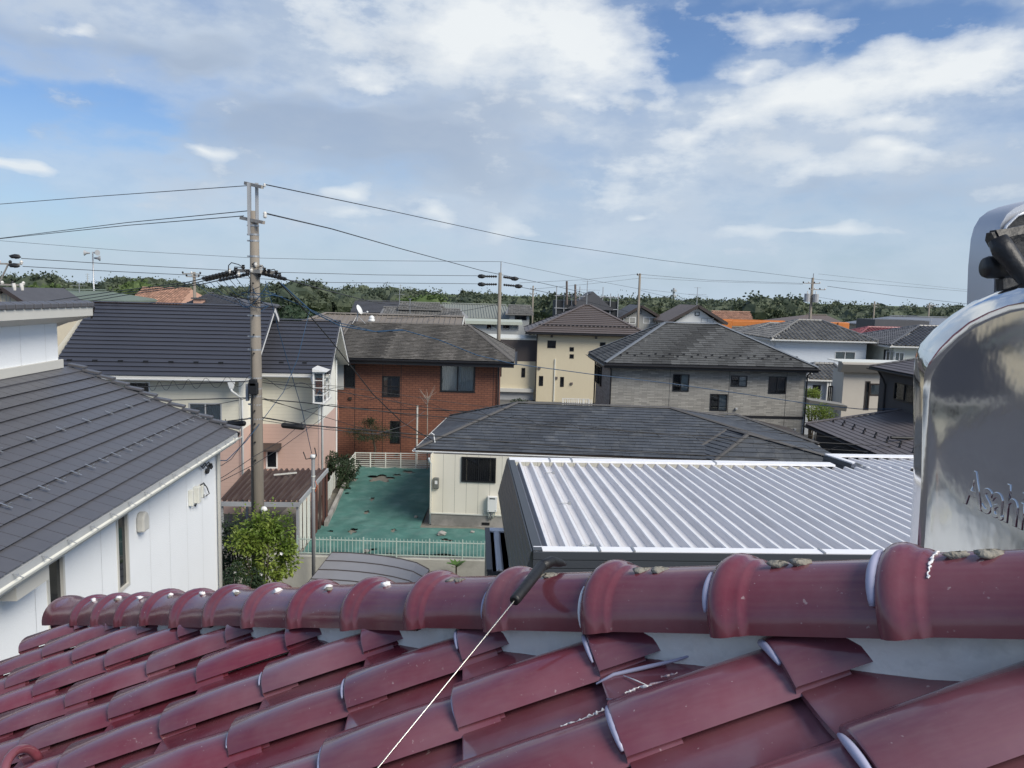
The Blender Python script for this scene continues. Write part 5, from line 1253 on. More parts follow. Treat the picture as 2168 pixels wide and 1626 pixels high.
u0, u1, z0, z1 = w.rect(1588, 881, 1704, 886); w.obox(MB(), 0, w.L, z0, z1, 0, .03).build('belt_course', M['gutter_black'], h7.root)
for (x, y) in ((1558, 865), (1682, 909)): u, z = w.uv(x, y); w.obox(MB(), u - .06, u + .06, z - .06, z + .05, 0, .12).build('wall_vent', M['grey_alu'], h7.root, bevel=.02)
wl_ = Wall(h7, (x0, D7 - o7, 0), (0, -1, 0), D7 - 2 * o7, 0, 5.5, M['stone'])
ua, ub = wl_.uv(1257, 790)[0], wl_.uv(1274, 795)[0]; wl_.window(uv=(ua, ub, wl_.uv(1272, 817)[1], wl_.uv(1272, 775)[1]), frame=.06, pane='glass_dark', proud=.1); wl_.window(uv=(.3, .7, wl_.uv(1272, 812)[1], wl_.uv(1272, 777)[1]), frame=.06, pane='glass_dark', proud=.06, split=1); wl_.build()
Wall(h7, (x1, o7, 0), (0, 1, 0), D7 - 2 * o7, 0, 5.5, M['stone']).build(); Wall(h7, (x1, D7 - o7, 0), (-1, 0, 0), x1 - x0, 0, 5.5, M['stone']).build()
MB().tube([(x0 - .08, o7 - .06, 5.35), (x0 - .02, o7 - .06, 5.2), (x0 - .02, o7 - .06, .1)], .04, 7).build('downpipe', M['gutter_black'], h7.root); MB().tube([(x1 + .1, .1, 5.4), (x1 + .05, o7 - .05, 5.15), (x1 + .05, o7 - .05, .1)], .045, 7).build('downpipe', M['gutter_black'], h7.root); MB().tube([(x0 - .07, D7 - o7, 5.3), (x0 - .07, D7 - o7, .1)], .045, 7).build('downpipe', M['gutter_black'], h7.root)

# ------------------------------------------------------------------ dark house on the right, two roofs
M['dark_metal'] = mat('dark brown grey roofing', (.115, .10, .10), .5, .1, 1.5, island=.06)
M['dark_wall'] = mat('charcoal brown wall', (.075, .07, .068), .8, .1, 1)
cz_ = 3.3; c0 = atz(1705, 898, cz_); c1 = atz(1842, 956, cz_); yw = math.atan2(c1.x - c0.x, -(c1.y - c0.y))
h9 = House('dark_house', 'dark brown house at the right with low metal roofs and small snow stops', 'house', (c0.x, c0.y, 0), yw)
Lr = 9.0; rise = .17; Wd = 6.5
dk = MB(); a, b, c, d = Vector((0, 0, cz_)), Vector((0, -Lr, cz_)), Vector((Wd, -Lr, cz_ + Wd * rise)), Vector((Wd, 0, cz_ + Wd * rise)); dk.prism((b, a, d, c)[::-1], (0, 0, -.12)); r9 = dk.build('lower_roof', M['gutter_black'], h9.root); u_ = Vector((0, 0, .008))
roof_face(h9, r9, a + u_, b + u_, d + u_, c + u_, .27, M['dark_metal'], slate=None, thick=.005, lift=.02, name='roof_course', jitter=0)
cap_line(r9, a + Vector((0, 0, .06)), d + Vector((0, 0, .06)), .1, .03, M['dark_metal'], 'verge_cap'); gutter(r9, a + Vector((0, 0, -.04)), b + Vector((0, 0, -.04)), .07, M['gutter_black'], (-1, 0, 0))
sm = MB().prism([(-.04, -.05, 0), (.04, -.05, 0), (0, -.05, .10)], (0, .1, 0)).mesh('snow_stop'); sm.materials.append(M['black_alu'])
for k in range(16):
    o = bpy.data.objects.new('snow_stop', sm); COL.objects.link(o); o.parent = r9; x = 1.1 + .3 * (k % 2); o.location = (x, -.5 - k * .5, cz_ + x * rise + .035)
MB().box(.45, Wd, -Lr + .3, -.3, 0, cz_ - .05).build('lower_wall', M['dark_wall'], h9.root)
zc = 5.9; e0 = atz(1840, 776, zc); e1 = aty(1932, 792, e0.y - 3.2); le = h9.loc(e0)
MB().box(le.x + 1.3, le.x + 8, le.y - 7, le.y - .35, cz_ - .5, zc - .1).build('wall_core', M['dark_wall'], h9.root)
dk = MB(); A9, B9 = Vector((le.x, le.y, zc)), Vector((le.x, le.y - 6.5, zc)); C9, D9 = Vector((le.x + 3.2, le.y - 3.25, zc + 1.1)), Vector((le.x + 3.2, le.y - 3.3, zc + 1.1)); E9 = Vector((le.x + 8, le.y, zc)); G9 = Vector((le.x + 8, le.y - 6.5, zc)); H9 = Vector((le.x + 8, le.y - 3.25, zc + 1.1))
dk.prism((B9, A9, C9), (0, 0, -.12)); dk.prism((A9, E9, H9, C9), (0, 0, -.12)); dk.prism((G9, B9, C9, H9), (0, 0, -.12)); ru = dk.build('upper_roof', M['gutter_black'], h9.root)
roof_face(h9, ru, A9 + u_, B9 + u_, C9 + u_, D9 + u_, .27, M['dark_metal'], thick=.008, lift=.02, name='roof_course', jitter=0); roof_face(h9, ru, B9 + u_, G9 + u_, C9 + u_, H9 + u_, .27, M['dark_metal'], thick=.008, lift=.02, name='roof_course', jitter=0)
for p, q in ((A9, C9), (B9, C9)): cap_line(ru, p + Vector((0, 0, .05)), q + Vector((0, 0, .05)), .1, .03, M['dark_metal'])
gutter(ru, A9 + Vector((0, 0, -.04)), B9 + Vector((0, 0, -.04)), .07, M['gutter_black'], (-1, 0, 0))
w9 = Wall(h9, (le.x + .44, le.y - .3, 0), (0, -1, 0), 6.5, cz_ + .2, zc - .1, M['dark_wall'], 'upper_wall'); 
u0, u1 = w9.uv(1893, 830)[0], w9.uv(1936, 835)[0]; w9.window(uv=(u0, u1, w9.uv(1915, 852)[1], w9.uv(1915, 812)[1]), split=2, pane='glass', frame=.06, curtain=('curtain', (.0, .8)), proud=.03); w9.build(); Wall(h9, (le.x + 6, le.y - .31, 0), (-1, 0, 0), 5.55, cz_ - .5, zc - .1, M['dark_wall'], 'upper_wall').build()
MB().tube([(le.x - .03, le.y - 1, zc - .1), (le.x + .25, le.y - 1, zc - .5), (le.x + .38, le.y - 1, zc - .8), (le.x + .38, le.y - 1, cz_ + .4)], .045, 7).build('downpipe', M['gutter_black'], h9.root)
q = h9.loc(aty(1886, 926, 30.5)); MB().tube([q, q + Vector((1.6, -.1, 0))], .07, 8).build('roof_pipe', M['black_rubber'], h9.root)

# ------------------------------------------------------------------ white house with wavy tile roof, flat roofed house, low tiled porch
M['wave_grey'] = mat('grey wavy clay tile', (.17, .165, .155), .4, .3, 4, island=.3)
M['wave_dark'] = mat('dark wavy clay tile', (.105, .105, .11), .3, .25, 4, island=.25)
M['wave_red'] = mat('dark red wavy tile', (.24, .08, .085), .4, .25, 4, island=.3)
M['pale_lap'] = lap_mat('pale blue white siding', (.62, .66, .70), .2, dark=.93)
def tile_house(name, label, Y, exL, exR, yE, apexL, apexR, yR, depth, tile, wallm, cw=.36, windows=(), group=None, ov=.6, yaw=0.0, z_shift=0):
    p, q = aty(exL, yE[0], Y), aty(exR, yE[1], Y); h = House(name, label, 'house', (p.x, Y, 0), yaw, group); W = q.x - p.x; ez = (p.z + q.z) / 2
    a, b = aty(apexL, yR, Y + depth / 2), aty(apexR, yR, Y + depth / 2); rz_ = (a.z + b.z) / 2; x0, x1 = a.x - p.x, b.x - p.x
    fA, fB, bA, bB = Vector((0, 0, ez)), Vector((W, 0, ez)), Vector((0, depth, ez)), Vector((W, depth, ez)); rl, rr_ = Vector((x0, depth / 2, rz_)), Vector((x1, depth / 2, rz_))
    dk = MB()
    for k in ((fA, fB, rr_, rl), (bB, bA, rl, rr_), (bA, fA, rl), (fB, bB, rr_)): dk.prism(k, (0, 0, -.14))
    r = dk.build('roof', M['soffit'], h.root); u_ = Vector((0, 0, .01)); e_ = Vector((0, -.01, 0))
    for k in ((fA, fB, rl, rr_), (bA, fA, rl, rl + e_), (fB, bB, rr_ + e_, rr_)): tilefield(h, r, k[0] + u_, k[1] + u_, k[2] + u_, k[3] + u_, cw, cw * 1.0, tile, amp=cw * .28)
    o = Vector((0, 0, .08))
    for (m_, n_) in ((fA, rl), (fB, rr_), (bA, rl), (bB, rr_), (rl, rr_)):
        if (n_ - m_).length > .2: ridge_tiles(r, m_ + o, n_ + o, .11, .35, tile)
    gutter(r, fA + Vector((0, -.02, -.04)), fB + Vector((0, -.02, -.04)), .07, M['gutter_white'], (0, -1, 0))
    w = Wall(h, (ov, ov, 0), (1, 0, 0), W - 2 * ov, 0, ez - .05, wallm)
    for kw in windows: kw = dict(kw); w.window(**kw)
    w.build(); MB().box(ov + .02, W - ov - .02, ov + .15, depth - ov, 0, ez - .1).build('wall_core', wallm, h.root)
    return h, r, w
ha, ra_, wa = tile_house('tile_roof_house', 'pale two-storey house with grey wavy tile roof behind the stone house', 62, 1632, 1858, (711, 731), 1690, 1740, 680, 9, M['wave_grey'], M['pale_lap'], windows=[dict(px=(1767, 744, 1811, 766), fm='white_alu', pane='glass', curtain=('curtain',), frame=.06)])
tile_house('tile_roof_house', 'dark wavy tile roofed house beside the stainless tank', 60, 1884, 2120, (731, 740), 1945, 2050, 693, 10, M['wave_dark'], mat('pale green white wall', (.60, .62, .56), .85, .06), windows=[dict(px=(1853, 742, 1877, 765), fm='grey_alu', pane='glass', frame=.06), dict(px=(1894, 746, 1914, 770), fm='white_alu', pane='glass', curtain=('curtain',), frame=.06)])
tile_house('tile_roof_house', 'house with a dark red wavy tile roof between two grey tiled roofs', 75, 1805, 1960, (722, 726), 1838, 1915, 695, 8, M['wave_red'], M['greybeige'])
tile_house('tile_roof_house', 'narrow grey tiled roof wedged behind the stone house ridge', 70, 1560, 1660, (712, 716), 1630, 1650, 686, 7, M['wave_grey'], M['greybeige'])
# low tiled house with porch
hb_, rb2, wb2 = tile_house('tiled_porch_house', 'low white house with grey wavy tile roof and porch door', 52, 1706, 1800, (803, 806), 1725, 1765, 772, 6, M['wave_grey'], mat('white porch wall', (.62, .64, .66), .85, .05), cw=.3, ov=.25, windows=[dict(px=(1720, 815, 1737, 842), split=1, frame=.08, pane='glass_dark', name='door')])
for x in (1748, 1753): u = wb2.uv(x, 830)[0]; wb2.obox(MB(), u - .05, u + .05, 0, wb2.z1, .02, .3).build('porch_post', M['white_alu'], hb_.root)
pq = aty(1755, 818, 48); bf = thing('balcony_railing', 'dark vertical bar railing between porch house and flat roofed house', 'railing', (pq.x, 48, aty(1755, 860, 48).z))
hgt = pq.z - bf.location.z; L_ = aty(1790, 818, 48).x - pq.x
for k in range(10): MB().box(-.04, .04, -.03, .03, 0, hgt).build('bar', M['bronze_alu'], bf).location = (L_ * k / 9, 0, 0)
for z in (.05, hgt): MB().box(0, L_, -.03, .03, z - .04, z + .04).build('rail', M['bronze_alu'], bf)
MB().box(-.3, L_ + .5, -.8, .3, -3.6, 0).build('balcony_base', M['greybeige'], bf)
Yf_ = 46; a, b = aty(1782, 770, Yf_), aty(1892, 805, Yf_)
hf = House('flat_roof_house', 'greige flat roofed house with broad fascia between porch house and dark house', 'house', (a.x, Yf_, 0), R(0)); Wf_ = 6.5; zt = aty(1782, 767, Yf_).z
w = Wall(hf, (.4, .5, 0), (1, 0, 0), Wf_, 0, zt - .5, mat('greige stucco', (.50, .46, .40), .85, .08, 1.2)); w.window(px=(1841, 812, 1868, 838), split=1, fm='bronze_alu', pane='glass', curtain=('curtain',), frame=.08); w.window(px=(1830, 807, 1841, 868), split=1, fm='bronze_alu', pane='glass_dark', frame=.07, name='door'); w.build()
Wall(hf, (.4, 2.1, 0), (0, -1, 0), 1.6, 0, zt - .5, M['greybeige']).build()
MB().prism([(0, -.05, zt), (0, -.25, zt - .1), (0, .1, zt - .6), (0, .5, zt - .6), (0, .5, zt)], (Wf_ + .6, 0, 0)).build('fascia', mat('greige fascia', (.30, .275, .24), .7, .08), hf.root); MB().box(0, Wf_ + .6, -.05, 2.2, zt + .002, zt + .05).build('roof', M['cream_trim'], hf.root)
p = aty(1712, 850, 44); bx = MB().prism([(0, 0, -.25), (0, -.12, .1), (0, .9, .15), (0, .9, -.3)], (2.2, 0, -.28)).build('porch_canopy', mat('grey canopy', (.22, .215, .2), .6, .1)); bx.location = p; tag(bx, 'grey slanted porch canopy right of the stone house corner', 'canopy')
# ------------------------------------------------------------------ leaf makers
def leaf_mat(name, c1, c2, tr=.25, rough=.7, island=.14, ms=.14):
    return mat(name, c1, rough, .2, 1.2, island=island, col2=c2, mixlo=.42, mixhi=.6, mscale=ms, translucent=tr, detail=2.0)
M['leaf_wood'] = leaf_mat('woodland leaves', (.062, .084, .052), (.100, .122, .070))  # lightened and greyed: distance haze is put into the leaf colours
M['leaf_light'] = leaf_mat('thicket leaves', (.075, .12, .032), (.105, .145, .045))
M['leaf_shrub'] = leaf_mat('shrub leaves', (.14, .22, .035), (.27, .33, .065), .4, .45, .2, 1.2)
M['leaf_dark'] = leaf_mat('dark evergreen leaves', (.018, .038, .016), (.03, .055, .02), .15)
M['bark'] = mat('bark', (.075, .058, .042), .9, .3, 6, bump=.5, bscale=20, stretch=(4, 4, .6))
def leaf(mb, p, d, up, L, W, fold=.2):
    """one leaf of two triangles pairs folded along its rib"""
    d = d.normalized(); s = d.cross(up)
    if s.length < 1e-3: s = d.cross(Vector((1, 0, 0)))
    s.normalize(); n = s.cross(d)
    a = p; b = p + d * L; l = p + d * L * .45 + s * W * .5 + n * W * fold; r = p + d * L * .45 - s * W * .5 + n * W * fold
    i = mb.vs((a, r, b, l)); mb.f.append((i, i + 1, i + 2)); mb.f.append((i, i + 2, i + 3))
def quadleaf(mb, p, s, rnd):
    d = Vector((rnd.gauss(0, 1), rnd.gauss(0, 1), rnd.gauss(0, .7))).normalized(); u = Vector((rnd.gauss(0, 1), rnd.gauss(0, 1), rnd.gauss(0, 1)))
    a = d.cross(u)
    if a.length < .01: return
    a.normalize(); b = a.cross(d); k = rnd.uniform(.6, 1.2) * s
    mb.poly((p - a * k * .5, p + b * k * .38, p + a * k * .5, p - b * k * .38))
def crown(mb, c, rx, rz, nclump, per, s, rnd, core=True):
    """uneven crown: clumps of leaf faces spread through a lumpy volume"""
    c = Vector(c)
    if core: mb.lump(c, rx * .82, rx * .82, rz * .82, rnd.randrange(9999), 9, 6, .18)
    for _ in range(nclump):
        t = rnd.uniform(0, 6.283); v = rnd.uniform(-.75, 1); q = math.sqrt(max(0, 1 - v * v)); k = rnd.uniform(.72, 1.02)
        cc = c + Vector((rx * q * math.cos(t) * k, rx * q * math.sin(t) * k, rz * v * k)); cr = rx * rnd.uniform(.2, .36)
        for _ in range(per):
            quadleaf(mb, cc + Vector((rnd.gauss(0, .5), rnd.gauss(0, .5), rnd.gauss(0, .38))) * cr, s, rnd)
def trunk_mesh(h, r, lean=0.0, limbs=4, rnd=random.Random(1), spread=1.0):
    mb = MB(); pts = [Vector((lean * (k / 5) ** 2 + rnd.uniform(-.03, .03) * h * .2, rnd.uniform(-.03, .03) * h * .2, h * k / 5)) for k in range(6)]
    pts[0] = Vector((0, 0, 0)); mb.tube(pts, [r * (1 - .13 * k) for k in range(6)], 7)
    for k in range(limbs):
        p = pts[2 + k % 3]; a = k * 2.4 + rnd.uniform(-.4, .4); e = p + Vector((math.cos(a), math.sin(a), .9)) * spread * rnd.uniform(.7, 1.1)
        mb.tube([p, lerp(p, e, .5) + Vector((0, 0, .08 * spread)), e], [r * .5, r * .36, r * .12], 5)
    return mb

SKY = [(-200, 585), (0, 582), (60, 577), (130, 586), (165, 602), (200, 604), (225, 592), (260, 584), (300, 581), (330, 585), (390, 592), (430, 602), (500, 600), (560, 601), (600, 594), (640, 593), (680, 599), (700, 609), (740, 605), (790, 602), (830, 604), (860, 609), (920, 613), (950, 614), (985, 616), (1040, 619), (1100, 626), (1140, 630), (1180, 628), (1200, 622), (1250, 624), (1320, 634), (1370, 630), (1420, 634), (1440, 642), (1480, 640), (1530, 651), (1590, 648), (1640, 649), (1700, 652), (1750, 650), (1800, 654), (1850, 657), (1900, 659), (1960, 662), (2030, 664), (2400, 672)]
def skyline(x):
    for (a, ya), (b, yb) in zip(SKY, SKY[1:]):
        if a <= x <= b: return min(lerp(ya, yb, (x - a) / (b - a)), 625 + .0262 * (x - CX) - 4)
    return 580
rnd = random.Random(21)
wood = MB()
for _ in range(520):
    x = rnd.uniform(-160, 2260); Y = rnd.uniform(165, 260); d = (Y - 165) / 95
    y = skyline(x) + (1 - d) * rnd.uniform(4, 20) + rnd.uniform(-4, 6) * d
    top = aty(x, y, Y)
    hgt = max(3.0, top.z); rx = rnd.choice((2.2, 3.0, 4.0, 5.5, 6.5)) * rnd.uniform(.85, 1.15); rz_ = min(hgt * .5, rx * rnd.uniform(.75, 1.05))
    crown(wood, (top.x, Y, hgt - rz_), rx, rz_, 22, 18, rnd.uniform(.42, .7), rnd)
    if hgt - 2 * rz_ > .6: crown(wood, (top.x + rnd.uniform(-1, 1), Y - 2, (hgt - 2 * rz_) * .5), rx * .9, max(.8, (hgt - 2 * rz_) * .62), 8, 12, .8, rnd)
o = wood.build('woodland', M['leaf_wood'], kind='stuff'); tag(o, 'dark green wood stretching along the horizon behind the houses', 'wood')
thick = MB()
for _ in range(150):
    x = rnd.choice((rnd.uniform(-120, 300), rnd.uniform(380, 1000), rnd.uniform(380, 800), rnd.uniform(1000, 2200))); Y = rnd.uniform(118, 150); hgt = rnd.uniform(1.6, 4.0) * (1.15 if x < 700 else .8); p = aty(x, 640, Y)
    crown(thick, (p.x, Y, hgt * .45), rnd.uniform(1.6, 3.2), hgt * .55, 9, 12, .75, rnd)
o = thick.build('thicket', M['leaf_light'], kind='stuff'); tag(o, 'pale green scrub thicket on the field before the wood', 'thicket')

# trees that stand out singly
crowns = []
for k in range(4):
    mb = MB(); r_ = random.Random(60 + k); crown(mb, (0, 0, 0), 1.0, .85, 40, 26, .16, r_); crown(mb, (.45 * math.cos(k * 2), .45 * math.sin(k * 2), -.25), .7, .6, 18, 22, .15, r_)
    crowns.append(mb.mesh('crown'))
def tree(label, x, ytop, Y, rx, rz_, k=0, m='leaf_wood', name='tree', group='single trees before the wood', ground=0.0):
    top = aty(x, ytop, Y); h_ = max(rz_ * 1.5, top.z - ground); t = thing(name, label, 'tree', (top.x, Y, ground), (k * 1.3) % 6.28, group)
    cm = crowns[k % 4].copy(); cm.materials.clear(); c = mesh_obj('crown', cm, M[m], t); c.location = (0, 0, h_ - rz_ * .9); c.scale = (rx, rx, rz_)
    trunk_mesh(h_ - rz_ * .6, max(.12, rx * .07), 0, 4, random.Random(k), rx * .5).build('trunk', M['bark'], t)
    return t
tree('rounded tree, left one of the twin domes at the right of the wood', 1610, 622, 160, 5.2, 4.2, 0)
tree('rounded tree, right one of the twin domes at the right of the wood', 1668, 624, 160, 4.8, 4.2, 1)
tree('small dark round tree between the twin domed trees', 1642, 633, 158, 3.0, 2.6, 2)
tree('dark round tree behind the scaffolded house', 1197, 618, 150, 5.0, 3.4, 3)
tree('round tree right of the small pole at the centre of the wood', 1375, 627, 150, 4.2, 3.0, 0)
tree('dark tree beside the brown gabled house aerial', 1470, 634, 160, 3.5, 3.0, 1)
tree('tall dark tree at the far left edge of the wood', 72, 576, 150, 5.0, 4.5, 2)
tree('pale green tree left of the loudspeaker mast', 95, 598, 125, 4.0, 3.6, 3, 'leaf_light')
tree('pale green tree above the terracotta roof', 292, 592, 125, 4.2, 3.2, 0, 'leaf_light')
tree('dark tree left of the terracotta roof', 240, 588, 140, 4.0, 3.4, 1)
tree('dark round tree just right of the big concrete pole', 632, 592, 150, 5.2, 3.8, 2)
tree('bushy dark evergreen in front of the field right of the concrete pole', 612, 640, 70, 1.9, 1.7, 3, 'leaf_dark')
tree('lower dark evergreen beside the taupe roof', 640, 655, 66, 1.6, 1.3, 0, 'leaf_dark')
tree('broad green tree above the long grey metal roof', 1000, 622, 140, 4.6, 3.0, 1)
tree('pale tree behind the wavy tiled farmhouse', 905, 622, 130, 4.0, 2.6, 2, 'leaf_light')
tree('green tree between terracotta roof and orange boom', 1603, 690, 78, 1.6, 1.1, 3, 'leaf_dark')

# ------------------------------------------------------------------ houses in the distance
M['terracotta'] = mat('mixed terracotta tile', (.34, .20, .14), .8, .25, 4, island=.3)
M['green_roof'] = mat('grey green roof sheet', (.14, .175, .14), .7, .15, .5)
M['far_cream'] = mat('far cream wall', (.58, .52, .40), .85, .1)
M['salmon'] = mat('salmon wall', (.50, .30, .22), .85, .1)
M['far_grey'] = mat('far grey wall', (.40, .41, .40), .85, .12)
M['far_roof'] = mat('far dark roof', (.075, .075, .082), .6, .2, 1.5, island=.1)
M['far_brown'] = mat('far brown roof', (.13, .10, .085), .6, .2, 1.5, island=.1)
M['rib_grey'] = mat('grey green ribbed roof', (.22, .235, .21), .6, .15, 1, stretch=(3, .3, 1))
def gable_front(name, label, Y, xl, xr, ye, xa, ya, depth, roofm, wallm, windows=(), wall_bottom=0.0, ov=.5):
    """house whose gable faces the camera"""
    a, b, t = aty(xl, ye, Y), aty(xr, ye, Y), aty(xa, ya, Y); h = House(name, label, 'house', (a.x, Y, 0)); W = b.x - a.x; ez = (a.z + b.z) / 2; ax = t.x - a.x
    dk = MB(); dk.prism([(0, -ov, ez), (ax, -ov, t.z), (ax, -ov, t.z - .2), (0, -ov, ez - .2)], (0, depth, 0)); dk.prism([(ax, -ov, t.z), (W, -ov, ez), (W, -ov, ez - .2), (ax, -ov, t.z - .2)], (0, depth, 0)); r = dk.build('roof', roofm, h.root)
    for q, (p, s) in enumerate((((0, -ov, ez), (ax, -ov, t.z)), ((W, -ov, ez), (ax, -ov, t.z)))): MB().bar(Vector(p) + Vector((0, -.03, -.1)), Vector(s) + Vector((0, -.03, -.1)), .06, .28).build('bargeboard', M['gutter_brown'], r)
    w = Wall(h, (ov, 0, 0), (1, 0, 0), W - 2 * ov, 0, ez - .25, wallm)
    for kw in windows: w.window(**kw)
    w.build(gable=[(ax - ov, t.z - .3)]); MB().box(ov + .05, W - ov - .05, .7, depth - ov, 0, ez - .3).build('wall_core', wallm, h.root)
    return h, w
def eave_front(name, label, Y, xl, xr, ye, xrl, xrr, yr, depth, roofm, wallm, windows=(), seams=0, courses=0, ov=.5, wave=False, low=0):
    """house whose eave faces the camera, gable or hip by its ridge ends"""
    a, b = aty(xl, ye[0], Y), aty(xr, ye[1], Y); h = House(name, label, 'house', (a.x, Y, 0)); W = b.x - a.x; ez = (a.z + b.z) / 2
    p, q = aty(xrl, yr[0], Y + depth / 2), aty(xrr, yr[1], Y + depth / 2); rz_ = (p.z + q.z) / 2; x0, x1 = p.x - a.x, q.x - a.x
    fA, fB, bA, bB, rl, rr_ = Vector((0, 0, ez)), Vector((W, 0, ez)), Vector((0, depth, ez)), Vector((W, depth, ez)), Vector((x0, depth / 2, rz_)), Vector((x1, depth / 2, rz_))
    dk = MB()
    for k in ((fA, fB, rr_, rl), (bB, bA, rl, rr_)): dk.prism(k, (0, 0, -.16))
    if x0 > .6: dk.prism((bA, fA, rl), (0, 0, -.16))
    if x1 < W - .6: dk.prism((fB, bB, rr_), (0, 0, -.16))
    r = dk.build('roof', roofm, h.root); u_ = Vector((0, 0, .01))
    if wave: tilefield(h, r, fA + u_, fB + u_, rl + u_, rr_ + u_, .3, .32, roofm)
    elif courses: roof_face(h, r, fA + u_, fB + u_, rl + u_, rr_ + u_, courses, roofm, thick=.01, lift=.04, name='roof_course', jitter=0)
    for k in range(seams):
        t = (k + .5) / seams; MB().bar(lerp(fA, fB, t) + Vector((0, 0, .04)), lerp(rl, rr_, t) + Vector((0, 0, .04)), .05, .08).build('seam', roofm, r)
    cap_line(r, rl + Vector((0, 0, .08)), rr_ + Vector((0, 0, .08)), .16, .06, roofm, 'ridge_cap')
    w = Wall(h, (ov, ov, 0), (1, 0, 0), W - 2 * ov, 0, ez - .1, wallm)
    for kw in windows: w.window(**kw)
    w.build(); MB().box(ov + .02, W - ov - .02, ov + .7, depth - ov, 0, ez - .1).build('wall_core', wallm, h.root)
    Wall(h, (W - ov, ov, 0), (0, 1, 0), depth - 2 * ov, 0, ez - .1, wallm).build(gable=None if x1 < W - .6 else [(depth / 2 - ov, rz_ - .25)])
    return h, r, w
eave_front('far_house', 'low green roofed house with salmon wall behind the white house', 70, 92, 262, (642, 627), 140, 225, (613, 617), 8, M['green_roof'], M['salmon'], seams=0)
eave_front('far_house', 'house with a terracotta tile roof left of the concrete pole', 76, 268, 382, (643, 643), 302, 405, (610, 612), 9, M['terracotta'], M['far_cream'], wave=True)
eave_front('far_house', 'dark pyramid roofed house between terracotta roof and concrete pole', 62, 384, 536, (646, 650), 440, 452, (622, 622), 9, M['far_roof'], M['far_grey'], courses=.4)
p = aty(422, 641, 63); c = thing('chimney', 'square dark chimney vent on the dark pyramid roof', 'chimney', tuple(p)); MB().box(-.35, .35, -.35, .35, -.6, .3).build('stack', M['salmon'], c); MB().box(-.48, .48, -.48, .48, .3, .42).build('cap', M['far_roof'], c)
gable_front('far_house', 'cream gabled house peeking above the roof edge at the far left', 58, -60, 66, 642, 12, 608, 8, M['far_roof'], M['far_cream'], windows=[dict(px=(-4, 622, 22, 640), fm='grey_alu', split=3, frame=.05)])
eave_front('far_house', 'grey hip roofed house at the far end behind the satellite dish', 96, 742, 855, (661, 662), 752, 845, (637, 639), 9, M['far_roof'], M['far_cream'], courses=.5)
h_, r_, w_ = eave_front('farmhouse', 'old farmhouse with stacked wavy tile roofs behind the taupe roof', 84, 800, 985, (672, 675), 812, 975, (651, 655), 7, M['wave_grey'], M['far_grey'], wave=True)
eave_front('farmhouse', 'upper tiled storey of the old farmhouse with a row of small windows', 86, 842, 936, (652, 655), 846, 932, (640, 643), 6, M['wave_grey'], M['far_grey'], wave=True, windows=[dict(px=(863, 656, 888, 662), fm='grey_alu', frame=.06), dict(px=(894, 657, 922, 663), fm='grey_alu', frame=.06)])
eave_front('far_house', 'long grey green ribbed metal roof behind the flat grey house', 96, 930, 1082, (672, 674), 935, 1072, (643, 646), 12, M['rib_grey'], M['far_grey'], seams=26)
eave_front('far_house', 'small tiled house just right of the middle pole', 92, 1070, 1130, (664, 665), 1076, 1124, (647, 648), 8, M['wave_grey'], M['far_grey'], wave=True, windows=[dict(px=(1090, 667, 1115, 678), fm='gutter_black' if False else 'black_alu', frame=.08)])
# flat grey house
Yh = 76; a, b = aty(965, 676, Yh), aty(1106, 680, Yh); hh = House('flat_grey_house', 'flat roofed pale grey house with three windows left of the beige house', 'house', (a.x, Yh, 0)); W_ = b.x - a.x; zt = a.z - .1
w = Wall(hh, (0, 0, 0), (1, 0, 0), W_ - .4, 0, zt - .35, M['far_grey'])
for px in ((977, 683, 992, 697), (1029, 684, 1052, 699), (1063, 685, 1097, 700)): w.window(px=px, fm='grey_alu', split=2, pane='glass', curtain=('curtain', (.5, 1)), frame=.07)
w.build(); MB().box(-.4, W_, -.5, 7, zt - .3, zt).build('roof', mat('pale green eave', (.42, .45, .38), .7, .1), hh.root); MB().box(.05, W_ - .5, .7, 6.5, 0, zt - .31).build('wall_core', M['far_grey'], hh.root)
# scaffolded house
Yk = 88; a, b = aty(1176, 690, Yk), aty(1306, 692, Yk); zt = aty(1240, 637, Yk).z
sf = thing('scaffolded_house', 'dark netted house wrapped in scaffolding behind the beige house', 'house', (a.x, Yk, 0)); W_ = b.x - a.x
net = mat('dark scaffold net', (.030, .033, .036), .9, .25, 2)
MB().box(0, W_, 0, 8, 0, zt).build('net', net, sf)
for k in range(9): MB().tube([(W_ * k / 8, -.12, 0), (W_ * k / 8, -.12, zt + (.9 if k % 3 else 1.6))], .05, 5).build('scaffold_pole', M['grey_alu'], sf)
for z in (zt - 2.5, zt - .9, zt + .5): MB().tube([(-.2, -.15, z), (W_ + .2, -.15, z)], .045, 5).build('scaffold_pole', M['grey_alu'], sf)
MB().prism([(1.2, -.3, zt - .9), (W_ / 2 + .6, -.3, zt + 1.1), (W_ - .4, -.3, zt - 1.0)], (0, 6, 0)).build('roof', M['far_roof'], sf)
for (x, y, hh_) in ((1200, 595, 0), (1218, 602, 0)):
    p0, p1 = aty(x, 645, Yk - .4), aty(x, y, Yk - .4); MB().tube([p0 - Vector(sf.location), p1 - Vector(sf.location)], .13, 6).build('steel_post', M['far_brown'], sf)
gable_front('far_house', 'grey gabled house with two white framed windows right of the small pole', 86, 1304, 1414, 678, 1357, 646, 9, M['far_roof'], lap_mat('grey board wall', (.33, .33, .31), .3, vertical=True), windows=[dict(px=(1320, 671, 1346, 685), fm='white_alu', pane='glass', frame=.08, split=2), dict(px=(1362, 671, 1389, 685), fm='white_alu', pane='glass', frame=.08, split=2), dict(px=(1353, 657, 1358, 665), split=1, frame=.06)])
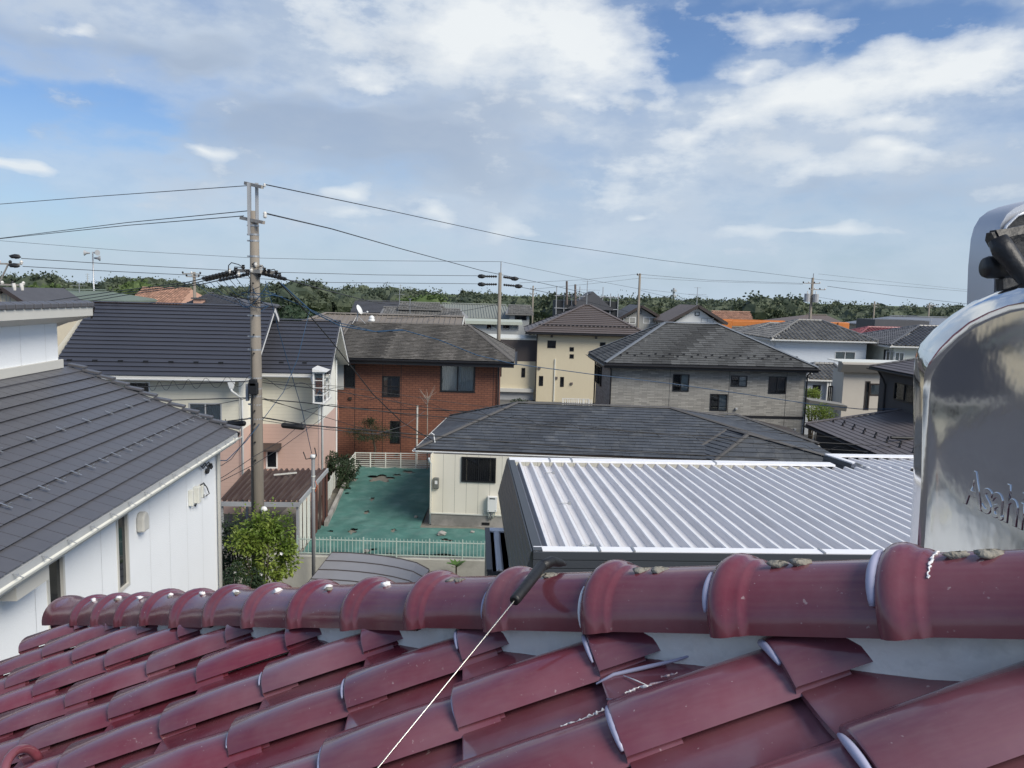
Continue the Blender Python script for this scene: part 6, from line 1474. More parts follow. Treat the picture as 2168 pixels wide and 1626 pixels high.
gable_front('far_house', 'white gabled house with brown eaves and an aerial on its ridge', 78, 1412, 1538, 682, 1477, 646, 9, M['far_brown'], mat('white far wall', (.62, .63, .62), .85, .06), windows=[dict(px=(1484, 673, 1511, 684), fm='grey_alu', frame=.08), dict(px=(1471, 660, 1481, 669), fm='black_alu', frame=.07, split=1)])
eave_front('far_house', 'house with mottled terracotta roof beside the orange boom', 98, 1500, 1594, (676, 676), 1506, 1588, (660, 661), 8, M['terracotta'], M['far_cream'], wave=True)
eave_front('far_house', 'dark low barn roof behind the wavy tiled roof', 112, 1668, 1796, (682, 688), 1706, 1750, (666, 668), 12, M['far_brown'], M['far_grey'])
h_, r_, w_ = eave_front('far_house', 'long low building with a solar panelled roof at the right', 104, 1876, 2080, (692, 694), 1884, 2080, (671, 673), 14, mat('solar panel grey', (.17, .18, .20), .35, .1), M['far_grey'])
b_ = aty(1852, 686, 92); bl = MB().box(0, 6.5, 0, 5, -6, .55).build('dark_annex', M['far_roof']); bl.location = b_; tag(bl, 'flat dark annex in front of the solar panelled building', 'building')
# orange crane boom lying level
Yb = 82; a, b = aty(1528, 681, Yb), aty(1792, 690, Yb); bo = thing('crane_boom', 'orange telescopic crane boom lying level behind the grey tiled house', 'crane', (a.x, Yb, 0)); oc = mat('crane orange', (.52, .17, .035), .5, .12)
L_ = b.x - a.x; z0 = a.z; z1 = b.z
MB().bar((1.0, 0, z0 - .15), (L_, 0, z1 + .1), .7, .55).build('boom_outer', oc, bo, bevel=.04); MB().bar((-.1, 0, z0 + .15), (L_ * .5, 0, (z0 + z1) / 2 + .18), .55, .3).build('boom_inner', oc, bo); MB().box(L_ - 1.1, L_ + .1, -.5, .5, z1 - .6, z1 + .35).build('boom_head', oc, bo, bevel=.05)
MB().box(-.1, 1.0, -.4, .4, z0 - .9, z0 + .22).build('boom_foot', oc, bo, bevel=.05); MB().box(1.0, 2.6, -.3, .3, 0, z0 - .5).build('carrier', M['far_brown'], bo)
# far office block, phone mast, pylons
p = aty(1533, 648, 1500); ob = thing('office_block', 'tiny pale blue office block on the horizon', 'building', (p.x, 1500, 0)); bm_ = mat('far blue glass', (.30, .42, .52), .5, .1)
z1 = aty(1533, 636, 1500).z
MB().box(-9, 9, 0, 12, 0, z1).build('wall', M['far_grey'], ob)
for k in range(5): MB().box(-8.6, 8.6, -.3, -.05, z1 - 2.6 - k * 2.9, z1 - .8 - k * 2.9).build('window_band', bm_, ob)
for q, (x, y, lb) in enumerate(((1427, 610, 'round-headed phone mast above the wood right of centre'),)):
    Yp = 300; p = aty(x, y, Yp); t = thing('phone_mast', lb, 'mast', (p.x, Yp, 0)); MB().tube([(0, 0, 0), (0, 0, p.z)], .45, 6).build('pole', M['grey_alu'], t)
    for z in (p.z - 1, p.z - 3): MB().tube([(0, 0, z - .4), (0, 0, z + .4)], 1.1, 8).build('antenna_ring', M['grey_alu'], t)
pyl = None
for q, (x, y) in enumerate(((1443, 633), (1476, 628), (1590, 634), (1848, 648), (1925, 650), (1946, 652), (1965, 655), (848, 602), (870, 606), (1001, 612), (185, 578))):
    Yp = 1100; p = aty(x, y, Yp); t = thing('pylon', ('thin lattice pylon, leftmost of the row near the phone mast', 'thin lattice pylon right of the phone mast', 'thin lattice pylon left of the twin domed trees', 'faint lattice pylon beyond the right-hand pole', 'faint lattice pylon, middle one of the far right row', 'faint lattice pylon, third of the far right row', 'faint lattice pylon, last of the far right row', 'faint lattice pylon above the taupe roof', 'faint lattice pylon right of the one above the taupe roof', 'faint lattice pylon left of the middle pole', 'faint lattice pylon left of the loudspeaker mast')[q], 'pylon', (p.x, Yp, 0), group='pylons on the horizon')
    MB().tube([(0, 0, 0), (0, 0, p.z)], [1.3, .35], 4).build('mast', M['grey_alu'], t)
    for k in range(3): MB().box(-3 + .4 * k, 3 - .4 * k, -.15, .15, p.z - 2 - 3 * k, p.z - 1.6 - 3 * k).build('arm', M['grey_alu'], t)
def tv_aerial(label, x, y0, y1, Y, w=1.0):
    a, b = aty(x, y1, Y), aty(x, y0, Y); t = thing('tv_aerial', label, 'aerial', tuple(a)); h = b.z - a.z
    MB().tube([(0, 0, -.3), (0, 0, h)], .035, 5).build('mast', M['steel'], t)
    for z, k in ((h * .97, .4), (h * .62, 1)): MB().bar((-.9 * w * k, 0, z), (.9 * w * k, 0, z), .03, .03).build('boom', M['steel'], t)
    for k in range(6): x_ = (-.85 + k * .34) * w; MB().bar((x_, -.35, h * .62), (x_, .35, h * .62), .02, .02).build('element', M['steel'], t)
tv_aerial('spindly aerial on the beige house ridge', 1242, 594, 646, 70, 1.3); tv_aerial('spindly aerial on the white gabled house', 1475, 608, 648, 79, 1.0); tv_aerial('thin aerial behind the farmhouse roof', 846, 613, 640, 88, .6); tv_aerial('thin aerial on the green roofed house', 168, 598, 616, 73, .7); tv_aerial('aerial at the right above the dark wavy tiles', 1970, 672, 696, 66, .4); tv_aerial('thin aerial left of the satellite dish', 868, 632, 662, 84, .5)
# ------------------------------------------------------------------ utility poles
M['pole_concrete'] = mat('weathered pole concrete', (.235, .205, .168), .9, .2, 3, bump=.2, bscale=30, col2=(.16, .145, .125), mixlo=.45, mixhi=.75, mscale=1.0, stretch=(3, 3, .35))
M['arm_steel'] = mat('rusty crossarm steel', (.30, .285, .26), .6, .25, 5, col2=(.25, .15, .09), mixlo=.55, mixhi=.75, mscale=4)
M['porcelain'] = mat('porcelain insulator', (.62, .60, .56), .3, .08, spec=.6)
M['wire_black'] = mat('black cable', (.014, .014, .016), .5, .1)
M['wire_blue'] = mat('blue cable', (.02, .06, .12), .5, .1)
M['wire_grey'] = mat('grey cable', (.09, .10, .11), .5, .1)
YP = 22.0
pb = aty(546, 1100, YP); PX = pb.x
def pz(x, y, Y=YP): return aty(x, y, Y).z
P1 = thing('utility_pole', 'tall weathered concrete utility pole with many cables, nearest of the poles', 'pole', (PX, YP, -1.1), group=None); g1 = 1.1
ztop = pz(540, 447) + g1; zext = pz(540, 388) + g1
MB().tube([(0, 0, 0), (0, 0, ztop * .55), (0, 0, ztop)], [.205, .165, .118], 20).build('shaft', M['pole_concrete'], P1, smooth=True)
for s in (-1, 1): 
    cc = MB(); x = s * .115; cc.box(x - .045, x + .045, -.10, -.085, pz(540, 498) + g1 if s < 0 else pz(540, 470) + g1, zext); cc.box(x - s * .045 - .004, x - s * .045 + .004, -.10, -.02, pz(540, 490) + g1, zext); cc.build('extension_channel', M['grey_alu'], P1)
for (y, xa, xb) in ((394, -.28, .33), (468, -.42, .36)):
    z = pz(540, y) + g1; MB().bar((xa, .12, z + .09), (xb, -.28, z - .06), .09, .09).build('short_arm', M['arm_steel'], P1)
for (x, y, r_, h_) in ((560, 396, .035, .10), (561, 462, .055, .18)):
    p = aty(x, y, YP - .25) - Vector((PX, YP, -1.1)); MB().tube([p, p + Vector((0, 0, h_ * .3)), p + Vector((0, 0, h_ * .5)), p + Vector((0, 0, h_ * .75)), p + Vector((0, 0, h_))], [r_ * .6, r_, r_ * .7, r_, r_ * .5], 10).build('insulator', M['porcelain'], P1, smooth=True)
for y in (478, 497, 510, 543, 628, 668, 712, 800, 822, 838, 856, 886, 740): 
    z = pz(541, y) + g1; r_ = lerp(.205, .118, z / ztop) + .008; MB().tube([(0, 0, z - .025), (0, 0, z + .025)], r_, 16).box(-r_ - .07, -r_ + .01, -.03, .03, z - .02, z + .02).build('band', M['steel'], P1)
z6 = pz(541, 575) + g1
MB().bar((-.55, .15, z6 + .02), (.25, -.22, z6), .09, .10).build('crossarm', M['arm_steel'], P1); MB().bar((-.2, .2, z6 + .02), (.65, -.05, z6 - .02), .08, .09).build('crossarm', M['arm_steel'], P1)
for k, (x, y) in enumerate(((486, 574), (492, 579), (500, 572), (505, 580), (515, 566), (524, 577), (532, 572), (560, 572), (569, 575), (553, 566), (585, 578), (592, 583), (541, 560), (549, 583))):
    p = aty(x, y, YP - .15) - Vector((PX, YP, -1.1)); MB().tube([p - Vector((0, 0, .06)), p, p + Vector((0, 0, .03)), p + Vector((0, 0, .07))], [.03, .055, .035, .05], 8).build('insulator', M['black_rubber'] if k % 3 else M['porcelain'], P1)
for pts in (((483, 580), (484, 562), (490, 556), (505, 560), (518, 568)), ((494, 578), (497, 565), (510, 566), (520, 575)), ((545, 566), (556, 563), (563, 572)), ((565, 574), (580, 570), (590, 580)), ((522, 578), (530, 590), (530, 620))):
    MB().tube([aty(x, y, YP - .2) - Vector((PX, YP, -1.1)) for x, y in pts], .014, 6).build('jumper', M['wire_black'], P1, smooth=True)
for k, (y, h_, w_) in enumerate(((820, .17, .13), (808, .10, .10))):
    z = pz(543, y) + g1; MB().box(-w_, w_, -.34, -.17, z - h_, z + h_).build('cable_clamp', M['black_rubber'], P1, bevel=.02)
MB().box(-.27, -.2, -.12, .02, pz(530, 848) + g1, pz(530, 812) + g1).build('terminal_box', M['grey_alu'], P1)
zz = [pz(541, y) + g1 for y in (560, 600, 640, 668, 708, 747)]
for k, z in enumerate(zz + [z - 3.1 for z in zz[2:]]): MB().tube([(.01, -.18, z), (.01, -.215, z)], .025, 8).build('step_socket', M['black_rubber'], P1)
MB().tube([(-.06, -.17, pz(540, 735) + g1), (-.065, -.2, 1.2)], .012, 5).build('earth_wire', M['wire_black'], P1)
p = aty(559, 1079, YP - .25) - Vector((PX, YP, -1.1)); MB().lump(p, .1, .08, .1, 2, 10, 6, .02).build('round_fitting', M['white_alu'], P1, smooth=True)
# blue-black cable knot under the crossarm
rk_ = random.Random(8)
for k in range(9):
    a = aty(rk_.uniform(485, 535), rk_.uniform(590, 640), YP - .1); b = aty(rk_.uniform(545, 605), rk_.uniform(592, 655), YP - .2); c_ = aty(rk_.uniform(500, 580), rk_.uniform(610, 680), YP - .25); o = Vector((PX, YP, -1.1))
    pts = [(a * (1 - t) ** 2 + c_ * 2 * t * (1 - t) + b * t * t) - o for t in [q / 8 for q in range(9)]]
    MB().tube(pts, .011, 5).build('cable_loop', M['wire_blue'] if k % 2 else M['wire_black'], P1, smooth=True)

def simple_pole(label, x, ytop, Y, r, arms, ground=0.0, rod=None, m=None, xb=None):
    t = aty(x, ytop, Y); g_ = thing('utility_pole', label, 'pole', (t.x, Y, ground)); h = t.z - ground
    MB().tube([(0, 0, 0), (0, 0, h)], [r * 1.4, r], 10).build('shaft', m or M['pole_concrete'], g_, smooth=True)
    if rod: MB().tube([(.05, 0, h - .3), (.05, 0, aty(x, rod, Y).z - ground)], .05, 6).build('top_rod', M['steel'], g_)
    for (y, xl, xr) in arms:
        z = aty(x, y, Y).z - ground; a, b = aty(xl, y, Y).x - t.x, aty(xr, y, Y).x - t.x
        MB().bar((a, -.1, z), (b, -.1, z), .09, .09).build('crossarm', M['arm_steel'], g_)
        n = max(2, int(abs(b - a) / .55))
        for k in range(n + 1): xx = lerp(a, b, k / n); MB().tube([(xx, -.1, z), (xx, -.1, z + .12), (xx, -.1, z + .2)], [.05, .09, .04], 6).build('insulator', M['porcelain'] if k % 2 else M['black_rubber'], g_)
    return g_, h
p2, hh = simple_pole('slim concrete pole before the beige house with black strain insulators', 1059, 577, 60, .13, [], rod=554)
for (x0, y0, x1, y1) in ((1020, 585, 1090, 590), (1020, 602, 1098, 606)):
    for (xa, xb, ya, yb) in ((x0, 1052, y0, (y0 + y1) / 2 - 2), (1066, x1, (y0 + y1) / 2 - 1, y1)):
        a, b = aty(xa, ya, 60) - Vector(p2.location), aty(xb, yb, 60) - Vector(p2.location); n = 7
        for k in range(n): q = lerp(a, b, (k + .5) / n); d = (b - a).normalized() * .10; MB().tube([q - d, q - d * .2, q + d * .2, q + d], [.03, .10, .10, .03], 7).build('strain_insulator', M['black_rubber'], p2)
        e = a if xa == x0 else b; MB().lump(e, .32, .16, .16, 3, 8, 5, .15).build('cable_shroud', M['black_rubber'], p2)
simple_pole('thin bare pole between the scaffolded and grey gabled houses', 1355, 579, 84, .12, [(583, 1349, 1354)])
p4, hh = simple_pole('pole with crossarms and two transformers above the wavy tiled roof', 1721, 588, 90, .14, [(600, 1700, 1735), (613, 1713, 1746), (630, 1710, 1730)], rod=579)
for (x, y) in ((1709, 630), (1727, 631)):
    q = aty(x, y, 89.6) - Vector(p4.location); MB().tube([q - Vector((0, 0, .5)), q + Vector((0, 0, .45))], .33, 10).build('transformer', M['grey_alu'], p4); MB().tube([q + Vector((0, 0, .45)), q + Vector((0, 0, .75))], .06, 6).build('bushing', M['porcelain'], p4)
simple_pole('small far pole left of the solar panelled building', 1852, 638, 150, .14, [(645, 1846, 1862), (650, 1848, 1860)])
simple_pole('far pole with short crossarm at the right of the tiled roofs', 1968, 642, 125, .13, [(646, 1962, 1982), (650, 1961, 1974)])
simple_pole('small far pole between middle pole and scaffolded house', 1129, 605, 130, .13, [(612, 1124, 1134), (622, 1122, 1136)])
simple_pole('slim pole with jumpers behind the dark pyramid roof', 411, 576, 68, .12, [(580, 388, 425), (586, 396, 422)])
p0, hh = simple_pole('pole at the far left edge, mostly out of view, with long crossarm', -14, 500, 42, .15, [(558, -70, 48), (602, -60, 52)], rod=480)
for (x, y) in ((32, 543), (30, 562)):
    q = aty(x, y, 41.8) - Vector(p0.location); MB().lump(q, .34, .14, .12, 5, 8, 5, .15).build('cable_shroud', M['black_rubber'], p0)
for (x, y) in ((30, 607), (46, 607)):
    q = aty(x, y, 41.8) - Vector(p0.location); MB().tube([q + Vector((-.03, 0, .18)), q, q - Vector((-.03, 0, .2))], [.09, .10, .07], 8).build('cutout', M['porcelain'], p0)
q0, q1 = aty(0, 600, 41.8) - Vector(p0.location), aty(18, 558, 41.8) - Vector(p0.location); MB().bar((0, -.1, q0.z - .5), q1, .06, .06).build('brace', M['arm_steel'], p0)
sp_, hh = simple_pole('steel mast with horn loudspeakers left of the terracotta roof', 196, 533, 88, .07, [], m=M['steel'])
for k, (dx, dy, dz) in enumerate(((.6, -.3, -.1), (-.7, -.2, -.15), (.35, .3, -.7))):
    d = Vector((dx, dy, 0)).normalized(); c_ = Vector((dx * .5, dy * .5, hh + dz)); MB().tube([c_ - d * .1, c_ + d * .25, c_ + d * .5], [.09, .14, .34], 9).build('horn', M['grey_alu'], sp_)
# grey conduit post in the next garden
gp = aty(664, 1228, 24.7); pt = aty(664, 970, 24.7); t = thing('conduit_post', 'grey metal conduit post with white cap beside the carport', 'post', (gp.x, 24.7, -1.1)); h_ = pt.z + 1.1
MB().tube([(0, 0, 0), (0, 0, h_)], .062, 12).build('tube', mat('dull zinc conduit', (.19, .195, .2), .5, .15), t, smooth=True); MB().tube([(0, 0, h_), (0, 0, h_ + .04), (0, 0, h_ + .10), (0, 0, h_ + .12)], [.085, .10, .095, .06], 12).build('cap', M['white_alu'], t, smooth=True)
for z in (h_ - 1.0, h_ - .6): MB().tube([(0, 0, z - .02), (0, 0, z + .02)], .07, 10).build('clamp', M['white_fence'], t)
for pts in (((0, 0, h_ - .1), (.12, -.05, h_ + .1), (.05, 0, h_ + .35)), ((-.02, 0, h_), (-.25, .05, h_ - .05), (-.32, 0, h_ + .2))): MB().tube(pts, .018, 6).build('lead', M['wire_black'], t, smooth=True)
MB().tube([(.09, -.06, h_ - .75), (.14, -.06, h_ - .95), (.08, -.06, h_ - 1.1)], .014, 5).build('orange_tie', mat('orange tie', (.5, .12, .04), .5), t)

# ------------------------------------------------------------------ wires
def wire(label, pts, r, m='wire_black', sag=0.0, name='cable', group=None, n=16, wrap=None):
    """pts: (x, y, distance); each span hangs with a little sag"""
    P = [aty(*p) for p in pts]; o = P[0].copy(); path = []
    for a, b in zip(P, P[1:]):
        for k in range(n):
            t = k / n; q = lerp(a, b, t); q.z -= sag * 4 * t * (1 - t); path.append(q - o)
    path.append(P[-1] - o)
    ob = MB().tube(path, r, 5).build(name, M[m], smooth=True); ob.location = o; tag(ob, label, 'cable', group)
    if wrap:
        ln = sum(((b - a).length for a, b in zip(path, path[1:]))); sp = []; tot = 0; per, rad = wrap
        for a, b in zip(path, path[1:]):
            d = b - a; st = max(2, int(d.length / per * 8))
            for k in range(st):
                ph = (tot + d.length * k / st) / per * 6.283; sp.append(lerp(a, b, k / st) + Vector((0, math.sin(ph) * rad * .3, math.cos(ph) * rad)))
            tot += d.length
        MB().tube(sp, r * .6, 4).build('spiral_wrap', M[m], ob)
    return ob
wire('topmost thin line running left from the top of the concrete pole', [(524, 393, 22), (200, 416, 26), (-260, 453, 33)], .012, 'wire_grey', .0)
wire('upper of two thin lines running left below the topmost line', [(528, 446, 22), (270, 471, 27), (60, 497, 33), (-60, 512, 38)], .013, 'wire_black')
wire('lower of two thin lines running left from the second short arm', [(516, 457, 22), (270, 477, 27), (40, 501, 34), (-60, 512, 39)], .013, 'wire_black')
wire('long thin line sagging right from the pole top to the transformer pole', [(563, 391, 22), (830, 447, 34), (1100, 506, 48), (1400, 551, 68), (1735, 592, 90), (2060, 618, 120), (2300, 632, 150)], .016, 'wire_black')
wire('thicker line sagging right from the concrete pole past the middle pole', [(563, 452, 22), (700, 484, 30), (850, 527, 42), (1020, 573, 60), (1150, 600, 76), (1300, 634, 95), (1420, 652, 120)], .022, 'wire_black')
wire('thin far line crossing behind the concrete pole to the middle pole rod', [(-20, 508, 70), (270, 531, 68), (535, 546, 66), (800, 552, 63), (1064, 554, 60)], .016, 'wire_grey')
wire('thin far line ending at the upper strain insulators of the middle pole', [(45, 547, 42), (270, 561, 48), (535, 575, 54), (800, 582, 58), (1022, 584, 60)], .018, 'wire_black')
wire('thin far line ending at the lower strain insulators of the middle pole', [(48, 564, 42), (210, 573, 46), (395, 582, 52), (700, 598, 57), (1022, 601, 60)], .018, 'wire_black')
wire('thin line from the middle pole rod down to the right', [(1066, 555, 60), (1200, 583, 72), (1350, 611, 84), (1500, 628, 100)], .015, 'wire_grey')
wire('line from lower strain insulators down to the right past the beige ridge', [(1098, 607, 60), (1200, 628, 68), (1330, 660, 80)], .02)
wire('upper thin line left of the thin bare pole', [(1354, 580, 84), (1240, 592, 78), (1100, 599, 66)], .014, 'wire_grey')
wire('lower thin line left of the thin bare pole', [(1354, 589, 84), (1240, 602, 78), (1130, 612, 70)], .014, 'wire_grey')
wire('upper of two lines between thin bare pole and transformer pole', [(1357, 581, 84), (1500, 593, 86), (1700, 600, 90)], .016, 'wire_black')
wire('lower of two lines between thin bare pole and transformer pole', [(1357, 588, 84), (1500, 596, 86), (1700, 602, 90)], .014, 'wire_grey')
wire('faint line from the transformer pole top to the right', [(1733, 580, 90), (1900, 598, 105), (2080, 617, 125)], .014, 'wire_grey')
wire('lower line from the transformer pole sagging towards the right', [(1752, 606, 90), (1900, 627, 105), (2055, 644, 120), (2250, 650, 140)], .024, 'wire_black')
wire('faint telephone line right of the transformer pole low over the trees', [(1726, 628, 90), (1860, 650, 110), (2040, 652, 130)], .015, 'wire_grey')
wire('faint line from thin bare pole to the white gabled house', [(1357, 615, 84), (1420, 630, 82), (1480, 646, 80)], .015, 'wire_grey')
# low-voltage cables with black strain sleeves left of the pole
for k, ((x0, y0), (x1, y1), (x2, y2), lb) in enumerate((((490, 575), (395, 598), (70, 642), 'upper'), ((500, 578), (400, 602), (100, 645), 'middle'), ((527, 580), (430, 601), (140, 646), 'lower'))):
    wire(lb + ' of three thick black cables fanning left from the crossarm', [(x0, y0, 21.9), (x1, y1, 25.5), (lerp(x1, x2, .5), lerp(y1, y2, .46), 31), (x2, y2, 40)], .017)
    a, b = aty(x0, y0, 21.9), aty(lerp(x0, x1, .65), lerp(y0, y1, .65), 24.2); t = thing('strain_sleeve', 'black ribbed sleeve on the ' + lb + ' thick cable left of the crossarm', 'insulator', tuple(a), group='ribbed sleeves left of the crossarm')
    MB().tube([(0, 0, 0), b - a], .032, 7).build('sleeve', M['black_rubber'], t)
    for q in range(9): c_ = lerp(Vector((0, 0, 0)), b - a, (q + .5) / 9); d = (b - a).normalized() * .05; MB().tube([c_ - d, c_ + d], .055, 7).build('collar', M['black_rubber'], t)
rk_ = random.Random(4)
for k in range(7):
    x = 415 + k * 14; wire('thin drop wire slanting down to the pole, number %s from the left' % ('one', 'two', 'three', 'four', 'five', 'six', 'seven')[k], [(x, 600 - k * 2, 25 - k * .4), (x + 28, 622, 24), (x + 70, 640 + rk_.uniform(-6, 8), 23), (534, 655 + k * 3, 22)], .009, 'wire_black' if k % 2 else 'wire_blue', group='drop wires left of the pole')
# right side
wire('thick black cable from the crossarm right down to the middle distance', [(552, 578, 21.8), (600, 590, 23), (680, 612, 28), (790, 640, 40), (900, 652, 60)], .018)
a, b = aty(553, 578, 21.8), aty(605, 591, 23.2); t = thing('strain_sleeve', 'black ribbed sleeve on the thick cable right of the crossarm', 'insulator', tuple(a)); MB().tube([(0, 0, 0), b - a], .032, 7).build('sleeve', M['black_rubber'], t)
for q in range(8): c_ = lerp(Vector((0, 0, 0)), b - a, (q + .5) / 8); d = (b - a).normalized() * .05; MB().tube([c_ - d, c_ + d], .058, 7).build('collar', M['black_rubber'], t)
wire('black service cable dropping from the pole to the tan house roof bracket', [(590, 597, 21.9), (640, 650, 23), (700, 720, 25), (790, 835, 27.3), (850, 893, 28.8), (912, 930, 30.1)], .019)
wire('dark blue cable looping right across the brick and stone houses', [(595, 600, 21.9), (660, 660, 23), (720, 690, 25), (790, 702, 28), (850, 698, 31), (930, 720, 33), (1010, 752, 35), (1085, 770, 36), (1250, 792, 37.5), (1420, 812, 38.2), (1560, 832, 38.5), (1720, 856, 38), (1820, 866, 37), (1935, 866, 36)], .02, 'wire_blue')
wire('second dark blue cable beside the looping one over the brick roof', [(560, 615, 21.9), (640, 648, 23), (720, 684, 26), (800, 703, 29), (860, 699, 31)], .014, 'wire_blue')
wire('thin blue wire falling from the pole to the white drop clamp', [(562, 595, 21.9), (575, 640, 22.2), (590, 700, 22.8), (640, 870, 24), (660, 960, 24.7)], .011, 'wire_blue')
wire('pale blue wire rising from the post to the hanging clamp', [(655, 660, 27), (645, 700, 26.5), (630, 760, 25.5), (600, 830, 24), (555, 890, 22.2)], .011, 'wire_blue')
wire('blue wire from the clamp down to the corner of the white house', [(555, 890, 22.2), (520, 935, 20.5), (480, 975, 18.2), (448, 975, 17.0)], .012, 'wire_blue')
wire('thin wire from the pole over the brick wall to the tan house eave', [(556, 845, 22), (640, 868, 24), (760, 905, 27), (905, 933, 30)], .009, 'wire_black')
wire('thin orange wire sagging across the brick wall', [(690, 905, 30), (740, 915, 33), (800, 918, 35), (860, 900, 36), (900, 870, 37)], .009, 'wire_grey')
hang = aty(707, 852, 30)
for lb, pts, r_, wr_ in (('upper spiral wrapped telephone cable crossing the tan house roof', [(556, 810, 22), (700, 826, 24.5), (900, 862, 26), (1120, 890, 27), (1400, 920, 28), (1650, 945, 29), (1940, 962, 30)], .012, (1.6, .13)),
                          ('upper thin telephone wire above the spiral wrapped one', [(556, 806, 22), (720, 818, 24.5), (1000, 858, 26.5), (1300, 888, 28), (1940, 940, 30)], .008, None),
                          ('middle telephone cable crossing the tan house roof', [(556, 845, 22), (640, 852, 23.5), (720, 862, 25), (900, 880, 26.2), (1130, 900, 27), (1400, 918, 28), (1700, 935, 29), (1940, 948, 30)], .016, None),
                          ('thin wire slung just below the middle telephone cable', [(556, 842, 22), (640, 870, 23.5), (700, 856, 25), (900, 884, 26.2), (1130, 908, 27), (1400, 926, 28)], .009, None),
                          ('lower heavy telephone cable passing the tan house eave', [(556, 884, 22), (650, 900, 23.5), (860, 918, 25.8), (1100, 938, 27), (1320, 955, 27.8), (1700, 975, 29), (1940, 985, 30)], .02, None),
                          ('thin wire slung just below the lower heavy cable', [(556, 890, 22), (650, 905, 23.5), (860, 926, 25.8), (1100, 950, 27), (1320, 965, 27.8)], .009, None)):
    wire(lb, pts, r_, 'wire_black', wrap=wr_)
for lb, pts, r_, wr_ in (('upper spiral wrapped telephone cable running left across the cream house', [(530, 806, 22), (420, 812, 24), (320, 818, 27), (180, 822, 34)], .012, (1.3, .16)),
                          ('middle telephone cable running left across the cream house', [(530, 842, 22), (440, 845, 24), (330, 848, 27), (260, 850, 30)], .016, None),
                          ('thin wire slanting left below the middle telephone cable', [(530, 842, 22), (460, 856, 23), (400, 868, 25)], .009, None),
                          ('lower telephone cable running left behind the white roof corner', [(530, 886, 22), (480, 892, 23), (430, 890, 25)], .02, None)):
    wire(lb, pts, r_, 'wire_black', wrap=wr_)
for lb, (x0, y0, x1, y1, Y) in (('black cable closure hanging left of the concrete pole', (470, 899, 520, 896, 22.6)), ('black cable closure hanging right of the concrete pole', (596, 900, 645, 905, 23.2))):
    a, b = aty(x0, y0, Y), aty(x1, y1, Y); t = thing('cable_closure', lb, 'cable box', tuple(a), group=None); d = (b - a); MB().tube([(0, 0, 0), d * .06, d * .94, d], [.05, .085, .085, .05], 10).build('body', M['black_rubber'], t)
    for f_ in (.15, .85): MB().tube([d * f_, d * f_ + Vector((0, 0, .16))], .012, 5).build('hanger', M['black_rubber'], t)
for lb, pts in (('thin service wire from the white house wall up to the pole', [(437, 1030, 16.6), (480, 1005, 18.3), (540, 965, 20.5), (600, 930, 23), (678, 862, 30)]), ('second thin service wire below the first from the white house', [(436, 1034, 16.6), (470, 1018, 17.8), (535, 985, 19.8), (600, 945, 22.5), (690, 880, 30)]), ('thin wire from the cable boots of the white house to the pole', [(445, 985, 16.8), (470, 985, 17.5), (490, 972, 18.4), (540, 905, 22)])):
    wire(lb, pts, .009)
o = wire('salmon cable loop hanging on the brick house wall', [(702, 872, 38), (704, 850, 38), (710, 843, 38), (715, 850, 38), (717, 890, 38)], .022, 'wire_grey'); o.data.materials.clear(); o.data.materials.append(mat('salmon cable', (.45, .2, .13), .6))
wire('dark far line low over the farmhouse roofs', [(1055, 644, 60), (1000, 655, 58), (900, 672, 52), (820, 674, 46)], .018)
# ------------------------------------------------------------------ shrubs, garden things
def shrub(label, x, y0, y1, Y, rx, m, nl, L, W, seed, name='shrub', ground=-1.1, flowers=0, ry=None, shoots=True):
    top = aty(x, y0, Y); bot = aty(x, y1, Y); zc = (top.z + bot.z) / 2; rz_ = (top.z - bot.z) / 2; r_ = random.Random(seed)
    t = thing(name, label, 'shrub', (top.x, Y, ground)); mb = MB(); c = Vector((0, 0, zc - ground)); clumps = []
    for _ in range(46):
        a = r_.uniform(0, 6.283); v = r_.uniform(-1, 1); q = math.sqrt(1 - v * v); k = r_.uniform(.35, 1.0) ** .6
        clumps.append((c + Vector((rx * q * math.cos(a) * k * .86, (ry or rx) * q * math.sin(a) * k * .86, rz_ * v * k * .88)), rx * r_.uniform(.16, .30)))
    for k in range(nl):
        cc, cr = clumps[r_.randrange(len(clumps))]
        d = Vector((r_.gauss(0, 1), r_.gauss(0, 1), r_.gauss(0, .8))).normalized(); p = cc + d * cr * r_.uniform(.3, 1.1) ** .5
        leaf(mb, p, (d + Vector((r_.gauss(0, .4), r_.gauss(0, .4), -.35 + r_.gauss(0, .3)))), Vector((r_.gauss(0, .3), r_.gauss(0, .3), 1)), L * r_.uniform(.6, 1.15), W * r_.uniform(.6, 1.15))
    if shoots:
        for _ in range(10):
            a = r_.uniform(0, 6.283); b = c + Vector((rx * .7 * math.cos(a), (ry or rx) * .7 * math.sin(a), rz_ * .75)); e = b + Vector((r_.uniform(-.15, .15), r_.uniform(-.15, .15), r_.uniform(.25, .55)))
            for q in range(9): leaf(mb, lerp(b, e, q / 8), Vector((r_.gauss(0, 1), r_.gauss(0, 1), .3)), Vector((0, 0, 1)), L * .8, W * .8)
    mb.build('crown', M[m], t)
    tk = MB()
    for k in range(6):
        a = k * 1.05; tk.tube([(.05 * math.cos(a), .05 * math.sin(a), 0), (rx * .25 * math.cos(a), rx * .25 * math.sin(a), (zc - ground) * .5), (rx * .6 * math.cos(a), rx * .6 * math.sin(a), zc - ground + rz_ * .4)], [.045, .03, .01], 6)
    tk.build('stem', M['bark'], t)
    for k in range(flowers):
        a = r_.uniform(-2.6, -.6); p = c + Vector((rx * .93 * math.cos(a), (ry or rx) * .95 * math.sin(a), r_.uniform(-.5, .35) * rz_)); f = MB()
        for q in range(5): leaf(f, p, Vector((math.cos(q * 1.257), -.6, math.sin(q * 1.257))), Vector((0, -1, 0)), .065, .065)
        f.build('flower', M['white_alu'], t)
    return t
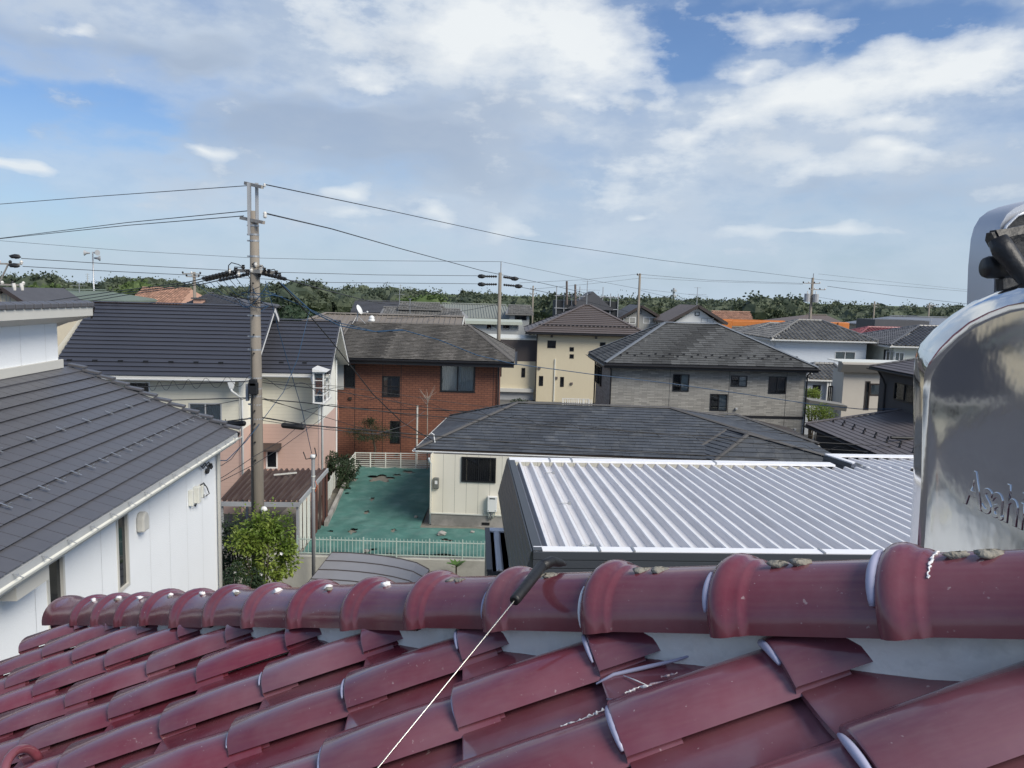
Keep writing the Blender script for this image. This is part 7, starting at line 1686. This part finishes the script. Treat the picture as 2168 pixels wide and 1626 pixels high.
shrub('bright green leafy shrub with white flowers before the carport', 556, 1082, 1262, 20.6, 1.06, 'leaf_shrub', 5200, .125, .085, 5, flowers=3, ry=.95)
shrub('dark leafy shrub between the white house and the bright shrub', 487, 1098, 1235, 21.8, .55, 'leaf_dark', 1500, .11, .07, 6)
shrub('low dark plants at the foot of the bright shrub', 500, 1200, 1260, 19.6, .7, 'leaf_dark', 1400, .10, .06, 9, shoots=False)
shrub('clipped dark hedge beside the cream house above the white panel fence', 712, 958, 1040, 34.6, 1.05, 'leaf_dark', 5200, .12, .09, 7, name='hedge', ground=0.0, ry=1.9, shoots=False)
shrub('small dark bush by the beige house railing', 1100, 846, 862, 62, .75, 'leaf_dark', 700, .16, .11, 8, ground=0.0, shoots=False)
shrub('yellow green bush on the porch beside the stone house', 1723, 822, 842, 46, .62, 'leaf_shrub', 900, .12, .08, 10, ground=0.0, shoots=False)
shrub('leafy green shrub under the slanted porch canopy', 1732, 858, 892, 41.5, 1.0, 'leaf_shrub', 1300, .13, .09, 11, ground=0.0, shoots=False)
shrub('dark dry plants behind the petite fence of the brick house', 700, 800, 830, 0.1, .01, 'leaf_dark', 1, .01, .01, 12) if False else None
# pine by the brick wall: sparse layered pads
t = thing('garden_pine', 'dark sparse garden pine against the brick wall', 'tree', tuple(aty(790, 985, 39.4) * 1.0)); t.location.z = 0; r_ = random.Random(2); mb = MB()
for (x, y, rx, rz_) in ((782, 898, .55, .18), (768, 912, .75, .2), (800, 910, .7, .18), (750, 916, .55, .16), (818, 918, .5, .16), (785, 924, .9, .2), (805, 928, .7, .16), (770, 930, .5, .14), (783, 892, .3, .16)):
    c = aty(x, y, 39.4 + r_.uniform(-.5, .5)) - t.location
    for _ in range(320):
        p = c + Vector((r_.gauss(0, .5) * rx, r_.gauss(0, .4) * rx, r_.gauss(0, .5) * rz_)); leaf(mb, p, Vector((r_.gauss(0, 1), r_.gauss(0, 1), .5 + r_.gauss(0, .5))), Vector((0, 0, 1)), .14, .03)
mb.build('crown', M['leaf_dark'], t)
tm = MB(); q = aty(783, 900, 39.4) - t.location; tm.tube([(0, 0, 0), (.1, 0, q.z * .4), (-.05, 0, q.z * .8), q], [.07, .06, .045, .02], 6)
for (x, y) in ((752, 915), (818, 917), (768, 912), (800, 910), (805, 926)): e = aty(x, y, 39.4) - t.location; tm.tube([(0, 0, e.z - .35), e], [.03, .012], 5)
tm.build('trunk', M['bark'], t)
# bare twiggy sapling
t = thing('bare_sapling', 'bare twiggy sapling in front of the large brick house window', 'tree', tuple(aty(905, 960, 38.4))); t.location.z = 0; tm = MB(); r_ = random.Random(3)
b0 = aty(905, 880, 38.4) - t.location; b1 = aty(905, 838, 38.4) - t.location; tm.tube([(0, 0, 0), b0, b1], [.03, .025, .015], 5)
for k in range(14): s = lerp(b0, b1, r_.uniform(.3, 1)); tm.tube([s, s + Vector((r_.uniform(-.45, .45), r_.uniform(-.3, .3), r_.uniform(.2, .75)))], [.011, .004], 4)
tm.build('trunk', mat('pale bark', (.30, .26, .22), .9), t)
# broad-leaved plant by the retaining wall
t = thing('broad_leaf_plant', 'broad-leaved green plant in front of the retaining wall', 'plant', tuple(aty(966, 1260, 24.6))); t.location.z = -1.1; top = aty(966, 1196, 24.6) - t.location
MB().tube([(0, 0, 0), top], .03, 6).build('stem', M['bark'], t); bl_m = leaf_mat('broad leaf', (.10, .19, .045), (.16, .25, .07), .3, .4)
for k in range(13):
    a = k * 2.4; mb = MB(); d = Vector((math.cos(a), math.sin(a), .55 - .09 * (k % 5))).normalized(); leaf(mb, top + Vector((0, 0, -.03 * (k % 4))), d, Vector((0, 0, 1)), .38, .15, .12); mb.build('leaf', bl_m, t)
# curved polycarbonate carport roof
t = thing('curved_carport', 'curved smoky polycarbonate carport roof with dark ribs below the retaining wall', 'carport', tuple(aty(790, 1190, 21.0))); t.location.z = -1.1; o = Vector(t.location)
sm = mat('smoky polycarbonate', (.24, .235, .245), .3, .1, 2, spec=.3)
prof = [(703, 1170), (740, 1171), (780, 1174), (815, 1178), (850, 1184), (882, 1192), (908, 1206)]
pr = [aty(x, y, 22.0) for x, y in prof]; step = Vector((-.02, -.72, 0)); NR = 7
for k in range(NR):
    MB().tube([p + step * k - o for p in pr], .028, 6).build('rib', M['bronze_alu'], t)
    if k < NR - 1:
        for i in range(len(pr) - 1):
            a, b = pr[i] + step * k - o, pr[i + 1] + step * k - o; MB().prism([a, b, b + step, a + step], (0, 0, .006)).build('roof_panel', sm, t)
for p in (pr[0], pr[3], pr[-1]): MB().bar(p - o - Vector((0, 0, .03)), p + step * (NR - 1) - o - Vector((0, 0, .03)), .05, .06).build('purlin', M['bronze_alu'], t)
for k in (1, NR - 2): q = pr[0] + step * k - o; MB().box(q.x - .04, q.x + .04, q.y - .04, q.y + .04, 0, q.z - .04).build('post', M['bronze_alu'], t)
# garden odds and ends left of the shrub
p = atz(480, 1222, -1.09); tag(MB().box(-.25, .25, -.25, .25, 0, .45).build('planter_box', M['concrete'], bevel=.03), 'grey planter box at the foot of the white house corner', 'planter').location = p
